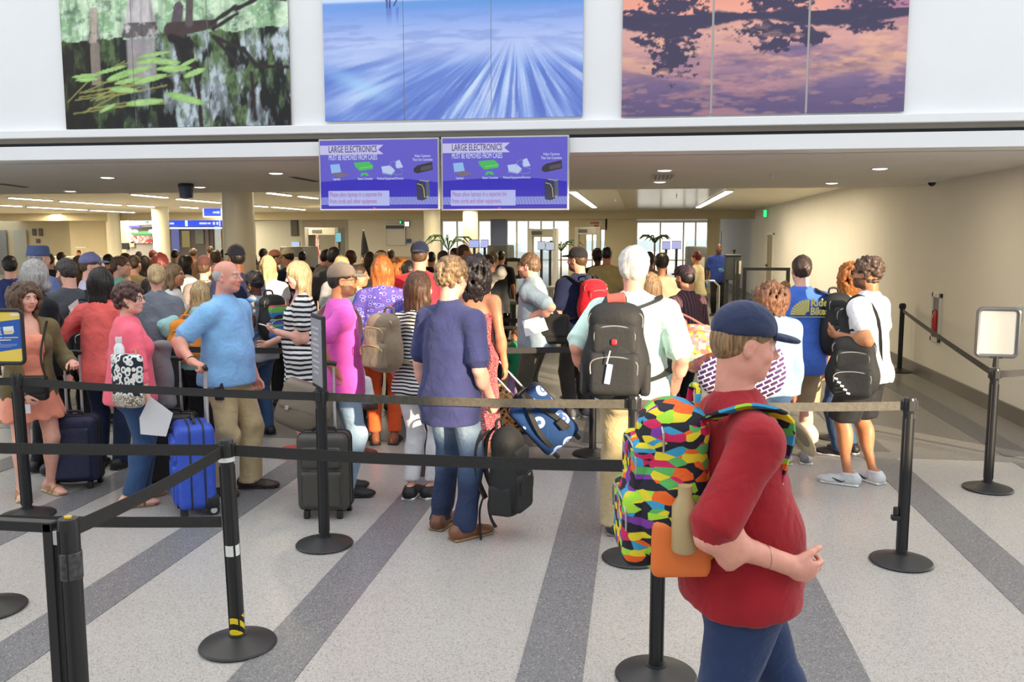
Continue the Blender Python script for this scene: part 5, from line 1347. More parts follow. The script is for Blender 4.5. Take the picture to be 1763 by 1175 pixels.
# gate of black rails by the podium
p = at2(1284, 18); q = at2(1357, 18); T = thing('rail_gate', 'black rail gate between the podium and the right wall', 'gate', (p+q)/2); wd = float(np.linalg.norm(q-p)); zz = hgt(461, 18)
for s_ in (-1, 1): obj('post', B().box((s_*wd/2, 0, zz/2), (.07, .07, zz)).me(), M_BLACKM, T)
obj('post', B().box((-wd/2+.03, 1.6, zz/2+.05), (.06, .06, zz+.1)).me(), M_BLACKM, T); obj('post', B().box((-wd/2-.1, 1.0, zz/2+.08), (.05, .05, zz+.16)).me(), M_BLACKM, T)
obj('rail', B().box((0, 0, zz-.03), (wd, .05, .06)).me(), M_BLACKM, T); obj('rail', B().box((0, 0, .25), (wd, .04, .05)).me(), M_BLACKM, T); obj('knob', B().ball((0, 0, zz+.05), .03).me(), M_BLACKM, T)
p = at2(1222, 17); T = thing('chrome_hoop', 'chrome hoop rail in front of the officer', 'rail', p); zz = hgt(484, 17); hw = 17/FPX*17
obj('hoop', B().tube([(-hw, 0, 0), (-hw, 0, zz-.1), (-hw+.1, 0, zz), (hw-.1, 0, zz), (hw, 0, zz-.1), (hw, 0, 0)], .022, 10).me(smooth=50), M_CHROME, T); obj('flange', B().cyl((-hw, 0, 0), (-hw, 0, .015), .06).cyl((hw, 0, 0), (hw, 0, .015), .06).me(), M_CHROME, T)
p = at2(883, 18); T = thing('info_stand', 'dark stand with a beige notice left of the man with papers', 'stand', p); zz = hgt(444, 18)
obj('post', B().box((0, .02, zz/2), (.12, .05, zz)).me(), M_BLACKM, T); obj('board', B().box((0, -.02, zz-.22), (.36, .03, .42), .006).me(), M_BLACKM, T); obj('paper', B().box((.0, -.04, zz-.22), (.22, .006, .28)).me(), mat('podium_paper', (.55, .52, .42), .5), T)
# steel tables for bins
for k, (px, d, w) in enumerate(((928, 15.5, 1.7), (1005, 20, 1.6), (640, 19, 2.6), (1090, 17, 2.0))):
    p = at2(px, d); T = thing('roller_table', ('steel roller table behind the man with papers', 'steel roller table by the far scanner frame', 'steel roller table behind the red-haired woman', 'steel roller table right of the white-haired man')[k], 'table', p)
    obj('top', B().box((0, 0, .78), (w, .6, .06), .01).me(), mat('table_steel', (.4, .38, .34), .35, metal=.7), T)
    for sx in (-1, 1):
        for sy in (-1, 1): obj('leg', B().box((sx*(w/2-.06), sy*.25, .375), (.05, .05, .75)).me(), M_CHROME, T)
    obj('shelf', B().box((0, 0, .3), (w-.1, .5, .03)).me(), mat('shelf_dark', (.06, .055, .05), .5), T)
# palms
def palm(px, yt, d, label, sc=1.0):
    p = at2(px, d); z = hgt(yt, d); T = thing('potted_palm', label, 'plant', p); r = random.Random(px)
    obj('pot', B().lathe([(.18, 0), (.24, .4), (.25, .42), (.22, .42)], seg=20).me(smooth=40), mat('pot_dark', (.08, .07, .06), .5), T)
    obj('trunk', B().cyl((0, 0, .38), (0, 0, z-.5), .035, .025, seg=8).me(), mat('palm_trunk', (.12, .08, .05), .7), T)
    for k in range(11):
        a = k*2.4; ln = r.uniform(.45, .75)*sc; b = B(); u = (math.cos(a), math.sin(a))
        pts = [(0, 0, z-.5), (u[0]*ln*.4, u[1]*ln*.4, z-.5+ln*.55), (u[0]*ln*.8, u[1]*ln*.8, z-.5+ln*.55), (u[0]*ln*1.15, u[1]*ln*1.15, z-.5+ln*.25)]
        b.tube(pts, [.006, .028, .03, .005], 6)
        o = obj('frond', b.me(), mat('palm_leaf', (.05, .09, .045), .5), T)
palm(772, 402, 25, 'palm in a dark pot beside the middle columns', 1.1); palm(966, 408, 29, 'dark palm behind the metal detector'); palm(1127, 392, 27, 'tall palm in front of the right glazing', .7)
T = thing('flag', 'black furled flag on a pole in the far office', 'flag', at2(626, 28)); zz = hgt(395, 28)
obj('pole', B().cyl((0, 0, 0), (0, 0, zz), .02, seg=8).me(), M_CHROME, T); obj('cloth', B().tube([(0, 0, zz-.05), (.02, 0, zz-.4), (.06, 0, zz-.9), (.08, 0, zz-1.1)], [.02, .09, .16, .10], 8).me(smooth=60), mat('flag_black', (.02, .02, .03), .8), T); obj('base', B().cyl((0, 0, 0), (0, 0, .05), .18).me(), M_BLACKM, T)
T = thing('flag', 'red and white striped flag furled inside the dark booth', 'flag', at2(546, 28.5)); zz = hgt(398, 28)
obj('pole', B().cyl((0, 0, 0), (0, 0, zz), .02, seg=8).me(), M_CHROME, T); obj('cloth', B().tube([(0, 0, zz-.05), (.02, 0, zz-.4), (.04, 0, zz-.9), (.05, 0, zz-1.1)], [.02, .06, .11, .07], 8).me(smooth=60), stripes('flag_stripe', (.55, .1, .1), (.75, .7, .7), 14, 'X', .5, 2), T); obj('base', B().cyl((0, 0, 0), (0, 0, .05), .18).me(), M_BLACKM, T)
# office details in the far wall
def box_at(name, label, cat, px, py, w, h, d, m, dep=.08, part='panel'):
    p = at_Y(px, py, d-dep/2); T = thing(name, label, cat, p); obj(part, B().box((0, 0, 0), (w/FPX*d, dep, h/FPX*d), min(.01, dep*.2)).me(), m, T); return T
dk = 31.0
T = box_at('office_window', 'office window with a dark blind in the far wall', 'window', 681, 405, 36, 36, dk, mat('office_glass', (.55, .53, .50), .3)); obj('blind', B().box((0, -.05, .30), (.68, .03, .14)).me(), mat('blind_dark', (.05, .07, .12), .5), T)
b = B()
for s_ in (-1, 1): b.box((s_*.36, -.05, 0), (.03, .04, .74))
b.box((0, -.05, .365), (.74, .04, .03)); obj('frame', b.me(), M_MULL, T)
T = box_at('lit_sign', 'small white lit sign on the far office wall', 'sign', 701, 386, 9, 9, dk, M_BLACKM); obj('face', B().box((0, -.045, 0), (.16, .006, .16)).me(), glow('lit_white', (.8, .88, 1), 2), T)
T = box_at('exit_sign', 'green exit light on the far office wall', 'sign', 690, 383, 4, 6, dk, M_BLACKM); obj('face', B().box((0, -.045, 0), (.06, .006, .1)).me(), glow('exit_green', (.05, .85, .25), 1.2), T)
box_at('blue_box', 'small blue box low on the far office wall', 'box', 704, 415, 8, 7, dk, mat('box_blue', (.03, .05, .25), .5))
box_at('dark_doorway', 'dark narrow doorway left of the scanner booth', 'door', 507, 393, 13, 28, dk, mat('doorway_dark', (.05, .035, .03), .4))
box_at('door_sign', 'faint sign over the scanner booth', 'sign', 545, 386, 26, 4, dk, mat('sign_pinkish', (.45, .30, .25), .5), .02)
box_at('door_sign', 'small sign with red lettering above the narrow far doorway', 'sign', 1023, 386, 30, 12, dk, mat('sign_cream', (.55, .5, .38), .5), .03)
T = [o for o in bpy.data.objects if o.get('label') == 'small sign with red lettering above the narrow far doorway'][0]
obj('text_line', B().box((-.05, -.02, .04), (.18, .006, .06)).me(), mat('sign_red', (.55, .08, .05), .5), T); obj('text_line', B().box((.10, -.02, .04), (.14, .006, .05)).me(), mat('sign_ink', (.10, .09, .08), .5), T); obj('text_line', B().box((.08, -.02, -.06), (.16, .006, .07)).me(), mat('sign_red', (.55, .08, .05), .5), T)
# shops at the far left
ds = 34
T = box_at('shop_front', 'bright shop front with menu boards behind the left column', 'shop', 242, 440, 54, 112, ds+1.2, mat('shop_wall', (.42, .40, .42), .5), .1)
for nm, px, py, w, h, m in (('lit_sign', 250, 383, 42, 7, glow('shop_white', (.75, .85, 1), 1.6)), ('lit_sign', 232, 391, 22, 5, glow('shop_violet', (.20, .18, .75), 1.3)), ('lit_sign', 254, 383, 8, 6, glow('shop_green2', (.03, .4, .18), 1)), ('shelf_light', 244, 402, 42, 4, glow('shop_green', (.12, .75, .18), 1.2)), ('globe_lamp', 233, 398, 8, 7, glow('shop_lamp', (1, .97, .9), 2.5)), ('globe_lamp', 260, 398, 8, 7, glow('shop_lamp', (1, .97, .9), 2.5)), ('dark_shelf', 245, 394, 40, 6, mat('shop_dark', (.06, .05, .05), .5)),
                        ('goods', 244, 413, 44, 14, blotch('shop_goods', [(0, (.5, .08, .1)), (.25, (.6, .58, .6)), (.5, (.3, .3, .5)), (.7, (.7, .4, .45)), (.85, (.6, .6, .65))], 14, kind='CELL')), ('machine', 216, 424, 14, 12, M_BLACKM), ('machine', 228, 421, 10, 11, mat('shop_cream', (.5, .45, .35), .5)), ('advert', 197, 425, 10, 14, glow('shop_ad', (.55, .45, .35), .8))):
    p = at_Y(px, py, ds+1.05)-A3(T.location); obj(nm, B().box(tuple(p), (w/FPX*ds, .08, h/FPX*ds), .01).me(), m, T)
T = box_at('overhead_sign', 'long blue overhead sign with white lettering behind the big column', 'sign', 337, 384, 100, 12, 32, mat('sign_blue', (.02, .06, .5), .4, emit=(.02, .07, .85), estr=1.1), .12)
obj('light_bar', B().box((0, -.02, -.20), (2.1, .12, .06)).me(), glow('bar_white', (.8, .88, 1), 1.5), T); obj('divider', B().box((-.35, -.07, 0), (.09, .02, .26)).me(), glow('bar_white', (.8, .88, 1), 1.5), T)
for x_, w_, h_ in ((-.95, .18, .07), (.33, .30, .07), (.58, .14, .06), (.78, .09, .11), (.92, .08, .11), (1.02, .05, .2)): obj('text_line', B().box((x_, -.066, -.02), (w_, .006, h_)).me(), glow('sign_white', (.7, .75, .9), 1), T)
b = B()
for s_ in (-.8, .8): b.cyl((s_, 0, .13), (s_, 0, ZC-T.location[2]), .015, seg=8)
obj('rod', b.me(), M_CHROME, T)
T = box_at('hanging_sign', 'small blue hanging sign on rods left of the big column', 'sign', 367, 366, 34, 14, 27, mat('sign_blue', (.02, .06, .5), .4, emit=(.02, .07, .85), estr=1.1), .1)
obj('light_bar', B().box((0, -.02, -.14), (.62, .1, .04)).me(), glow('bar_white', (.8, .88, 1), 1.5), T); obj('text_line', B().box((.08, -.056, .0), (.12, .006, .06)).me(), glow('sign_white', (.7, .75, .9), 1), T); obj('text_line', B().box((.20, -.056, .0), (.10, .006, .08)).me(), glow('sign_white', (.7, .75, .9), 1), T)
for s_ in (-1, 1): obj('end_bar', B().box((s_*.31, -.02, -.01), (.03, .1, .26)).me(), glow('bar_white', (.8, .88, 1), 1.5), T)
b = B()
for s_ in (-1, 1): b.cyl((s_*.26, 0, .1), (s_*.26, 0, ZC-T.location[2]), .012, seg=8)
obj('rod', b.me(), M_CHROME, T)
box_at('shop_front', 'dark doorway with a yellow poster under the long blue sign', 'shop', 330, 442, 88, 110, 33.2, mat('shop_dim', (.14, .12, .12), .4), .1)
T = [o for o in bpy.data.objects if o.get('label') == 'dark doorway with a yellow poster under the long blue sign'][0]
for nm, px, py, w, h, m in (('poster', 320, 412, 14, 30, glow('poster_yellow', (.42, .33, .12), .55)), ('poster', 344, 408, 16, 26, mat('poster_green', (.25, .27, .18), .5)), ('curtain_panel', 302, 412, 14, 46, glow('curtain_violet', (.16, .18, .42), .7)), ('post', 357, 415, 7, 60, mat('post_brown', (.22, .16, .12), .5)), ('steel_panel', 376, 415, 12, 60, M_CHROME), ('exit_light', 375, 396, 4, 3, glow('exit_green', (.05, .85, .25), 1.2)), ('exit_light', 377, 420, 5, 3, glow('exit_green', (.05, .85, .25), 1.2))):
    p = at_Y(px, py, 33.05)-A3(T.location); obj(nm, B().box(tuple(p), (w/FPX*33, .06, h/FPX*33), .008).me(), m, T)
# pictures and doors on the far left wall
for k, (px, py, w, h) in enumerate(((59, 400, 8, 13), (70, 400, 8, 14), (65.5, 415, 8, 8))):
    T = box_at('wall_picture', ('left framed dark portrait on the far left wall', 'right framed dark portrait on the far left wall', 'small dark plaque under the two portraits')[k], 'picture', px, py, w, h, 42.0, mat('frame_brown', (.12, .10, .09), .5), .05, 'frame')
    obj('print', B().box((0, -.03, 0), ((w-2)/FPX*41, .01, (h-2)/FPX*41)).me(), mat('print%d' % k, (.07+.03*k, .07, .08), .4, noise=.4, nscale=6), T)
for k, (px, w, c) in enumerate(((4, 22, (.22, .23, .23)), (37, 26, (.42, .43, .38)), (160, 28, (.40, .36, .28)))):
    T = box_at('service_door', ('grey door at the left edge of the far wall', 'pale green door beside the grey one on the far wall', 'beige cabinet doors near the shop on the far wall')[k], 'door', px, 437, w, 88, 41.93, mat('door_far%d' % k, c, .5), .06, 'leaf')
    obj('handle', B().box((w/FPX*41*.38, -.05, -.1), (.04, .05, .16)).me(), M_CHROME, T)
T = box_at('service_counter', 'pale counter in front of the far left wall', 'counter', 130, 452, 130, 22, 30, mat('counter_top', (.5, .47, .38), .5), .6); obj('front', B().box((0, -.2, -T.location[2]/2-.1), (2.5, .1, T.location[2]-.2)).me(), mat('counter_front', (.10, .10, .09), .5), T); obj('lamp', B().box((.35, -.1, .55), (.42, .1, .05)).cyl((.35, -.1, .2), (.35, -.1, .55), .015, seg=8).me(), mat('lamp_cream', (.7, .65, .5), .5), T)
# ------------------------------------------------------------------ bags
def strap_me(pts, w=.022, t=.004):
    return B().tube(pts, 1, flat=(w, t)).me(smooth=60)
def smooth_path(pts, n=5):
    P = [A3(p) for p in pts]; out = []
    for i in range(len(P)-1):
        p0, p1, p2, p3 = P[max(i-1, 0)], P[i], P[i+1], P[min(i+2, len(P)-1)]
        for k in range(n):
            t = k/n; out.append(.5*((2*p1)+(-p0+p2)*t+(2*p0-5*p1+4*p2-p3)*t*t+(-p0+3*p1-3*p2+p3)*t**3))
    out.append(P[-1]); return [tuple(p) for p in out]
def backpack(label, loc, rz, size, main, pocket=None, trim=None, rot=None, name='backpack', cat='backpack', h=.0135, hands=True, zips=None, mesh_pocket=None, amp=.009, badge=None):
    """a soft pack: local -y is its outer face, origin at its lower middle"""
    w, d, H = size; T = thing(name, label, cat, loc, rz, rot=rot)
    q = Soft(); q.box((0, 0, H*.47), (w*.42, d*.40, H*.47), min(w, d)*.38, .02); q.ell((0, -d*.08, H*.34), (w*.52, d*.50, H*.36), .07); q.ell((0, 0, H*.85), (w*.40, d*.40, H*.15), .04)
    P_, Q_ = q.net(h, folds(amp, int(w*1000), 12)); obj('shell', mesh_from('shell', P_, Q_), main, T)
    if pocket is not None:
        q = Soft(); q.box((0, -d*.42, H*.27), (w*.38, d*.20, H*.22), d*.14, .02); P_, Q_ = q.net(h, folds(amp*.8, 3, 14)); obj('front_pocket', mesh_from('pk', P_, Q_), pocket, T)
        q = Soft(); q.box((0, -d*.36, H*.62), (w*.34, d*.16, H*.16), d*.12, .02); P_, Q_ = q.net(h); obj('front_pocket', mesh_from('pk', P_, Q_), pocket, T)
    z = zips or mat('zip_metal', (.45, .44, .42), .35, metal=.7)
    for z0, ww, y, r_ in ((.43, .35, -.60, .06), (.74, .30, -.48, .06), (.90, .40, -.20, .10)):
        pts = [(-w*ww, y*d, H*(z0-.16)), (-w*ww, y*d-.002, H*(z0-.05)), (-w*ww*.7, y*d-.004, H*z0), (0, y*d-.006, H*(z0+.02)), (w*ww*.7, y*d-.004, H*z0), (w*ww, y*d-.002, H*(z0-.05)), (w*ww, y*d, H*(z0-.16))]
        obj('zipper', B().tube(smooth_path(pts, 4), .004, 5).me(), z, T)
    obj('grab_handle', B().tube(smooth_path([(-.05, d*.25, H*.93), (-.04, d*.28, H+.03), (.04, d*.28, H+.03), (.05, d*.25, H*.93)], 4), .009, 6).me(smooth=60), trim or main, T)
    if mesh_pocket:
        for sx in (-1, 1):
            q = Soft(); q.box((sx*w*.46, 0, H*.2), (w*.08, d*.34, H*.17), .02, .01); P_, Q_ = q.net(h); obj('side_pocket', mesh_from('sp', P_, Q_), mesh_pocket, T)
    if badge:
        obj('badge', B().box((0, -d*.56, H*.60), (.034, .012, .034), .008).me(), badge, T)
    return T
def wear(P, T, c, sides=(0, 1), m=None, w=.026, size=(.3, .2, .45), front=None):
    """shoulder straps of pack T (its origin at local c of person P)"""
    W_, D_, H_ = size; H = P.H; c = A3(c)
    for i in sides:
        sg = -1 if i == 0 else 1; S = P.S[i]-P.X*(sg*.035*H)+A3((0, 0, .040*H))
        g = .062*H*P.g+.012 if front is None else front
        pts = [c+A3((sg*W_*.25, D_*.35, H_*.9)), S+A3((0, -.055*H, .0)), S+A3((0, .0, .018)), S+A3((sg*.01, .055*H, -.012*H)), A3((S[0]+sg*.012*H, g+.02, S[2]-.10*H)), A3((S[0]+sg*.035*H, g*.55, S[2]-.19*H)), A3((S[0]+sg*.05*H, -.03*H, S[2]-.235*H)), c+A3((sg*W_*.38, D_*.3, H_*.14))]
        if front is not None: pts = pts[:4]+[A3((S[0]-sg*.01, g, S[2]-.10*H)), A3((S[0]-sg*.01, g*.3, S[2]-.20*H)), A3((S[0]-sg*.02, -.06*H, S[2]-.22*H)), pts[-1]]
        R_ = np.array(Matrix.Rotation(P.rz-T.rotation_euler[2], 3, 'Z'))
        pts = [tuple(R_@(A3(p)-c)) for p in smooth_path(pts, 4)]
        obj('strap', strap_me(pts, w), m, T)
def pack_on(P, label, size, z, main, sides=(0, 1), back=None, dx=0, strap=None, rzoff=0, front=None, **kw):
    y = -(.062*P.H*P.g+.022+size[1]*.5) if back is None else back
    c = A3((dx, y, z)); T = backpack(label, P.wld(c), P.rz+math.radians(rzoff), size, main, **kw)
    if sides: wear(P, T, c, sides, strap or main, size=size, front=front)
    return T
def sling_strap(P, T, pts, m, w=.016, name='strap'):
    o = A3(T.location); R = P.Rz
    pts = [tuple(np.array(Matrix.Rotation(-T.rotation_euler[2], 3, 'Z'))@(P.wld(p)-o)) for p in smooth_path(pts, 5)]
    return obj(name, strap_me(pts, w, .003), m, T)
def soft_thing(name, label, cat, loc, rz, parts, rot=None, group=None):
    T = thing(name, label, cat, loc, rz, group, rot)
    for nm, q, h, m, dsp in parts:
        P_, Q_ = q.net(h, dsp); obj(nm, mesh_from(nm, P_, Q_), m, T)
    return T
def suitcase(label, px, rowb, w, d, h, rz, main, trim, grip_z=1.0, tilt=0, soft=True, name='suitcase', pockets=True, pos=None, wheel_cap=None, handle=True, dec=None):
    p = pos if pos is not None else at_z(px, rowb); T = thing(name, label, 'suitcase', (p[0], p[1], .0), 0, rot=(math.radians(tilt), 0, math.radians(rz)))
    z0 = .055
    q = Soft(); q.box((0, 0, z0+h/2), (w/2, d/2, h/2), .045, .02); q.ell((0, -d*.1, z0+h*.45), (w*.47, d*.48, h*.46), .04)
    P_, Q_ = q.net(.012, folds(.0025, 5, 8) if soft else None); obj('shell', mesh_from('shell', P_, Q_), main, T)
    if pockets:
        for zc, hh in ((.30, .24), (.71, .14)):
            q = Soft(); q.box((0, -d*.5, z0+h*zc), (w*.40, .030, h*hh), .024, .01); P_, Q_ = q.net(.010); obj('front_pocket', mesh_from('pk', P_, Q_), main, T)
            o = B().tube([(x, -d*.5-.024, z0+h*zc+z) for x, z in rr(w*.74, h*hh*1.75, .03)], .0035, 5, True); obj('zipper', o.me(), trim, T)
    o = B()
    for y in (-d*.16, d*.2): o.tube([(x, y, z0+h/2+z) for x, z in rr(w+.006, h+.006, .05)], .006, 6, True)
    obj('piping', o.me(smooth=60), trim, T)
    if handle:
        for sx in (-1, 1): obj('handle_rod', B().cyl((sx*.055, d*.38, z0+h-.05), (sx*.055, d*.38, grip_z-.02), .0085, seg=10).cyl((sx*.055, d*.38, z0+h-.05), (sx*.055, d*.38, z0+h+(grip_z-z0-h)*.55), .0105, seg=10).me(smooth=50), mat('rod_alu', (.62, .62, .64), .28, metal=.8), T)
        obj('grip', B().tube([(-.075, d*.38, grip_z), (-.04, d*.38, grip_z+.008), (.04, d*.38, grip_z+.008), (.075, d*.38, grip_z)], .016, 8).me(smooth=60), M_BLACKM, T)
    obj('carry_handle', B().tube(smooth_path([(-.08, 0, z0+h-.005), (-.06, 0, z0+h+.03), (.06, 0, z0+h+.03), (.08, 0, z0+h-.005)], 4), .011, 6).me(smooth=60), trim, T)
    for sx in (-1, 1):
        wq = obj('wheel', B().cyl((sx*(w/2-.045), d*.40, .040), (sx*(w/2-.012), d*.40, .040), .040, seg=18).me(smooth=40), M_BLACKM, T)
        obj('wheel_hub', B().cyl((sx*(w/2-.047), d*.40, .040), (sx*(w/2-.009), d*.40, .040), .022, seg=12).me(), wheel_cap or mat('hub_grey', (.35, .35, .36), .4), wq)
        obj('wheel_guard', B().box((sx*(w/2-.03), d*.36, .10), (.065, .10, .10), .02).me(smooth=40), M_BLACKM, T)
        obj('foot', B().box((sx*(w/2-.06), -d*.36, .03), (.04, .05, .06), .01).me(), M_BLACKM, T)
    return T
def sheet(name, label, cat, pts, m, thick=.002, part=None):
    """a sheet of paper or card: four or more corners in world space, gently bent"""
    pts = [A3(p) for p in pts]; c = sum(pts)/len(pts); n = unit(np.cross(pts[1]-pts[0], pts[2]-pts[0]))
    k = len(pts); V = [p+n*thick/2-c for p in pts]+[p-n*thick/2-c for p in pts]
    bm = B(); a = [bm.bm.verts.new(v) for v in V]
    bm.bm.faces.new(a[:k]); bm.bm.faces.new(list(reversed(a[k:])))
    for i in range(k): bm.bm.faces.new((a[i], a[i+k], a[(i+1) % k+k], a[(i+1) % k]))
    o = obj(name, bm.me(), m); o.location = tuple(c); return tag(o, label, cat)
def phone(P, i, label, m=None, along=None):
    """phone lying in hand i of person P"""
    d, n = P.hd[i], P.hn[i]; c = P.wld(P.W[i]+d*.085+n*.026); x = P.Rz@np.cross(d, n); d2, n2 = P.Rz@d, P.Rz@n
    T = thing('phone', label, 'phone', c); M = Matrix((x, d2, n2)).transposed()
    T.rotation_euler = M.to_euler(); obj('case', B().box((0, .02, 0), (.07, .14, .009), .003).me(), m or M_BLACKM, T); obj('display', B().box((0, .02, .005), (.062, .128, .001)).me(), mat('phone_glass', (.04, .05, .06), .12), T)
    return T

# ------------------------------------------------------------------ people in the front lanes
c_ = lambda n, r, g, b, **k: cloth(n, hexc(r, g, b), **k)
h_black = hairmat('hair_black', (.006, .005, .005), (.035, .028, .025), .35); h_brown = hairmat('hair_brown', (.035, .018, .010), (.16, .09, .05)); h_dbrown = hairmat('hair_dark_brown', (.018, .010, .007), (.085, .05, .032))
h_lbrown = hairmat('hair_light_brown', (.11, .06, .028), (.38, .24, .12)); h_blonde = hairmat('hair_blonde', (.30, .19, .08), (.74, .56, .31)); h_ginger = hairmat('hair_ginger', (.20, .055, .012), (.62, .24, .07))
h_red = hairmat('hair_auburn', (.16, .04, .010), (.50, .16, .035)); h_grey = hairmat('hair_grey', (.20, .19, .18), (.48, .46, .44)); h_white = hairmat('hair_white', (.42, .40, .37), (.74, .71, .67)); h_wine = hairmat('hair_wine', (.05, .008, .008), (.20, .03, .025))
m_denim = c_('denim', 56, 84, 122); m_ldenim = c_('light_denim', 150, 175, 200); m_ddenim = c_('dark_denim', 34, 44, 72); m_khaki = c_('khaki', 196, 176, 134); m_blackc = c_('black_cloth', 24, 24, 28); m_navy = c_('navy_cloth', 32, 36, 62); m_white = c_('white_cloth', 236, 236, 240); m_greyc = c_('grey_cloth', 118, 120, 124)
m_brownl = mat('brown_leather', (.17, .065, .03), .42, noise=.3, nscale=12); m_dleather = mat('dark_leather', (.05, .03, .022), .45); m_sole = mat('rubber_sole', (.70, .66, .58), .6); m_soleb = mat('brown_sole', (.30, .18, .08), .6); m_wsole = mat('white_rubber', (.85, .85, .84), .5); m_blackl = mat('black_shoe', (.014, .014, .015), .5)
m_skinny = m_white
BR, DB = (.10, .05, .03), (.03, .02, .015)

# woman in a peach dress
p1 = Person('woman in a peach dress and olive cardigan with dark curls holding a suitcase handle', (40, 487, dg(852)), face=-128, sex='f', skin='fair', arms=(('px', 124, 624, -.02, {'hint': (-.4, -.6, -1), 'n': (0, 0, -1)}), ('px', 46, 682, -.22, {'hint': (.6, -.7, -.3)})), turn=-12, nod=8, stance=.10, curl=(60, 55), girth=.98)
p1.body(brow=BR, lips=hexc(205, 110, 105), feet='bare').hair('longcurly', hairmat('hair_curls', (.03, .016, .011), (.17, .10, .06)), length=.125, vol=.004, seed=2)
p1.dress(c_('peach_cloth', 246, 160, 132), hem=.37, flare=.075, top=.238, label=None).shirt(c_('olive_cloth', 112, 98, 66), name='cardigan', long=True, hem=.42, loose=.018, open_front=.075, amp=.006)
p1.shoes(mat('tan_strap', (.45, .26, .12), .5), mat('tan_sole', (.55, .42, .26), .6), 'sandal')
# woman in a pink blouse
p2 = Person('woman in a pink blouse and blue jeans with short dark hair, seen from behind', (216, 490, dg(866)), face=-48, sex='f', skin='fair', arms=(('l', (-.19, .16, .98), {'hint': (-.5, -1, -.2)}), ('px', 258, 700, -.20, {'hint': (.4, -1, -.1)})), turn=32, stance=.085, step=(.05, -.05), curl=(30, 45), girth=1.12)
p2.body(brow=DB, feet='bare').hair('curly', hairmat('hair_plum_brown', (.03, .014, .012), (.15, .075, .06)), vol=.010, seed=3).glasses(M_BLACKM)
p2.shirt(c_('pink_cloth', 248, 108, 128), name='blouse', long=False, sleeve=1.0, hem=.47, loose=.022, flare=.02, amp=.008).trousers(m_denim, hang=.020, to=.97).shoes(mat('sandal_brown', (.16, .08, .05), .5), mat('sandal_sole', (.30, .17, .09), .6), 'sandal')
q = Soft(); E_, W_ = p2.E[1], p2.W[1]; v = (W_-E_); q.cap(E_-v*.05, E_+v*.22, .047, .050, .01); q.cap(p2.E[0], p2.E[0]+(p2.W[0]-p2.E[0])*.25, .047, .050, .01); p2.part('rolled_cuff', q, .012, c_('pink_cloth', 248, 108, 128), folds(.004, 2, 40))
p2.ring('bracelet', 1, M_CHROME, .03)
# old man in light blue
_sc = at_z(338, 880); grip3 = A3((_sc[0], _sc[1], 1.01))+np.array(Matrix.Rotation(math.radians(-56), 3, 'Z'))@A3((0, .095, 0))
p3 = Person('bald grey-haired man in a light blue polo and khaki trousers holding a blue suitcase', (384, 449, dg(845)), face=-97, sex='m', skin='pink', girth=1.26, arms=('down', ('w', grip3+A3((-.085, -.015, .045)), {'hint': (.08, -1, -.35), 'n': (0, .2, -1), 'dir': (0, 1, -.35)})), turn=-4, stance=.10, step=(.10, -.06), curl=(70, 72), fatarm=1.12, toe=16)
p3.body(brow=(.35, .30, .26), nose=1.06).hair('bald', hairmat('hair_thin_grey', (.32, .30, .28), (.62, .60, .57)))
sk = c_('sky_cloth', 138, 190, 236); p3.shirt(sk, hem=.475, sleeve=.80, loose=.018, collar=sk, amp=.005, flare=.01).trousers(m_khaki, hang=.032, loose=.012, amp=.008).shoes(m_dleather, mat('dark_sole', (.03, .02, .018), .6))
p3.ring('watch', 1, M_BLACKM, .036)
bx = B().box((.20, .06, .80), (.025, .07, .13), .008); obj('belt_phone', bx.me(smooth=40), M_BLACKM, p3.root)
# man in pink tee
p4 = Person('bearded man in a magenta tee and taupe cap with a shoulder bag', (583, 456, 6.35), face=-62, sex='m', skin='olive', girth=1.08, arms=('down', ('px', 577, 640, -.22, {'hint': (.5, -1, -.2), 'n': (-.2, -.2, -1)})), turn=14, curl=(30, 70), stance=.09)
p4.body(brow=DB, beard=(.05, .03, .025)).hair('buzz', h_black).cap(c_('taupe_cloth', 134, 118, 104)).glasses(M_BLACKM)
p4.shirt(c_('magenta_cloth', 226, 92, 190), hem=.44, sleeve=.72, loose=.020, flare=.02, amp=.008).trousers(m_ldenim, hang=.014).shoes(m_blackl)
# striped dress
p5 = Person('blonde woman in a black and white striped dress looking at her phone', (517, 452, dg(782)), face=112, sex='f', skin='fair', girth=1.22, lod=0, arms=(('px', 478, 572, -.12, {'hint': (-.5, -1, -.5), 'n': (.3, 0, 1)}), ('px', 462, 592, .12, {'hint': (.5, -1, -.5)})), nod=14, curl=(50, 60), fatarm=1.2)
p5.body(brow=BR).hair('long', h_blonde, length=.21, vol=.006).dress(stripes('bw_stripe', (.02, .02, .022), (.80, .80, .80), 24, 'Z', .45, .8), hem=.30, flare=.02, sleeve=.62, loose=.014).shoes(mat('red_shoe', (.55, .05, .05), .45), mat('red_sole', (.5, .06, .05), .5), 'flat')
phone(p5, 0, 'white phone in the striped dress woman\'s hand', mat('phone_white', (.75, .75, .75), .3))
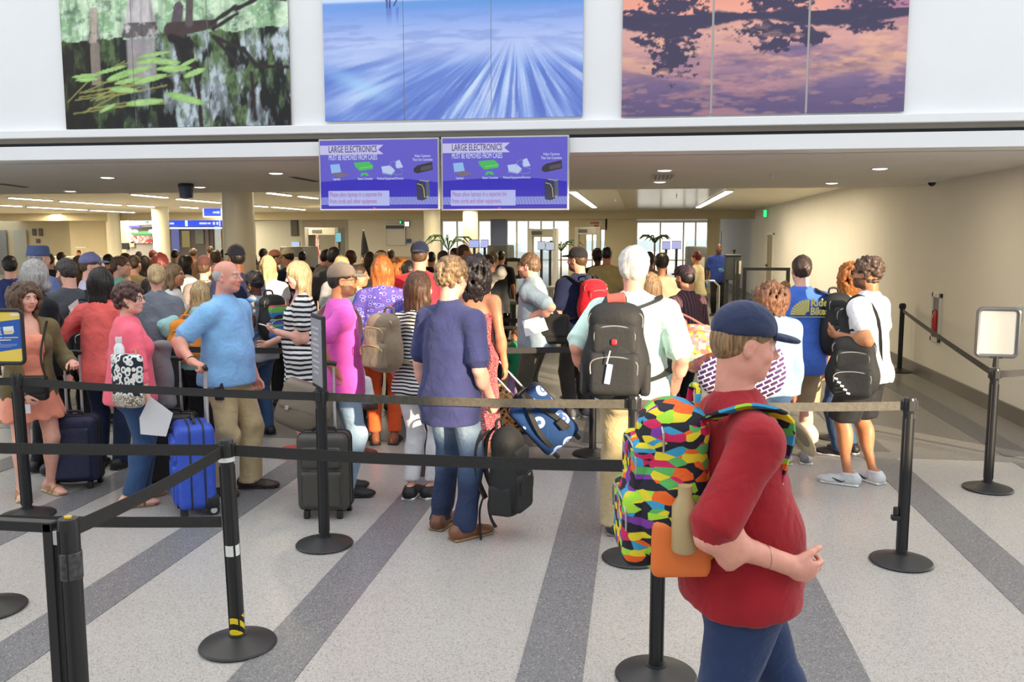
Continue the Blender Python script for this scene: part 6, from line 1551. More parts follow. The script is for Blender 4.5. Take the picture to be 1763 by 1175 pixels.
# auburn woman
p6 = Person('auburn long-haired woman in a blue patterned blouse and orange trousers', (657, 443, dg(764)), face=12, sex='f', skin='brown', lod=0, arms=(('l', (-.20, .20, 1.06), {'hint': (-.4, -1, -.3)}), 'down'), turn=8, curl=(55, 40), girth=1.12, toe=8)
p6.body(brow=DB, feet='bare').hair('long', h_red, length=.30, vol=.010).shirt(blotch('paisley', [(0, hexc(70, 60, 150)), (.16, hexc(96, 92, 190)), (.30, hexc(200, 190, 220)), (.35, hexc(84, 78, 170)), (.58, hexc(170, 80, 110)), (.62, hexc(80, 84, 170))], 17, kind='VORONOI', stretch=(1, 1, 1.5)), name='blouse', hem=.43, loose=.026, flare=.03, sleeve=.9, amp=.008)
p6.trousers(c_('orange_cloth', 222, 92, 44), loose=.006, hang=.008, to=.93, hemcut=.12).shoes(m_blackl, m_blackl, 'sandal')
# striped tee, white jeans
p7 = Person('brown long-haired woman in a striped tee and white jeans with a taupe backpack', (718, 470, dg(858)), face=-22, sex='f', skin='fair', arms=('down', 'down'), turn=10, stance=.065, step=(-.02, .06), toe=18)
p7.body(brow=BR).hair('long', hairmat('hair_chestnut', (.022, .010, .006), (.12, .055, .028)), length=.27, vol=.008).shirt(stripes('bw_fine', (.02, .02, .025), (.82, .82, .82), 38, 'Z', .45, .9, tilt=.3), hem=.475, loose=.012, sleeve=.6, amp=.006)
p7.trousers(c_('white_denim', 228, 228, 232), loose=.006, hang=.010, to=.93, hemcut=.13, amp=.007).shoes(m_blackl, m_wsole)
# navy polo
p8 = Person('curly haired man in a navy polo and faded jeans carrying a black backpack', (774, 447, dg(918)), face=-30, sex='m', skin='fair', girth=1.06, arms=('down', ('px', 846, 690, -.05, {'hint': (.4, -1, 0)})), turn=-8, nod=6, stance=.13, step=(.04, -.03), curl=(25, 62), toe=16)
p8.body(brow=BR).hair('curly', hairmat('hair_sandy_curls', (.06, .035, .018), (.36, .23, .12)), vol=.006, seed=5)
nv = c_('navy_polo', 56, 60, 104); p8.shirt(nv, hem=.415, sleeve=.86, loose=.018, flare=.012, amp=.007, collar=nv)
def faded():
    m, nt, b = _nt('faded_denim'); tc = N(nt, 'ShaderNodeTexCoord'); sp = N(nt, 'ShaderNodeSeparateXYZ'); L(nt, tc.outputs['Object'], sp.inputs[0])
    n = N(nt, 'ShaderNodeTexNoise', i_Scale=5.0, i_Detail=3.0); L(nt, tc.outputs['Object'], n.inputs['Vector'])
    k = N(nt, 'ShaderNodeMath', operation='MULTIPLY_ADD'); L(nt, n.outputs['Fac'], k.inputs[0]); k.inputs[1].default_value = .35; L(nt, sp.outputs['Z'], k.inputs[2])
    r = ramp(nt, [(.50, hexc(36, 50, 82)), (.72, hexc(74, 96, 128)), (.86, hexc(130, 150, 170)), (1.0, hexc(64, 88, 122))]); L(nt, k.outputs[0], r.inputs[0]); L(nt, r.outputs[0], b.inputs['Base Color']); b.inputs['Roughness'].default_value = .85
    _wrinkle(nt, b, tc, .4); return m
p8.trousers(faded(), hang=.018, amp=.010).shoes(m_brownl, m_soleb)
# strapless dress
p9 = Person('dark wavy-haired woman in a strapless red print dress', (818, 441, dg(795)), face=-14, sex='f', skin='tan', lod=0, arms=('down', 'down'), turn=12, girth=1.08, fatarm=1.1)
p9.body(brow=DB).hair('longcurly', hairmat('hair_ink', (.007, .005, .006), (.045, .034, .034), .38), length=.24, vol=.008, seed=6).dress(blotch('red_print', [(0, hexc(140, 34, 60)), (.22, hexc(176, 70, 90)), (.34, hexc(222, 180, 170)), (.44, hexc(150, 40, 66)), (.62, hexc(196, 120, 120))], 42), hem=.12, flare=.03, top=.205, loose=.012).shoes(mat('tan_strap', (.45, .26, .12), .5), kind='flat')
# white-haired man
p13 = Person('white-haired man in a mint shirt and khaki trousers wearing a black backpack', (1092, 428, dg(921)), face=-3, sex='m', skin='pink', girth=1.17, arms=(('px', 1010, 650, .02, {'hint': (-.4, -1, 0)}), ('px', 1162, 668, -.02, {'hint': (.4, -1, 0)})), stance=.105, step=(.03, -.04), curl=(40, 35), fatarm=1.1)
p13.body(brow=(.6, .58, .55)).hair('short', h_white, vol=.012)
mint = c_('mint_cloth', 206, 232, 222); p13.shirt(mint, hem=.47, sleeve=.92, loose=.020, flare=.012, amp=.010, collar=mint).trousers(m_khaki, hang=.036, loose=.014, amp=.010).shoes(mat('dark_sneaker', (.05, .05, .055), .5), mat('grey_sole', (.25, .24, .22), .6))
# runner
p20 = Person('man in a maroon tee and navy cap hurrying past with a colourful backpack', (1290, 533, 2.56), face=-80, sex='m', skin='pink', girth=1.18, lean=-3.9, nod=10, hs=.94, arms=(('l', (-.22, .12, .90), {}), ('px', 1356, 972, -.22, {'hint': (.25, -1, -.2), 'n': (-1, 0, .2)})), stance=.09, step=(.28, -.24), curl=(40, 50), fatarm=1.1, H=1.70)
p20.body(brow=(.3, .22, .15)).hair('buzz', h_lbrown).cap(c_('cap_slate', 48, 56, 84))
mr = c_('maroon_cloth', 158, 30, 40); p20.shirt(mr, hem=.475, sleeve=.95, loose=.016, flare=.004, amp=.010).trousers(c_('navy_denim', 40, 56, 92), hang=.03, loose=.014).shoes(m_blackl, m_wsole)
# denim jacket
p16 = Person('woman in a pale denim jacket with auburn-brown curls and a patterned bag', (1330, 487, 6.35), face=4, sex='f', skin='brown', arms=('down', ('px', 1366, 690, -.05, {'hint': (.5, -1, 0)})), girth=1.14, curl=(30, 45))
p16.body(brow=DB).hair('longcurly', hairmat('hair_brown_spirals', (.045, .018, .010), (.30, .14, .075)), length=.12, vol=.010, seed=8).shirt(c_('denim_pale', 132, 162, 180), name='jacket', long=True, hem=.485, loose=.024, amp=.008)
p16.trousers(m_denim, to=.95, hang=.012).shoes(m_blackl, m_wsole)
q = Soft(); q.cap(p16.Nk+A3((-.07, -.03, -.005)), p16.Nk+A3((.07, -.03, -.005)), .03, k=.01); q.ell(p16.Nk+A3((0, -.05, -.01)), (.075, .03, .03)); p16.part('collar', q, .012, c_('denim_pale', 132, 162, 180))
# blue tee
p17 = Person('man in a blue tee with yellow lettering and khaki shorts', (1382, 440, dg(798)), face=6, sex='m', skin='fair', girth=1.06, arms=('down', 'down'), stance=.10, step=(0, .03), turn=8, lod=0)
p17.body(brow=DB).hair('short', hairmat('hair_short_dark', (.02, .013, .01), (.07, .045, .035)), vol=-.002).shirt(c_('royal_cloth', 72, 112, 206), hem=.44, sleeve=.75, loose=.020, flare=.012, amp=.006).shorts(c_('khaki_shorts', 172, 150, 120), to=.29).shoes(mat('grey_sneaker', (.20, .20, .22), .6), m_wsole)
# ginger woman
p18 = Person('ginger curly-haired woman in a pale green tee and jeans behind the sunglasses man', (1468, 453, 7.55), face=52, sex='f', skin='fair', lod=0, arms=('down', 'down'), turn=0, toe=8)
p18.body(brow=(.25, .12, .05)).hair('longcurly', h_ginger, length=.17, vol=.004, seed=9).shirt(c_('sage_cloth', 206, 216, 190), hem=.46, loose=.016, sleeve=.6).trousers(m_denim, hang=.014).shoes(m_blackl, m_wsole)
# white tee
p19 = Person('man in a white tee and black shorts with sunglasses and a black sling pack', (1500, 443, dg(833)), face=52, sex='m', skin='olive', girth=1.05, arms=(('px', 1444, 578, -.10, {'hint': (-.5, -.5, -1), 'n': (.6, 0, .5)}), 'down'), turn=-12, curl=(75, 25), stance=.105, step=(.06, -.05), toe=16)
p19.body(brow=DB, beard=(.05, .03, .025), scalp=(.05, .035, .03)).hair('curly', hairmat('hair_tight_curls', (.02, .012, .010), (.14, .085, .06)), vol=.002, seed=12).glasses(M_BLACKM, True)
p19.shirt(m_white, hem=.46, sleeve=.62, loose=.018, flare=.012, amp=.007).shorts(mat('black_satin_cloth', (.02, .02, .022), .36, bump=.3, bscale=14), to=.285, flare=.02).shoes(c_('pale_knit', 206, 210, 214), m_wsole)
for i in (0, 1):
    A, t = p19.An[i], p19.ft[i]; x = np.cross(t, (0, 0, 1))*(-1 if i == 0 else 1)
    for sd in (-1, 1): obj('logo_mark', B().tube(smooth_path([A+t*.0+x*sd*.047-A3((0, 0, .030)), A+t*.035+x*sd*.054-A3((0, 0, .048)), A+t*.10+x*sd*.047-A3((0, 0, .026))], 4), [.003]*4+[.006]*3+[.003]*2, 6).me(), M_BLACKM, p19.root)
# blonde behind white-haired man
p14 = Person('blonde woman in pale jeans hidden behind the white-haired man', (1120, 470, 6.7), face=4, sex='f', skin='fair', lod=1)
p14.body().hair('long', h_lbrown, length=.22).shirt(c_('aqua_cloth', 180, 216, 220), hem=.47).trousers(m_ldenim).shoes(m_blackl)
# man with papers
p11 = Person('balding man with papers in a grey-blue shirt and black messenger bag', (922, 432, 8.45), face=82, sex='m', skin='fair', lod=0, lean=4, girth=1.12, arms=(('px', 915, 545, -.18, {'hint': (-.4, -1, -.3), 'n': (.5, .2, 0)}), ('l', (.22, .10, .92), {})), curl=(45, 30), turn=4, nod=4)
p11.body(brow=BR, beard=(.30, .16, .10)).hair('short', hairmat('hair_mousy', (.07, .04, .025), (.24, .15, .09)), recede=.03).glasses(M_BLACKM).shirt(c_('grey_blue_cloth', 150, 168, 182), hem=.46, loose=.024, sleeve=.85, collar=c_('grey_blue_cloth', 150, 168, 182)).trousers(c_('olive_grey', 78, 74, 62), hang=.02).shoes(m_blackl)
# red backpack man
p12 = Person('bearded man in a black cap and navy tee with a red backpack', (998, 428, 9.2), face=36, sex='m', skin='pink', lod=0, girth=1.14, arms=('down', 'down'), turn=-26)
p12.body(brow=DB, beard=(.10, .06, .04)).hair('buzz', h_brown).cap(c_('cap_black', 40, 40, 44)).shirt(c_('tee_navy', 36, 44, 78), hem=.45, loose=.02, sleeve=.75).trousers(c_('charcoal', 62, 60, 60), hang=.02).shoes(mat('grey_sneaker', (.20, .20, .22), .6), m_wsole)
# plum shirt man
p15 = Person('man in a dark flat cap and plum shirt left of the officer', (1183, 458, 8.2), face=48, sex='m', skin='tan', lod=0, girth=1.1, turn=10)
p15.body(brow=DB, beard=(.08, .05, .04)).hair('buzz', h_black).cap(blotch('camo', [(0, hexc(58, 44, 52)), (.45, hexc(84, 66, 72)), (.6, hexc(40, 32, 40))], 18, kind='NOISE'), kind='flat', back=False).shirt(stripes('plum_stripe', hexc(70, 48, 58), hexc(104, 74, 78), 30, 'X', .6, .5), hem=.45, loose=.02, sleeve=.9, collar=c_('plum', 64, 44, 54)).trousers(m_blackc).shoes(m_blackl)
# ------------------------------------------------------------------ what they carry
m_bk = mat('nylon_black', (.012, .012, .012), .72, bump=.25, bscale=40); m_bk2 = mat('nylon_charcoal', (.020, .020, .020), .75, bump=.25, bscale=40)
m_taupe = cloth('taupe_nylon', hexc(136, 118, 98), .6); m_tan = mat('tan_leather', (.42, .21, .08), .5); m_zip = mat('zip_silver', (.5, .49, .46), .3, metal=.8)
# black pack of the white-haired man
T = pack_on(p13, 'big black backpack with a red tag on the white-haired man', (.39, .23, .58), .95, m_bk, pocket=m_bk2, dx=-.085, mesh_pocket=m_bk2, badge=mat('badge_red', (.6, .03, .04), .4), strap=m_bk2)
obj('luggage_tag', B().box((-.03, -.15, .16), (.035, .008, .12), .003, rot=Matrix.Rotation(.15, 3, 'Y')).me(), mat('tag_blue', (.45, .6, .85), .4), T); obj('tag_loop', B().tube([(-.02, -.16, .30), (-.03, -.165, .26), (-.04, -.16, .22)], .004, 5).me(), m_white, T)
obj('red_wrap', B().cyl((-.05, .0, .585), (.05, .0, .60), .035, seg=12).me(smooth=50), mat('wrap_red', (.62, .08, .06), .6), T)
# runner
confetti = blotch('confetti', [(0, (.02, .02, .03)), (.22, hexc(200, 40, 90)), (.34, hexc(220, 200, 50)), (.46, hexc(60, 150, 190)), (.56, hexc(90, 170, 90)), (.66, (.02, .02, .03)), (.76, hexc(230, 100, 40)), (.86, hexc(160, 210, 60)), (.93, hexc(120, 60, 150))], 36, kind='CELL', stretch=(.62, .62, 1.4))
T = pack_on(p20, 'bright confetti patterned backpack on the man hurrying past', (.36, .25, .50), .93, confetti, pocket=confetti, strap=confetti, mesh_pocket=mat('mesh_orange', (.75, .17, .03), .6), rzoff=0, back=-.225, sides=(1,), front=.055)
obj('bottle', B().lathe([(.03, 0), (.036, .01), (.036, .13), (.02, .16), (.02, .19)], (.20, .0, .10), 16).me(smooth=40), mat('tan_bottle', (.45, .33, .16), .4), T)
# backpack in the navy polo man's hand
dh = dg(918)-.06; a = at_d(874, 882, dh)
T = backpack('large black backpack held by its loop in the navy polo man\'s hand', (a[0], a[1], a[2]), math.radians(78), (.31, .22, .56), m_bk, pocket=m_bk2, mesh_pocket=m_bk2, trim=m_bk, zips=m_bk2)
for k, (dx, bend) in enumerate(((-.08, -.04), (.07, .06))):
    obj('dangling_strap', strap_me(smooth_path([(dx, .13, .12), (dx+.0, .16, .02), (dx+bend*.5, .15, -.10), (dx+bend*1.6, .12, -.20)], 5), .013, .003), m_bk, T)
    obj('shoulder_strap', strap_me(smooth_path([(dx, .10, .54), (dx, .17, .45), (dx, .18, .25), (dx, .12, .10)], 5), .028, .006), m_bk2, T)
obj('logo', B().box((-.02, -.155, .27), (.03, .004, .012)).me(), m_zip, T)
# taupe pack of the striped tee woman
pack_on(p7, 'taupe backpack slung behind the striped tee woman', (.32, .20, .40), .98, m_taupe, sides=(1,), pocket=m_taupe, dx=-.13, strap=m_taupe, zips=mat('zip_gold', (.6, .45, .18), .3, metal=.8), amp=.010, rzoff=-10)
# red pack
pack_on(p12, 'red backpack with black straps on the man in the black cap', (.34, .24, .46), 1.03, c_('pack_red', 214, 32, 48), pocket=c_('pack_red', 214, 32, 48), strap=m_bk, trim=m_bk, amp=.008, h=.013)
# blue tee man, one shoulder
T = pack_on(p17, 'black backpack hanging from the right shoulder of the blue tee man', (.30, .20, .50), .96, m_bk, sides=(1,), back=-.10, dx=.27, pocket=m_bk2, strap=m_bk, rzoff=25)
# white tee man: sling pack at his left side
c = p19.loc(at_d(1466, 684, dg(833)-.22)); T = backpack('black sling pack across the white tee man with small white marks', p19.wld(c), math.radians(-14), (.36, .20, .46), m_bk, pocket=m_bk2, name='sling_pack', amp=.010)
for k_ in range(5): obj('printed_mark', B().box((-.11+.022*k_, -.150, .155-.026*k_), (.026, .03, .010), rot=Matrix.Rotation(.25, 3, 'Y')).me(), m_white, T)
S0 = p19.S[0]; sling_strap(p19, T, [c+A3((.0, .05, .38)), S0+A3((.06, .12, -.10)), S0+A3((.06, .02, .065)), S0+A3((.10, -.10, -.10)), c+A3((.22, -.10, .12))], m_bk, .035)
# small one of the grey tee woman is built with her below
# tote of the pink blouse woman
dots = blotch('tote_print', [(0, (.05, .07, .09)), (.17, hexc(60, 110, 130)), (.26, hexc(235, 230, 222)), (.55, hexc(40, 48, 60))], 24)
q = Soft(); q.tube((0, 0, 0), (0, 0, .36), (.125, .075), (.15, .05), (1, 0, 0), rnd=.03)
a = at_d(222, 700, dg(866)-.30)
T = soft_thing('tote_bag', 'dark and white patterned tote bag on the pink blouse woman\'s back', 'bag', tuple(a), math.radians(-20), [('bag', q, .012, dots, folds(.006, 4, 10))])
q = Soft(); q.tube((0, 0, .0), (0, 0, .10), (.128, .079), (.136, .076), (1, 0, 0), rnd=.03); P_, Q_ = q.net(.012); obj('base_panel', mesh_from('bp', P_, Q_), blotch('basket', [(0, hexc(60, 55, 50)), (.3, hexc(210, 200, 180)), (.6, hexc(120, 110, 100))], 60), T)
R_ = np.array(Matrix.Rotation(math.radians(20), 3, 'Z')); sh = R_@(p2.wld(p2.S[0]+A3((.03, -.02, .075)))-a)
obj('strap', strap_me(smooth_path([(-.06, 0, .34), tuple(sh*.5+A3((-.05, -.03, .12))), tuple(sh), tuple(sh*.6+A3((.05, .05, .12))), (.07, .02, .34)], 5), .009, .004), m_tan, T)
obj('bottle', B().lathe([(.03, .25), (.034, .26), (.034, .40), (.018, .43), (.022, .44), (.022, .47)], (-.07, 0, 0), 14).me(smooth=40), mat('bottle_clear', (.75, .77, .78), .2), T)
# crossbody of the peach dress woman
a = at_d(58, 690, dg(852)-.20); q = Soft(); q.box((0, 0, .09), (.105, .04, .09), .03)
T = soft_thing('crossbody_bag', 'small black crossbody bag over the peach dress', 'bag', tuple(a), math.radians(14), [('bag', q, .010, mat('bag_black_leather', (.012, .012, .013), .4), None)])
q = Soft(); q.box((0, -.03, .115), (.10, .02, .065), .02); P_, Q_ = q.net(.010); obj('flap', mesh_from('flap', P_, Q_), mat('bag_black_leather', (.012, .012, .013), .4), T)
for k in range(3): obj('stud', B().ball((-.085, -.05, .07+.035*k), .007, seg=8).me(), m_zip, T)
R_ = np.array(Matrix.Rotation(math.radians(-14), 3, 'Z')); s1 = R_@(p1.wld(p1.S[0]+A3((.03, .06, .05)))-a)
obj('strap', strap_me(smooth_path([(.09, 0, .17), tuple(s1*.5+A3((.03, -.06, .05))), tuple(s1)], 6), .007, .003), m_bk, T)
# messenger bag of the magenta tee man
a = at_d(516, 742, 6.2); q = Soft(); q.box((0, 0, .19), (.20, .075, .17), .05); q.ell((0, 0, .12), (.20, .09, .12), .05)
T = soft_thing('messenger_bag', 'taupe messenger bag hanging beside the man in magenta', 'bag', tuple(a), math.radians(10), [('bag', q, .012, mat('taupe_canvas', hexc(120, 108, 92), .65, bump=.3, bscale=30), folds(.006, 4, 10))], rot=(0, math.radians(18), math.radians(10)))
q = Soft(); q.box((0, -.055, .25), (.19, .04, .11), .035); P_, Q_ = q.net(.012, folds(.004, 7, 9)); obj('flap', mesh_from('flap', P_, Q_), mat('taupe_canvas2', hexc(134, 122, 106), .6, bump=.3, bscale=30), T)
obj('buckle', B().box((-.12, -.10, .16), (.03, .012, .03), .004).me(), m_zip, T)
s1 = np.array(T.rotation_euler.to_matrix()).T@(p4.wld(p4.S[0]+A3((.05, -.01, .085)))-a); s2 = np.array(T.rotation_euler.to_matrix()).T@(p4.wld(p4.S[0]+A3((.04, -.175, -.10)))-a); s3 = np.array(T.rotation_euler.to_matrix()).T@(p4.wld(p4.S[0]+A3((.08, .17, -.10)))-a)
obj('strap', strap_me(smooth_path([(.16, 0, .33), tuple(s2*.6+A3((.1, -.03, .1))), tuple(s2), tuple(s1), tuple(s3), (.19, .05, .30)], 6), .020, .004), mat('strap_sand', hexc(160, 146, 122), .7), T)
# messenger of the man with papers
c = p11.loc(at_d(946, 590, 8.3)); q = Soft(); q.box((0, 0, .13), (.19, .06, .14), .03)
T = soft_thing('messenger_bag', 'black messenger bag on the hip of the man with papers', 'bag', p11.wld(c), p11.rz+math.radians(-90), [('bag', q, .013, m_bk, None)]); q = Soft(); q.box((0, -.04, .17), (.185, .03, .11), .02); P_, Q_ = q.net(.013); obj('flap', mesh_from('fl', P_, Q_), m_bk2, T)
sling_strap(p11, T, [c+A3((.05, .10, .22)), p11.S[1]*.45+p11.S[0]*.55+A3((0, .16, -.10)), p11.S[1]+A3((-.03, .03, .075)), p11.S[1]*.5+p11.S[0]*.5+A3((0, -.15, -.12)), c+A3((.05, -.12, .20))], m_bk, .018)
# patterned hobo bag and round bag
lat = blotch('lattice_print', [(0, hexc(70, 40, 100)), (.18, hexc(240, 235, 240)), (.40, hexc(84, 50, 110)), (.52, hexc(240, 235, 240))], 13)
def brickprint():
    m, nt, b = _nt('key_print'); tc = N(nt, 'ShaderNodeTexCoord'); mp = N(nt, 'ShaderNodeMapping'); mp.inputs['Rotation'].default_value = (PI/2, 0, .5); L(nt, tc.outputs['Object'], mp.inputs[0])
    br = N(nt, 'ShaderNodeTexBrick', i_Scale=8.0); L(nt, mp.outputs[0], br.inputs['Vector'])
    br.inputs['Color1'].default_value = c4(hexc(76, 40, 104)); br.inputs['Color2'].default_value = c4(hexc(96, 50, 96)); br.inputs['Mortar'].default_value = c4(hexc(240, 236, 240)); br.inputs['Mortar Size'].default_value = .045
    L(nt, br.outputs['Color'], b.inputs['Base Color']); b.inputs['Roughness'].default_value = .7; return m
a = at_d(1272, 690, 6.15); q = Soft(); q.ell((0, 0, .17), (.30, .11, .19)); q.ell((.2, 0, .26), (.10, .07, .16), .08)
T = soft_thing('hobo_bag', 'purple and white patterned hobo bag beside the denim jacket', 'bag', tuple(a), math.radians(-10), [('bag', q, .012, brickprint(), folds(.008, 3, 9))])
s1 = np.array(Matrix.Rotation(math.radians(10), 3, 'Z'))@(p16.wld(p16.S[0]+A3((.03, 0, .075)))-a)
obj('strap', strap_me(smooth_path([(-.1, 0, .30), tuple(s1*.6+A3((-.06, -.05, .1))), tuple(s1), tuple(s1*.7+A3((.1, .02, .05))), (.22, 0, .36)], 5), .014, .004), m_white, T)
a = at_d(1199, 642, 6.4); q = Soft(); q.ell((0, 0, .19), (.165, .10, .19)); q.cut((0, 0, .36), (0, 0, 1))
T = soft_thing('shoulder_bag', 'rounded paisley shoulder bag right of the white-haired man', 'bag', tuple(a), 0, [('bag', q, .011, blotch('paisley_warm', [(0, hexc(230, 170, 90)), (.2, hexc(200, 110, 90)), (.36, hexc(150, 180, 170)), (.46, hexc(232, 196, 150)), (.6, hexc(190, 130, 60)), (.72, hexc(216, 130, 140))], 38, kind='CELL'), folds(.006, 3, 14))])
s1 = p14.wld(p14.S[1]+A3((-.03, 0, .075)))-a
obj('strap', strap_me(smooth_path([(-.10, 0, .32), tuple(s1*.6+A3((.04, -.05, .1))), tuple(s1), tuple(s1*.6+A3((.08, .04, .12))), (.06, .02, .34)], 5), .012, .004), mat('strap_coral', (.75, .25, .16), .5), T); obj('piping', B().tube(smooth_path([(-.10, -.06, .30), (0, -.085, .33), (.09, -.06, .31)], 5), .008, 6).me(smooth=60), mat('strap_coral', (.75, .25, .16), .5), T)
# white tote with blue border held low by the auburn woman
a = at_d(620, 704, 7.8); q = Soft(); q.tube((0, 0, 0), (0, 0, .30), (.17, .06), (.11, .04), (1, 0, 0), rnd=.03)
T = soft_thing('tote_bag', 'white tote with a brown and blue hem behind the grey suitcase handle', 'bag', tuple(a), math.radians(-8), [('bag', q, .013, m_white, folds(.008, 4, 12))])
for z0, z1, nm, c in ((.0, .055, 'hem_band', (.06, .035, .025)), (.055, .075, 'hem_stripe', (.10, .40, .72))):
    q = Soft(); q.tube((0, 0, z0), (0, 0, z1), (.176, .066), (.174, .066), (1, 0, 0), rnd=.01 if z0 == 0 else .003, k=.0); P_, Q_ = q.net(.011); obj(nm, mesh_from('hb', P_, Q_), mat(nm, c, .6), T)
obj('handle', B().tube(smooth_path([(-.06, 0, .29), (-.03, 0, .42), (.02, 0, .42), (.06, 0, .29)], 5), .007, 6).me(smooth=60), m_white, T)
# straw hat in the denim woman's hand
a = at_d(1380, 752, 6.3); T = thing('straw_hat', 'pale straw hat hanging from the denim jacket woman\'s hand', 'hat', tuple(a), rot=(0, math.radians(62), math.radians(20)))
obj('brim', B().lathe([(.09, 0), (.165, -.012), (.17, -.006), (.09, .008)], seg=28).me(smooth=60), mat('straw', (.72, .58, .36), .8, noise=.15, nscale=60), T); obj('crown', B().lathe([(.092, 0), (.088, .08), (.06, .105), (.004, .11)], seg=28).me(smooth=60), mat('straw', (.72, .58, .36), .8), T); obj('ribbon', B().lathe([(.094, .004), (.0935, .03), (.092, .03), (.092, .004)], seg=28).me(), mat('ribbon_brown', (.2, .1, .05), .6), T)
# suitcases
m_navyc = mat('navy_ballistic', (.018, .022, .065), .6, bump=.3, bscale=120, noise=.15); m_bluec = mat('blue_ballistic', (.03, .085, .52), .55, bump=.3, bscale=120, noise=.1); m_blkc = mat('black_ballistic', (.02, .02, .021), .55, bump=.3, bscale=120)
m_grc = mat('grey_taupe_ballistic', (.060, .056, .048), .5, bump=.3, bscale=120)
suitcase('dark navy upright suitcase beside the woman in peach', 131, 838, .37, .22, .50, 20, m_navyc, m_blkc, grip_z=1.03)
suitcase('bright blue upright suitcase pulled by the bald man', 338, 880, .36, .25, .58, -56, m_bluec, m_blkc, grip_z=1.01, wheel_cap=mat('hub_silver', (.75, .75, .75), .3, metal=.6))
suitcase('black and grey suitcase in front of the man in magenta', 562, 886, .345, .24, .53, 8, m_grc, m_blkc, grip_z=1.04)
suitcase('black suitcase standing behind the white paper', 300, 838, .36, .24, .52, 12, m_blkc, m_bk2, grip_z=.98)
leo = blotch('leopard', [(0, (.025, .015, .01)), (.20, (.025, .015, .01)), (.28, hexc(168, 118, 66)), (.50, hexc(206, 164, 110))], 26)
T = suitcase('leopard print suitcase tipped on its wheels', 0, 0, .32, .22, .46, 0, leo, m_bk, pos=at_d(898, 800, 7.9), grip_z=1.0); T.rotation_euler = (0, math.radians(-38), math.radians(10)); T.location.z = .10
flo = blotch('floral_blue', [(0, hexc(236, 240, 250)), (.13, hexc(60, 90, 150)), (.22, hexc(150, 176, 226)), (.36, hexc(190, 206, 240)), (.42, hexc(26, 58, 104))], 7.5)
T = suitcase('blue floral wheeled duffel tipped beside the leopard suitcase', 0, 0, .36, .30, .54, 0, flo, m_bk, pos=at_d(976, 800, 7.4), grip_z=.95, pockets=False); T.rotation_euler = (0, math.radians(-42), math.radians(14)); T.location.z = .12
obj('carry_strap', strap_me(smooth_path([(-.10, -.14, .10), (-.09, -.19, .30), (-.02, -.19, .52), (.03, -.12, .62)], 5), .02, .005), m_bk, T); obj('carry_strap', strap_me(smooth_path([(.12, -.14, .12), (.10, -.19, .30), (.05, -.19, .52), (.03, -.12, .62)], 5), .02, .005), m_bk, T); obj('buckle', B().box((.09, -.195, .22), (.06, .03, .10), .01).me(), m_bk, T)
# grey jacket draped over the black suitcase's handle
a = at_d(279, 700, 6.35); q = Soft(); q.tube((0, 0, 0), (0, 0, .44), (.11, .05), (.085, .04), (1, 0, 0), rnd=.03); q.ell((0, 0, .45), (.10, .05, .04))
soft_thing('folded_jacket', 'grey jacket draped over a suitcase handle behind the pink blouse', 'jacket', tuple(a), 0, [('cloth', q, .010, c_('grey_melange', 140, 136, 138), folds(.012, 5, 22)), ])
q = Soft(); 
# papers
dz = dg(866)-.26
sheet('paper', 'large white paper in the pink blouse woman\'s hand', 'paper', [at_d(258, 683, dz), at_d(298, 712, dz), at_d(286, 752, dz+.03), at_d(242, 748, dz+.05), at_d(240, 720, dz+.03)], mat('paper_white', (.85, .85, .87), .6))
sheet('boarding_pass', 'small white slip held in front of the peach dress', 'paper', [at_d(30, 696, dg(852)-.30), at_d(52, 697, dg(852)-.32), at_d(53, 712, dg(852)-.3), at_d(31, 713, dg(852)-.28)], mat('paper_white', (.85, .85, .87), .6))
sheet('paper', 'white papers held by the man with the messenger bag', 'paper', [at_d(899, 553, 8.15), at_d(935, 543, 8.2), at_d(944, 568, 8.2), at_d(905, 580, 8.15)], mat('paper_white', (.85, .85, .87), .6))
# lettering on the blue tee
def on_back(P, x, z, off=.0): return A3((x, -(.070*P.H*P.g+.024+off), z))
ym = mat('print_yellow', (.62, .55, .14), .7)
zc = p17.loc(at_d(1388, 536, dg(798)))[2]
yb_ = -(.062*p17.H*p17.g+.050)
text('lettering', 'Ride', .085, ym, p17.root, (.03, yb_, zc+.055), sx=.9, bold=.003); text('lettering', 'Bikes', .085, ym, p17.root, (.03, yb_, zc-.015), sx=.82, bold=.003)
b = B()
for k in range(9):
    a0 = PI/2+k*(PI/2/9); a1 = a0+PI/2/9*.8; b.prism([(.02+.03*math.cos(a0), zc-.02+.03*math.sin(a0)), (.02+.15*math.cos(a0), zc-.02+.13*math.sin(a0)), (.02+.15*math.cos(a1), zc-.02+.13*math.sin(a1)), (.02+.03*math.cos(a1), zc-.02+.03*math.sin(a1))], yb_, yb_-.002)
b.prism([(-.14, zc-.032), (.20, zc-.032), (.20, zc-.037), (-.14, zc-.037)], yb_, yb_-.002)
obj('sun_print', b.me(), ym, p17.root)

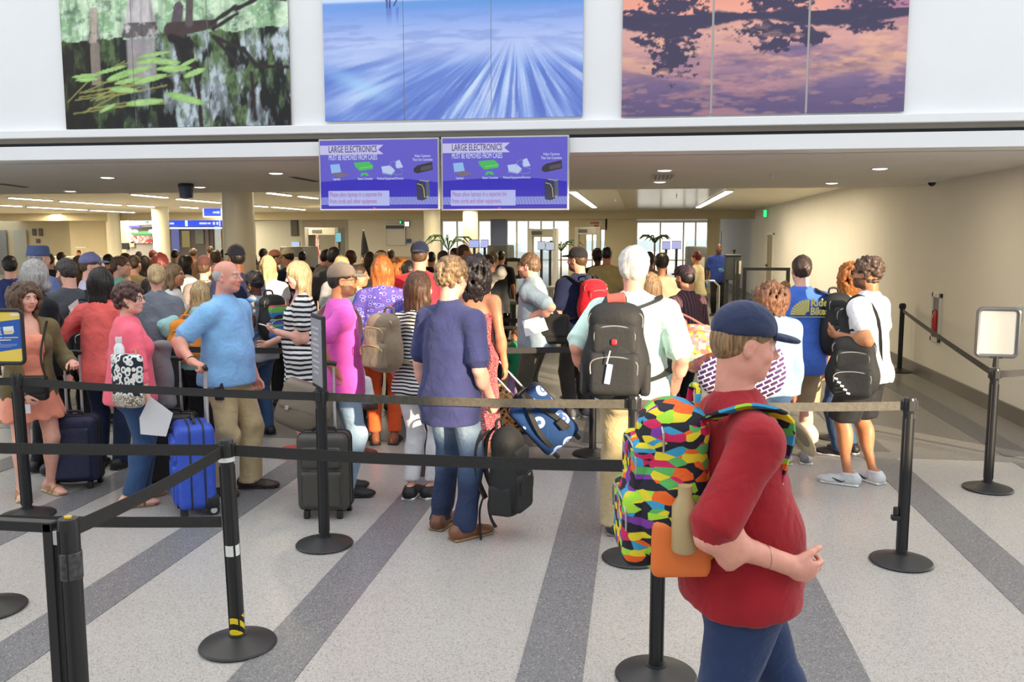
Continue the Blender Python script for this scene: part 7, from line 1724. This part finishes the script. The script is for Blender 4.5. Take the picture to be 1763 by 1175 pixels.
# ------------------------------------------------------------------ the crowd behind
TOPS = {}
def crowd(label, px, py, d, face=0, sex='m', skin='fair', hair=('short', h_dbrown), top=(90, 90, 95), bot=m_blackc, hat=None, g=1.05, turn=0, arms=None, long=False, beard=None, nod=0, lean=0, kw={}, hkw={}, lod=None, glasses=False, group=None, H=None, curl=(35, 35)):
    lod = lod if lod is not None else (1 if d < 9.9 else 2)
    P = Person(label, (px, py, d), face=face, sex=sex, skin=skin, girth=g, turn=turn, arms=arms, lod=lod, nod=nod, lean=lean, group=group, H=H, curl=curl)
    P.body(brow=DB, beard=beard)
    if hair: P.hair(hair[0], hair[1], **hkw)
    if hat: P.cap(hat[1], kind=hat[0], back=(len(hat) > 2))
    if glasses: P.glasses(M_BLACKM)
    tm = top if not isinstance(top, tuple) else c_('cloth_%d_%d_%d' % top, *top)
    P.shirt(tm, long=long, hem=kw.get('hem', .47), loose=kw.get('loose', .018), sleeve=kw.get('sleeve', .75), amp=.008)
    if kw.get('skirt'): P.dress(kw['skirt'], hem=.30, flare=.03, bodice=False, name='skirt')
    else: P.trousers(bot)
    P.shoes(m_blackl)
    return P
B_ = 'bent'
crowd('man with short black hair and a navy tee at the left edge', 16, 441, 9.9, 12, hair=('short', h_black), top=(48, 58, 110), g=1.15, turn=-20)
k2 = crowd('grey-haired woman in a black jacket behind the dark curls', 57, 450, 6.95, -20, 'f', hair=('bob', h_grey), hkw=dict(length=.10, vol=.012), top=(22, 22, 26), long=True, g=1.1, turn=-30)
crowd('man in a slate bucket hat and faded blue shirt', 62, 424, 9.0, -18, hat=('bucket', c_('hat_slate', 84, 100, 140)), hair=('buzz', h_grey), top=(110, 126, 180), g=1.25, kw=dict(sleeve=.9))
k4 = crowd('bearded man in a charcoal tee with his head bowed to the left', 116, 446, 7.65, 48, hair=('short', hairmat('hair_fade', (.02, .016, .014), (.07, .055, .05))), beard=(.05, .035, .03), top=(78, 80, 86), g=1.2, nod=14, arms=(('px', 92, 552, -.12, {'hint': (-.5, -1, -.5)}), B_), turn=-20, lod=0)
pack_on(k4, 'black backpack on the charcoal tee man', (.30, .18, .44), .90, m_bk, sides=(1,), dx=.05, pocket=m_bk2, strap=m_bk, h=.014)
crowd('person in a lavender cap and pale lilac shirt', 151, 438, 8.9, -55, hat=('ball', c_('cap_lavender', 120, 120, 160)), hair=('short', h_brown), top=(206, 200, 220), turn=15)
k6 = crowd('black-haired woman in a coral jacket holding a leaflet', 171, 464, 7.1, 6, 'f', 'tan', hair=('bob', h_black), hkw=dict(length=.13, vol=.014), top=(240, 106, 100), bot=m_ddenim, long=True, g=1.08, arms=(('px', 140, 560, .1, {'hint': (-.6, -.8, -.6)}), 'down'), lod=0, kw=dict(hem=.43))
sheet('leaflet', 'folded leaflet in the coral jacket woman\'s hand', 'paper', [at_d(117, 528, 7.05), at_d(134, 515, 7.1), at_d(140, 540, 7.1), at_d(126, 547, 7.05)], mat('leaflet', (.66, .58, .54), .6, noise=.25, nscale=14))
crowd('young person with short brown hair in a mint tee', 203, 441, 9.7, -62, hair=('short', h_brown), top=(110, 210, 190), g=.95, turn=10)
crowd('man in a tan tee seen from behind near the shop', 229, 440, 11.5, -5, hair=('short', h_dbrown), top=(150, 130, 100), g=1.1)
crowd('long dark-haired woman in black near the shop', 247, 441, 12.6, 0, 'f', hair=('long', h_dbrown), hkw=dict(length=.2), top=(34, 32, 32))
k10 = crowd('blonde woman with a low bun and a grey tee', 268, 456, 7.9, 8, 'f', hair=('bun', h_blonde), top=(122, 128, 138), bot=m_blackc, g=1.08, kw=dict(sleeve=.5), turn=-18)
crowd('light-brown-haired woman in a white cardigan facing right', 294, 455, 8.5, -68, 'f', 'tan', hair=('long', h_lbrown), hkw=dict(length=.13), top=(228, 226, 224), long=True, arms=(B_, B_), turn=6)
crowd('woman with wine-red bobbed hair', 274, 437, 10.6, 4, 'f', hair=('bob', h_wine), hkw=dict(length=.10, vol=.01), top=(50, 46, 50))
crowd('black-haired woman in a white top and black vest', 318, 440, 11.7, -30, 'f', 'tan', hair=('long', h_black), hkw=dict(length=.2), top=(210, 208, 205), long=True)
crowd('person in a brown cap and beige top, seen from behind', 350, 443, 9.5, 4, 'f', hat=('ball', c_('cap_brown', 86, 52, 48)), hair=('short', h_brown), top=(176, 160, 150))
k15 = crowd('blonde child in a mint top with an orange pack', 343, 484, 7.95, 8, 'f', hair=('long', h_blonde), hkw=dict(length=.13), top=(170, 216, 214), long=True, g=.9, arms=(('px', 305, 590, -.1, {}), 'down'))
pack_on(k15, 'orange backpack on the blonde child', (.28, .16, .36), .82, c_('pack_orange', 240, 150, 50), sides=(0, 1), dx=-.08, h=.014)
crowd('man in a grey shirt in front of the round column', 371, 431, 12.3, 30, hair=('short', h_brown), top=(122, 124, 126))
k17 = crowd('tall man in a black cap and navy shirt in front of the column', 408, 424, 9.05, 50, 'm', 'brown', hat=('ball', c_('cap_ink', 24, 26, 36)), hair=('buzz', h_black), top=(44, 48, 78), g=1.12, kw=dict(sleeve=.9), bot=m_ddenim)
k18 = crowd('woman with short black hair and hoop earrings in a grey tee', 440, 468, 8.3, 62, 'f', 'dark', hair=('short', h_black), hkw=dict(vol=.008), top=(150, 152, 158), bot=m_denim, g=1.12, nod=14, arms=(('px', 436, 545, -.1, {'hint': (-.5, -1, -.5)}), B_), lod=0, kw=dict(sleeve=.55))
T = pack_on(k18, 'black backpack with rainbow stripes on the grey tee woman', (.30, .20, .42), .96, m_bk, pocket=blotch('rainbow', [(0, hexc(210, 60, 80)), (.2, hexc(60, 120, 200)), (.4, hexc(110, 180, 90)), (.6, hexc(220, 80, 90)), (.8, hexc(90, 90, 190))], 7, kind='CELL', stretch=(.1, .1, 3)), strap=mat('strap_blue', (.06, .25, .55), .6), h=.013)
for i in (-1, 1): obj('earring', B().tube([tuple(k18.hp((i*.083, -.004+.024*math.cos(t), -.068+.024*math.sin(t)))) for t in np.linspace(0, 2*PI, 14, endpoint=False)], .003, 5, True).me(), mat('gold', (.8, .55, .2), .25, metal=1), k18.root)
crowd('woman with very long blonde hair in white', 460, 441, 9.8, 6, 'f', hair=('halfpony', h_blonde), hkw=dict(length=.34), top=(232, 232, 232), kw=dict(sleeve=.4))
crowd('person in a salmon cap with a red sleeve reaching right', 471, 432, 14.2, -60, hat=('ball', c_('cap_salmon', 220, 150, 120)), hair=('short', h_brown), top=(190, 30, 40), arms=('down', ('l', (.1, .55, 1.15), {})))
crowd('man in a cream cap and navy tee bending over a table', 497, 429, 12.6, 60, 'm', 'tan', hat=('ball', c_('cap_cream', 220, 200, 160)), hair=('buzz', h_black), top=(34, 40, 62), nod=16, arms=(B_, B_))
crowd('dark-haired man in a grey shirt leaning right', 545, 428, 13, -60, hair=('short', h_black), top=(140, 132, 122), lean=14, arms=(B_, B_), H=1.78, g=1.2)
crowd('man with black hair behind the taupe cap', 574, 426, 10.8, 0, 'm', 'brown', hair=('short', h_black), top=(40, 40, 46))
crowd('blonde woman behind the taupe cap', 587, 440, 9.9, 0, 'f', hair=('long', h_blonde), hkw=dict(length=.2), top=(200, 200, 204))
crowd('bald dark-skinned man in a cream shirt leaning right', 602, 430, 14.8, -40, 'm', 'dark', hair=None, top=(196, 190, 160), g=1.2, arms=(B_, B_))
crowd('officer seated far back in the office', 626, 440, 24, 175, 'm', 'tan', hair=('short', h_black), top=(60, 50, 45))
crowd('man with cropped brown hair in a grey shirt, left of the navy cap', 655, 431, 9.6, -4, hair=('buzz', h_brown), top=(112, 114, 118), g=1.15)
crowd('woman with auburn waves beside the long red hair', 690, 445, 10.2, 0, 'f', hair=('longcurly', h_ginger), hkw=dict(length=.16), top=(120, 60, 60))
crowd('dark-haired person in a red tee left of the navy cap man', 704, 450, 9.2, 35, 'm', 'tan', hair=('short', h_black), top=(170, 36, 48))
k30 = crowd('tall man in a navy cap and bright red tee', 722, 418, 8.6, 4, 'm', 'pink', hat=('ball', c_('cap_navy', 30, 38, 66), 'back'), hair=('buzz', h_brown), top=(222, 52, 66), g=1.12)
crowd('dark-haired man below the middle columns', 763, 432, 11.6, 10, hair=('short', h_dbrown), top=(40, 40, 42))
crowd('man with glasses in a white shirt facing the camera', 784, 427, 15.5, 150, 'm', 'olive', hair=('short', h_black), top=(220, 220, 215), glasses=True)
crowd('cropped-haired man in a bright blue shirt facing right', 796, 421, 13.6, -70, 'm', 'tan', hair=('buzz', h_brown), top=(40, 66, 140), g=1.1)
crowd('man in a grey shirt reaching right over a bin', 818, 431, 11.2, -58, hair=('short', h_dbrown), top=(160, 158, 152), lean=16, H=1.74, long=True, arms=('down', ('px', 868, 472, -.1, {})))
crowd('person with pale hair in a dark jacket', 843, 432, 12.6, -20, 'f', hair=('short', h_lbrown), top=(44, 46, 50), long=True, lean=8, H=1.74)
crowd('man in a khaki shirt seen from behind, right of the black cap', 1045, 425, 13.2, -2, 'm', 'tan', hair=('buzz', h_black), top=(196, 180, 130), g=1.25)
crowd('person with bushy black hair beside the khaki shirt', 1029, 430, 14.2, 8, 'f', 'dark', hair=('curly', h_black), hkw=dict(vol=.012), top=(50, 46, 40))
crowd('black-haired woman in a beige top and green skirt', 1140, 437, 10.6, 0, 'f', 'tan', hair=('short', h_black), hkw=dict(vol=.012), top=(206, 178, 150), g=1.2, kw=dict(skirt=c_('green_skirt', 30, 120, 100), hem=.52))
crowd('dark-haired person just behind the white hair', 1118, 434, 12.4, 10, 'm', 'brown', hair=('short', h_black), top=(120, 110, 90))
k39 = crowd('agent in a cream shirt with blue gloves facing left', 1201, 434, 17, 62, 'f', 'tan', hair=('short', h_wine), hkw=dict(vol=.01), top=(214, 200, 160), g=1.15, arms=('down', 'down'))
k40 = crowd('officer in a royal blue shirt and black trousers by the podium', 1238, 420, 21.6, 172, 'm', 'dark', hair=None, top=(34, 54, 124), arms=(B_, 'down'), lod=1)
for P in (k39, k40):
    q = Soft()
    for i in (0, 1): P.hand(q, i)
    P.part('glove', q, .012, mat('glove_blue', (.10, .30, .62), .5), lambda X, Y, Z: -.003+0*X)
crowd('person with tawny hair behind the spiral curls', 1352, 484, 10.2, 0, 'f', hair=('short', h_lbrown), top=(130, 110, 90), lod=2)
crowd('person in a white tee holding a pink phone', 612, 456, 8.7, -70, 'm', 'tan', hair=('buzz', h_dbrown), top=(226, 228, 230), arms=(B_, ('l', (.05, .30, 1.28), {})), lod=1)
k44 = crowd('small child in a green tee behind the man with papers', 890, 566, 9.2, 70, 'm', 'tan', hair=('short', h_brown), top=(40, 140, 96), bot=c_('lilac_cloth', 170, 140, 190), g=.9, arms=(('l', (-.10, .22, .62), {}), 'down'))
FAR = [('far left traveller with dark hair under the portraits', 84, 437, 14, 'short', h_dbrown, (60, 50, 48), 20), ('far left woman with long brown hair near the charcoal tee', 134, 441, 12.8, 'long', h_brown, (90, 60, 40), -10), ('far left man in a red top with black hair', 185, 438, 14.5, 'short', h_black, (110, 40, 40), 0),
       ('distant woman with brown hair by the shop counter', 214, 436, 16, 'bob', h_brown, (80, 70, 66), -30), ('distant shopper with red hair at the shop', 262, 431, 20, 'short', h_wine, (50, 60, 90), -30), ('distant traveller in pale blue beyond the wine bob', 300, 430, 18, 'short', h_black, (150, 165, 180), 10), ('distant traveller in brown under the blue sign', 332, 428, 20, 'short', h_brown, (120, 90, 70), 5),
       ('distant man in white beside the column base', 362, 424, 21, 'short', h_dbrown, (206, 206, 206), 40), ('distant woman in cream left of the long blonde hair', 432, 430, 15.5, 'long', h_brown, (150, 140, 120), 0), ('distant dark-haired man behind the salmon cap', 452, 428, 18, 'short', h_black, (60, 60, 66), -20), ('distant black-clad traveller behind the striped dress', 520, 433, 16, 'short', h_black, (24, 24, 28), 30),
       ('distant man in black left of the grey leaning shirt', 560, 430, 17, 'short', h_black, (26, 26, 28), -30), ('distant traveller with dark hair behind the auburn hair', 636, 434, 14, 'bob', h_dbrown, (52, 52, 56), 0), ('distant dark-haired traveller behind the navy polo', 742, 434, 15, 'short', h_black, (40, 38, 40), 10), ('distant traveller in black near the x-ray machine', 862, 432, 16, 'short', h_black, (30, 30, 32), -10),
       ('distant traveller with cropped hair behind the third belt', 104, 434, 17, 'buzz', h_dbrown, (70, 74, 90), -10), ('distant traveller in olive behind the shop queue', 158, 434, 18, 'short', h_brown, (86, 84, 60), 10), ('distant traveller in rust behind the brown cap', 386, 428, 17, 'short', h_dbrown, (120, 60, 40), -10), ('distant traveller in dark grey left of the wine bob', 238, 433, 22, 'short', h_black, (60, 60, 62), 0), ('distant traveller in navy beyond the grey shirt', 672, 430, 17, 'short', h_brown, (40, 46, 70), 0)]
for lb, px, py, d, hk, hm, tp, fc in FAR:
    crowd(lb, px, py, d, fc, 'f' if hk in ('long', 'bob') else 'm', random.choice(('tan', 'fair', 'olive')), hair=(hk, hm), hkw=dict(length=.2) if hk == 'long' else (dict(length=.1) if hk == 'bob' else {}), top=tp)
for lb, px, py, fc, c in (('seated clerk in black at the left end of the far counter', 78, 433, -120, (30, 32, 40)), ('seated clerk with dark hair at the right of the far counter', 136, 431, 170, (40, 42, 56))):
    crowd(lb, px, py, 31, fc, 'm', 'tan', hair=('short', h_black), top=c)
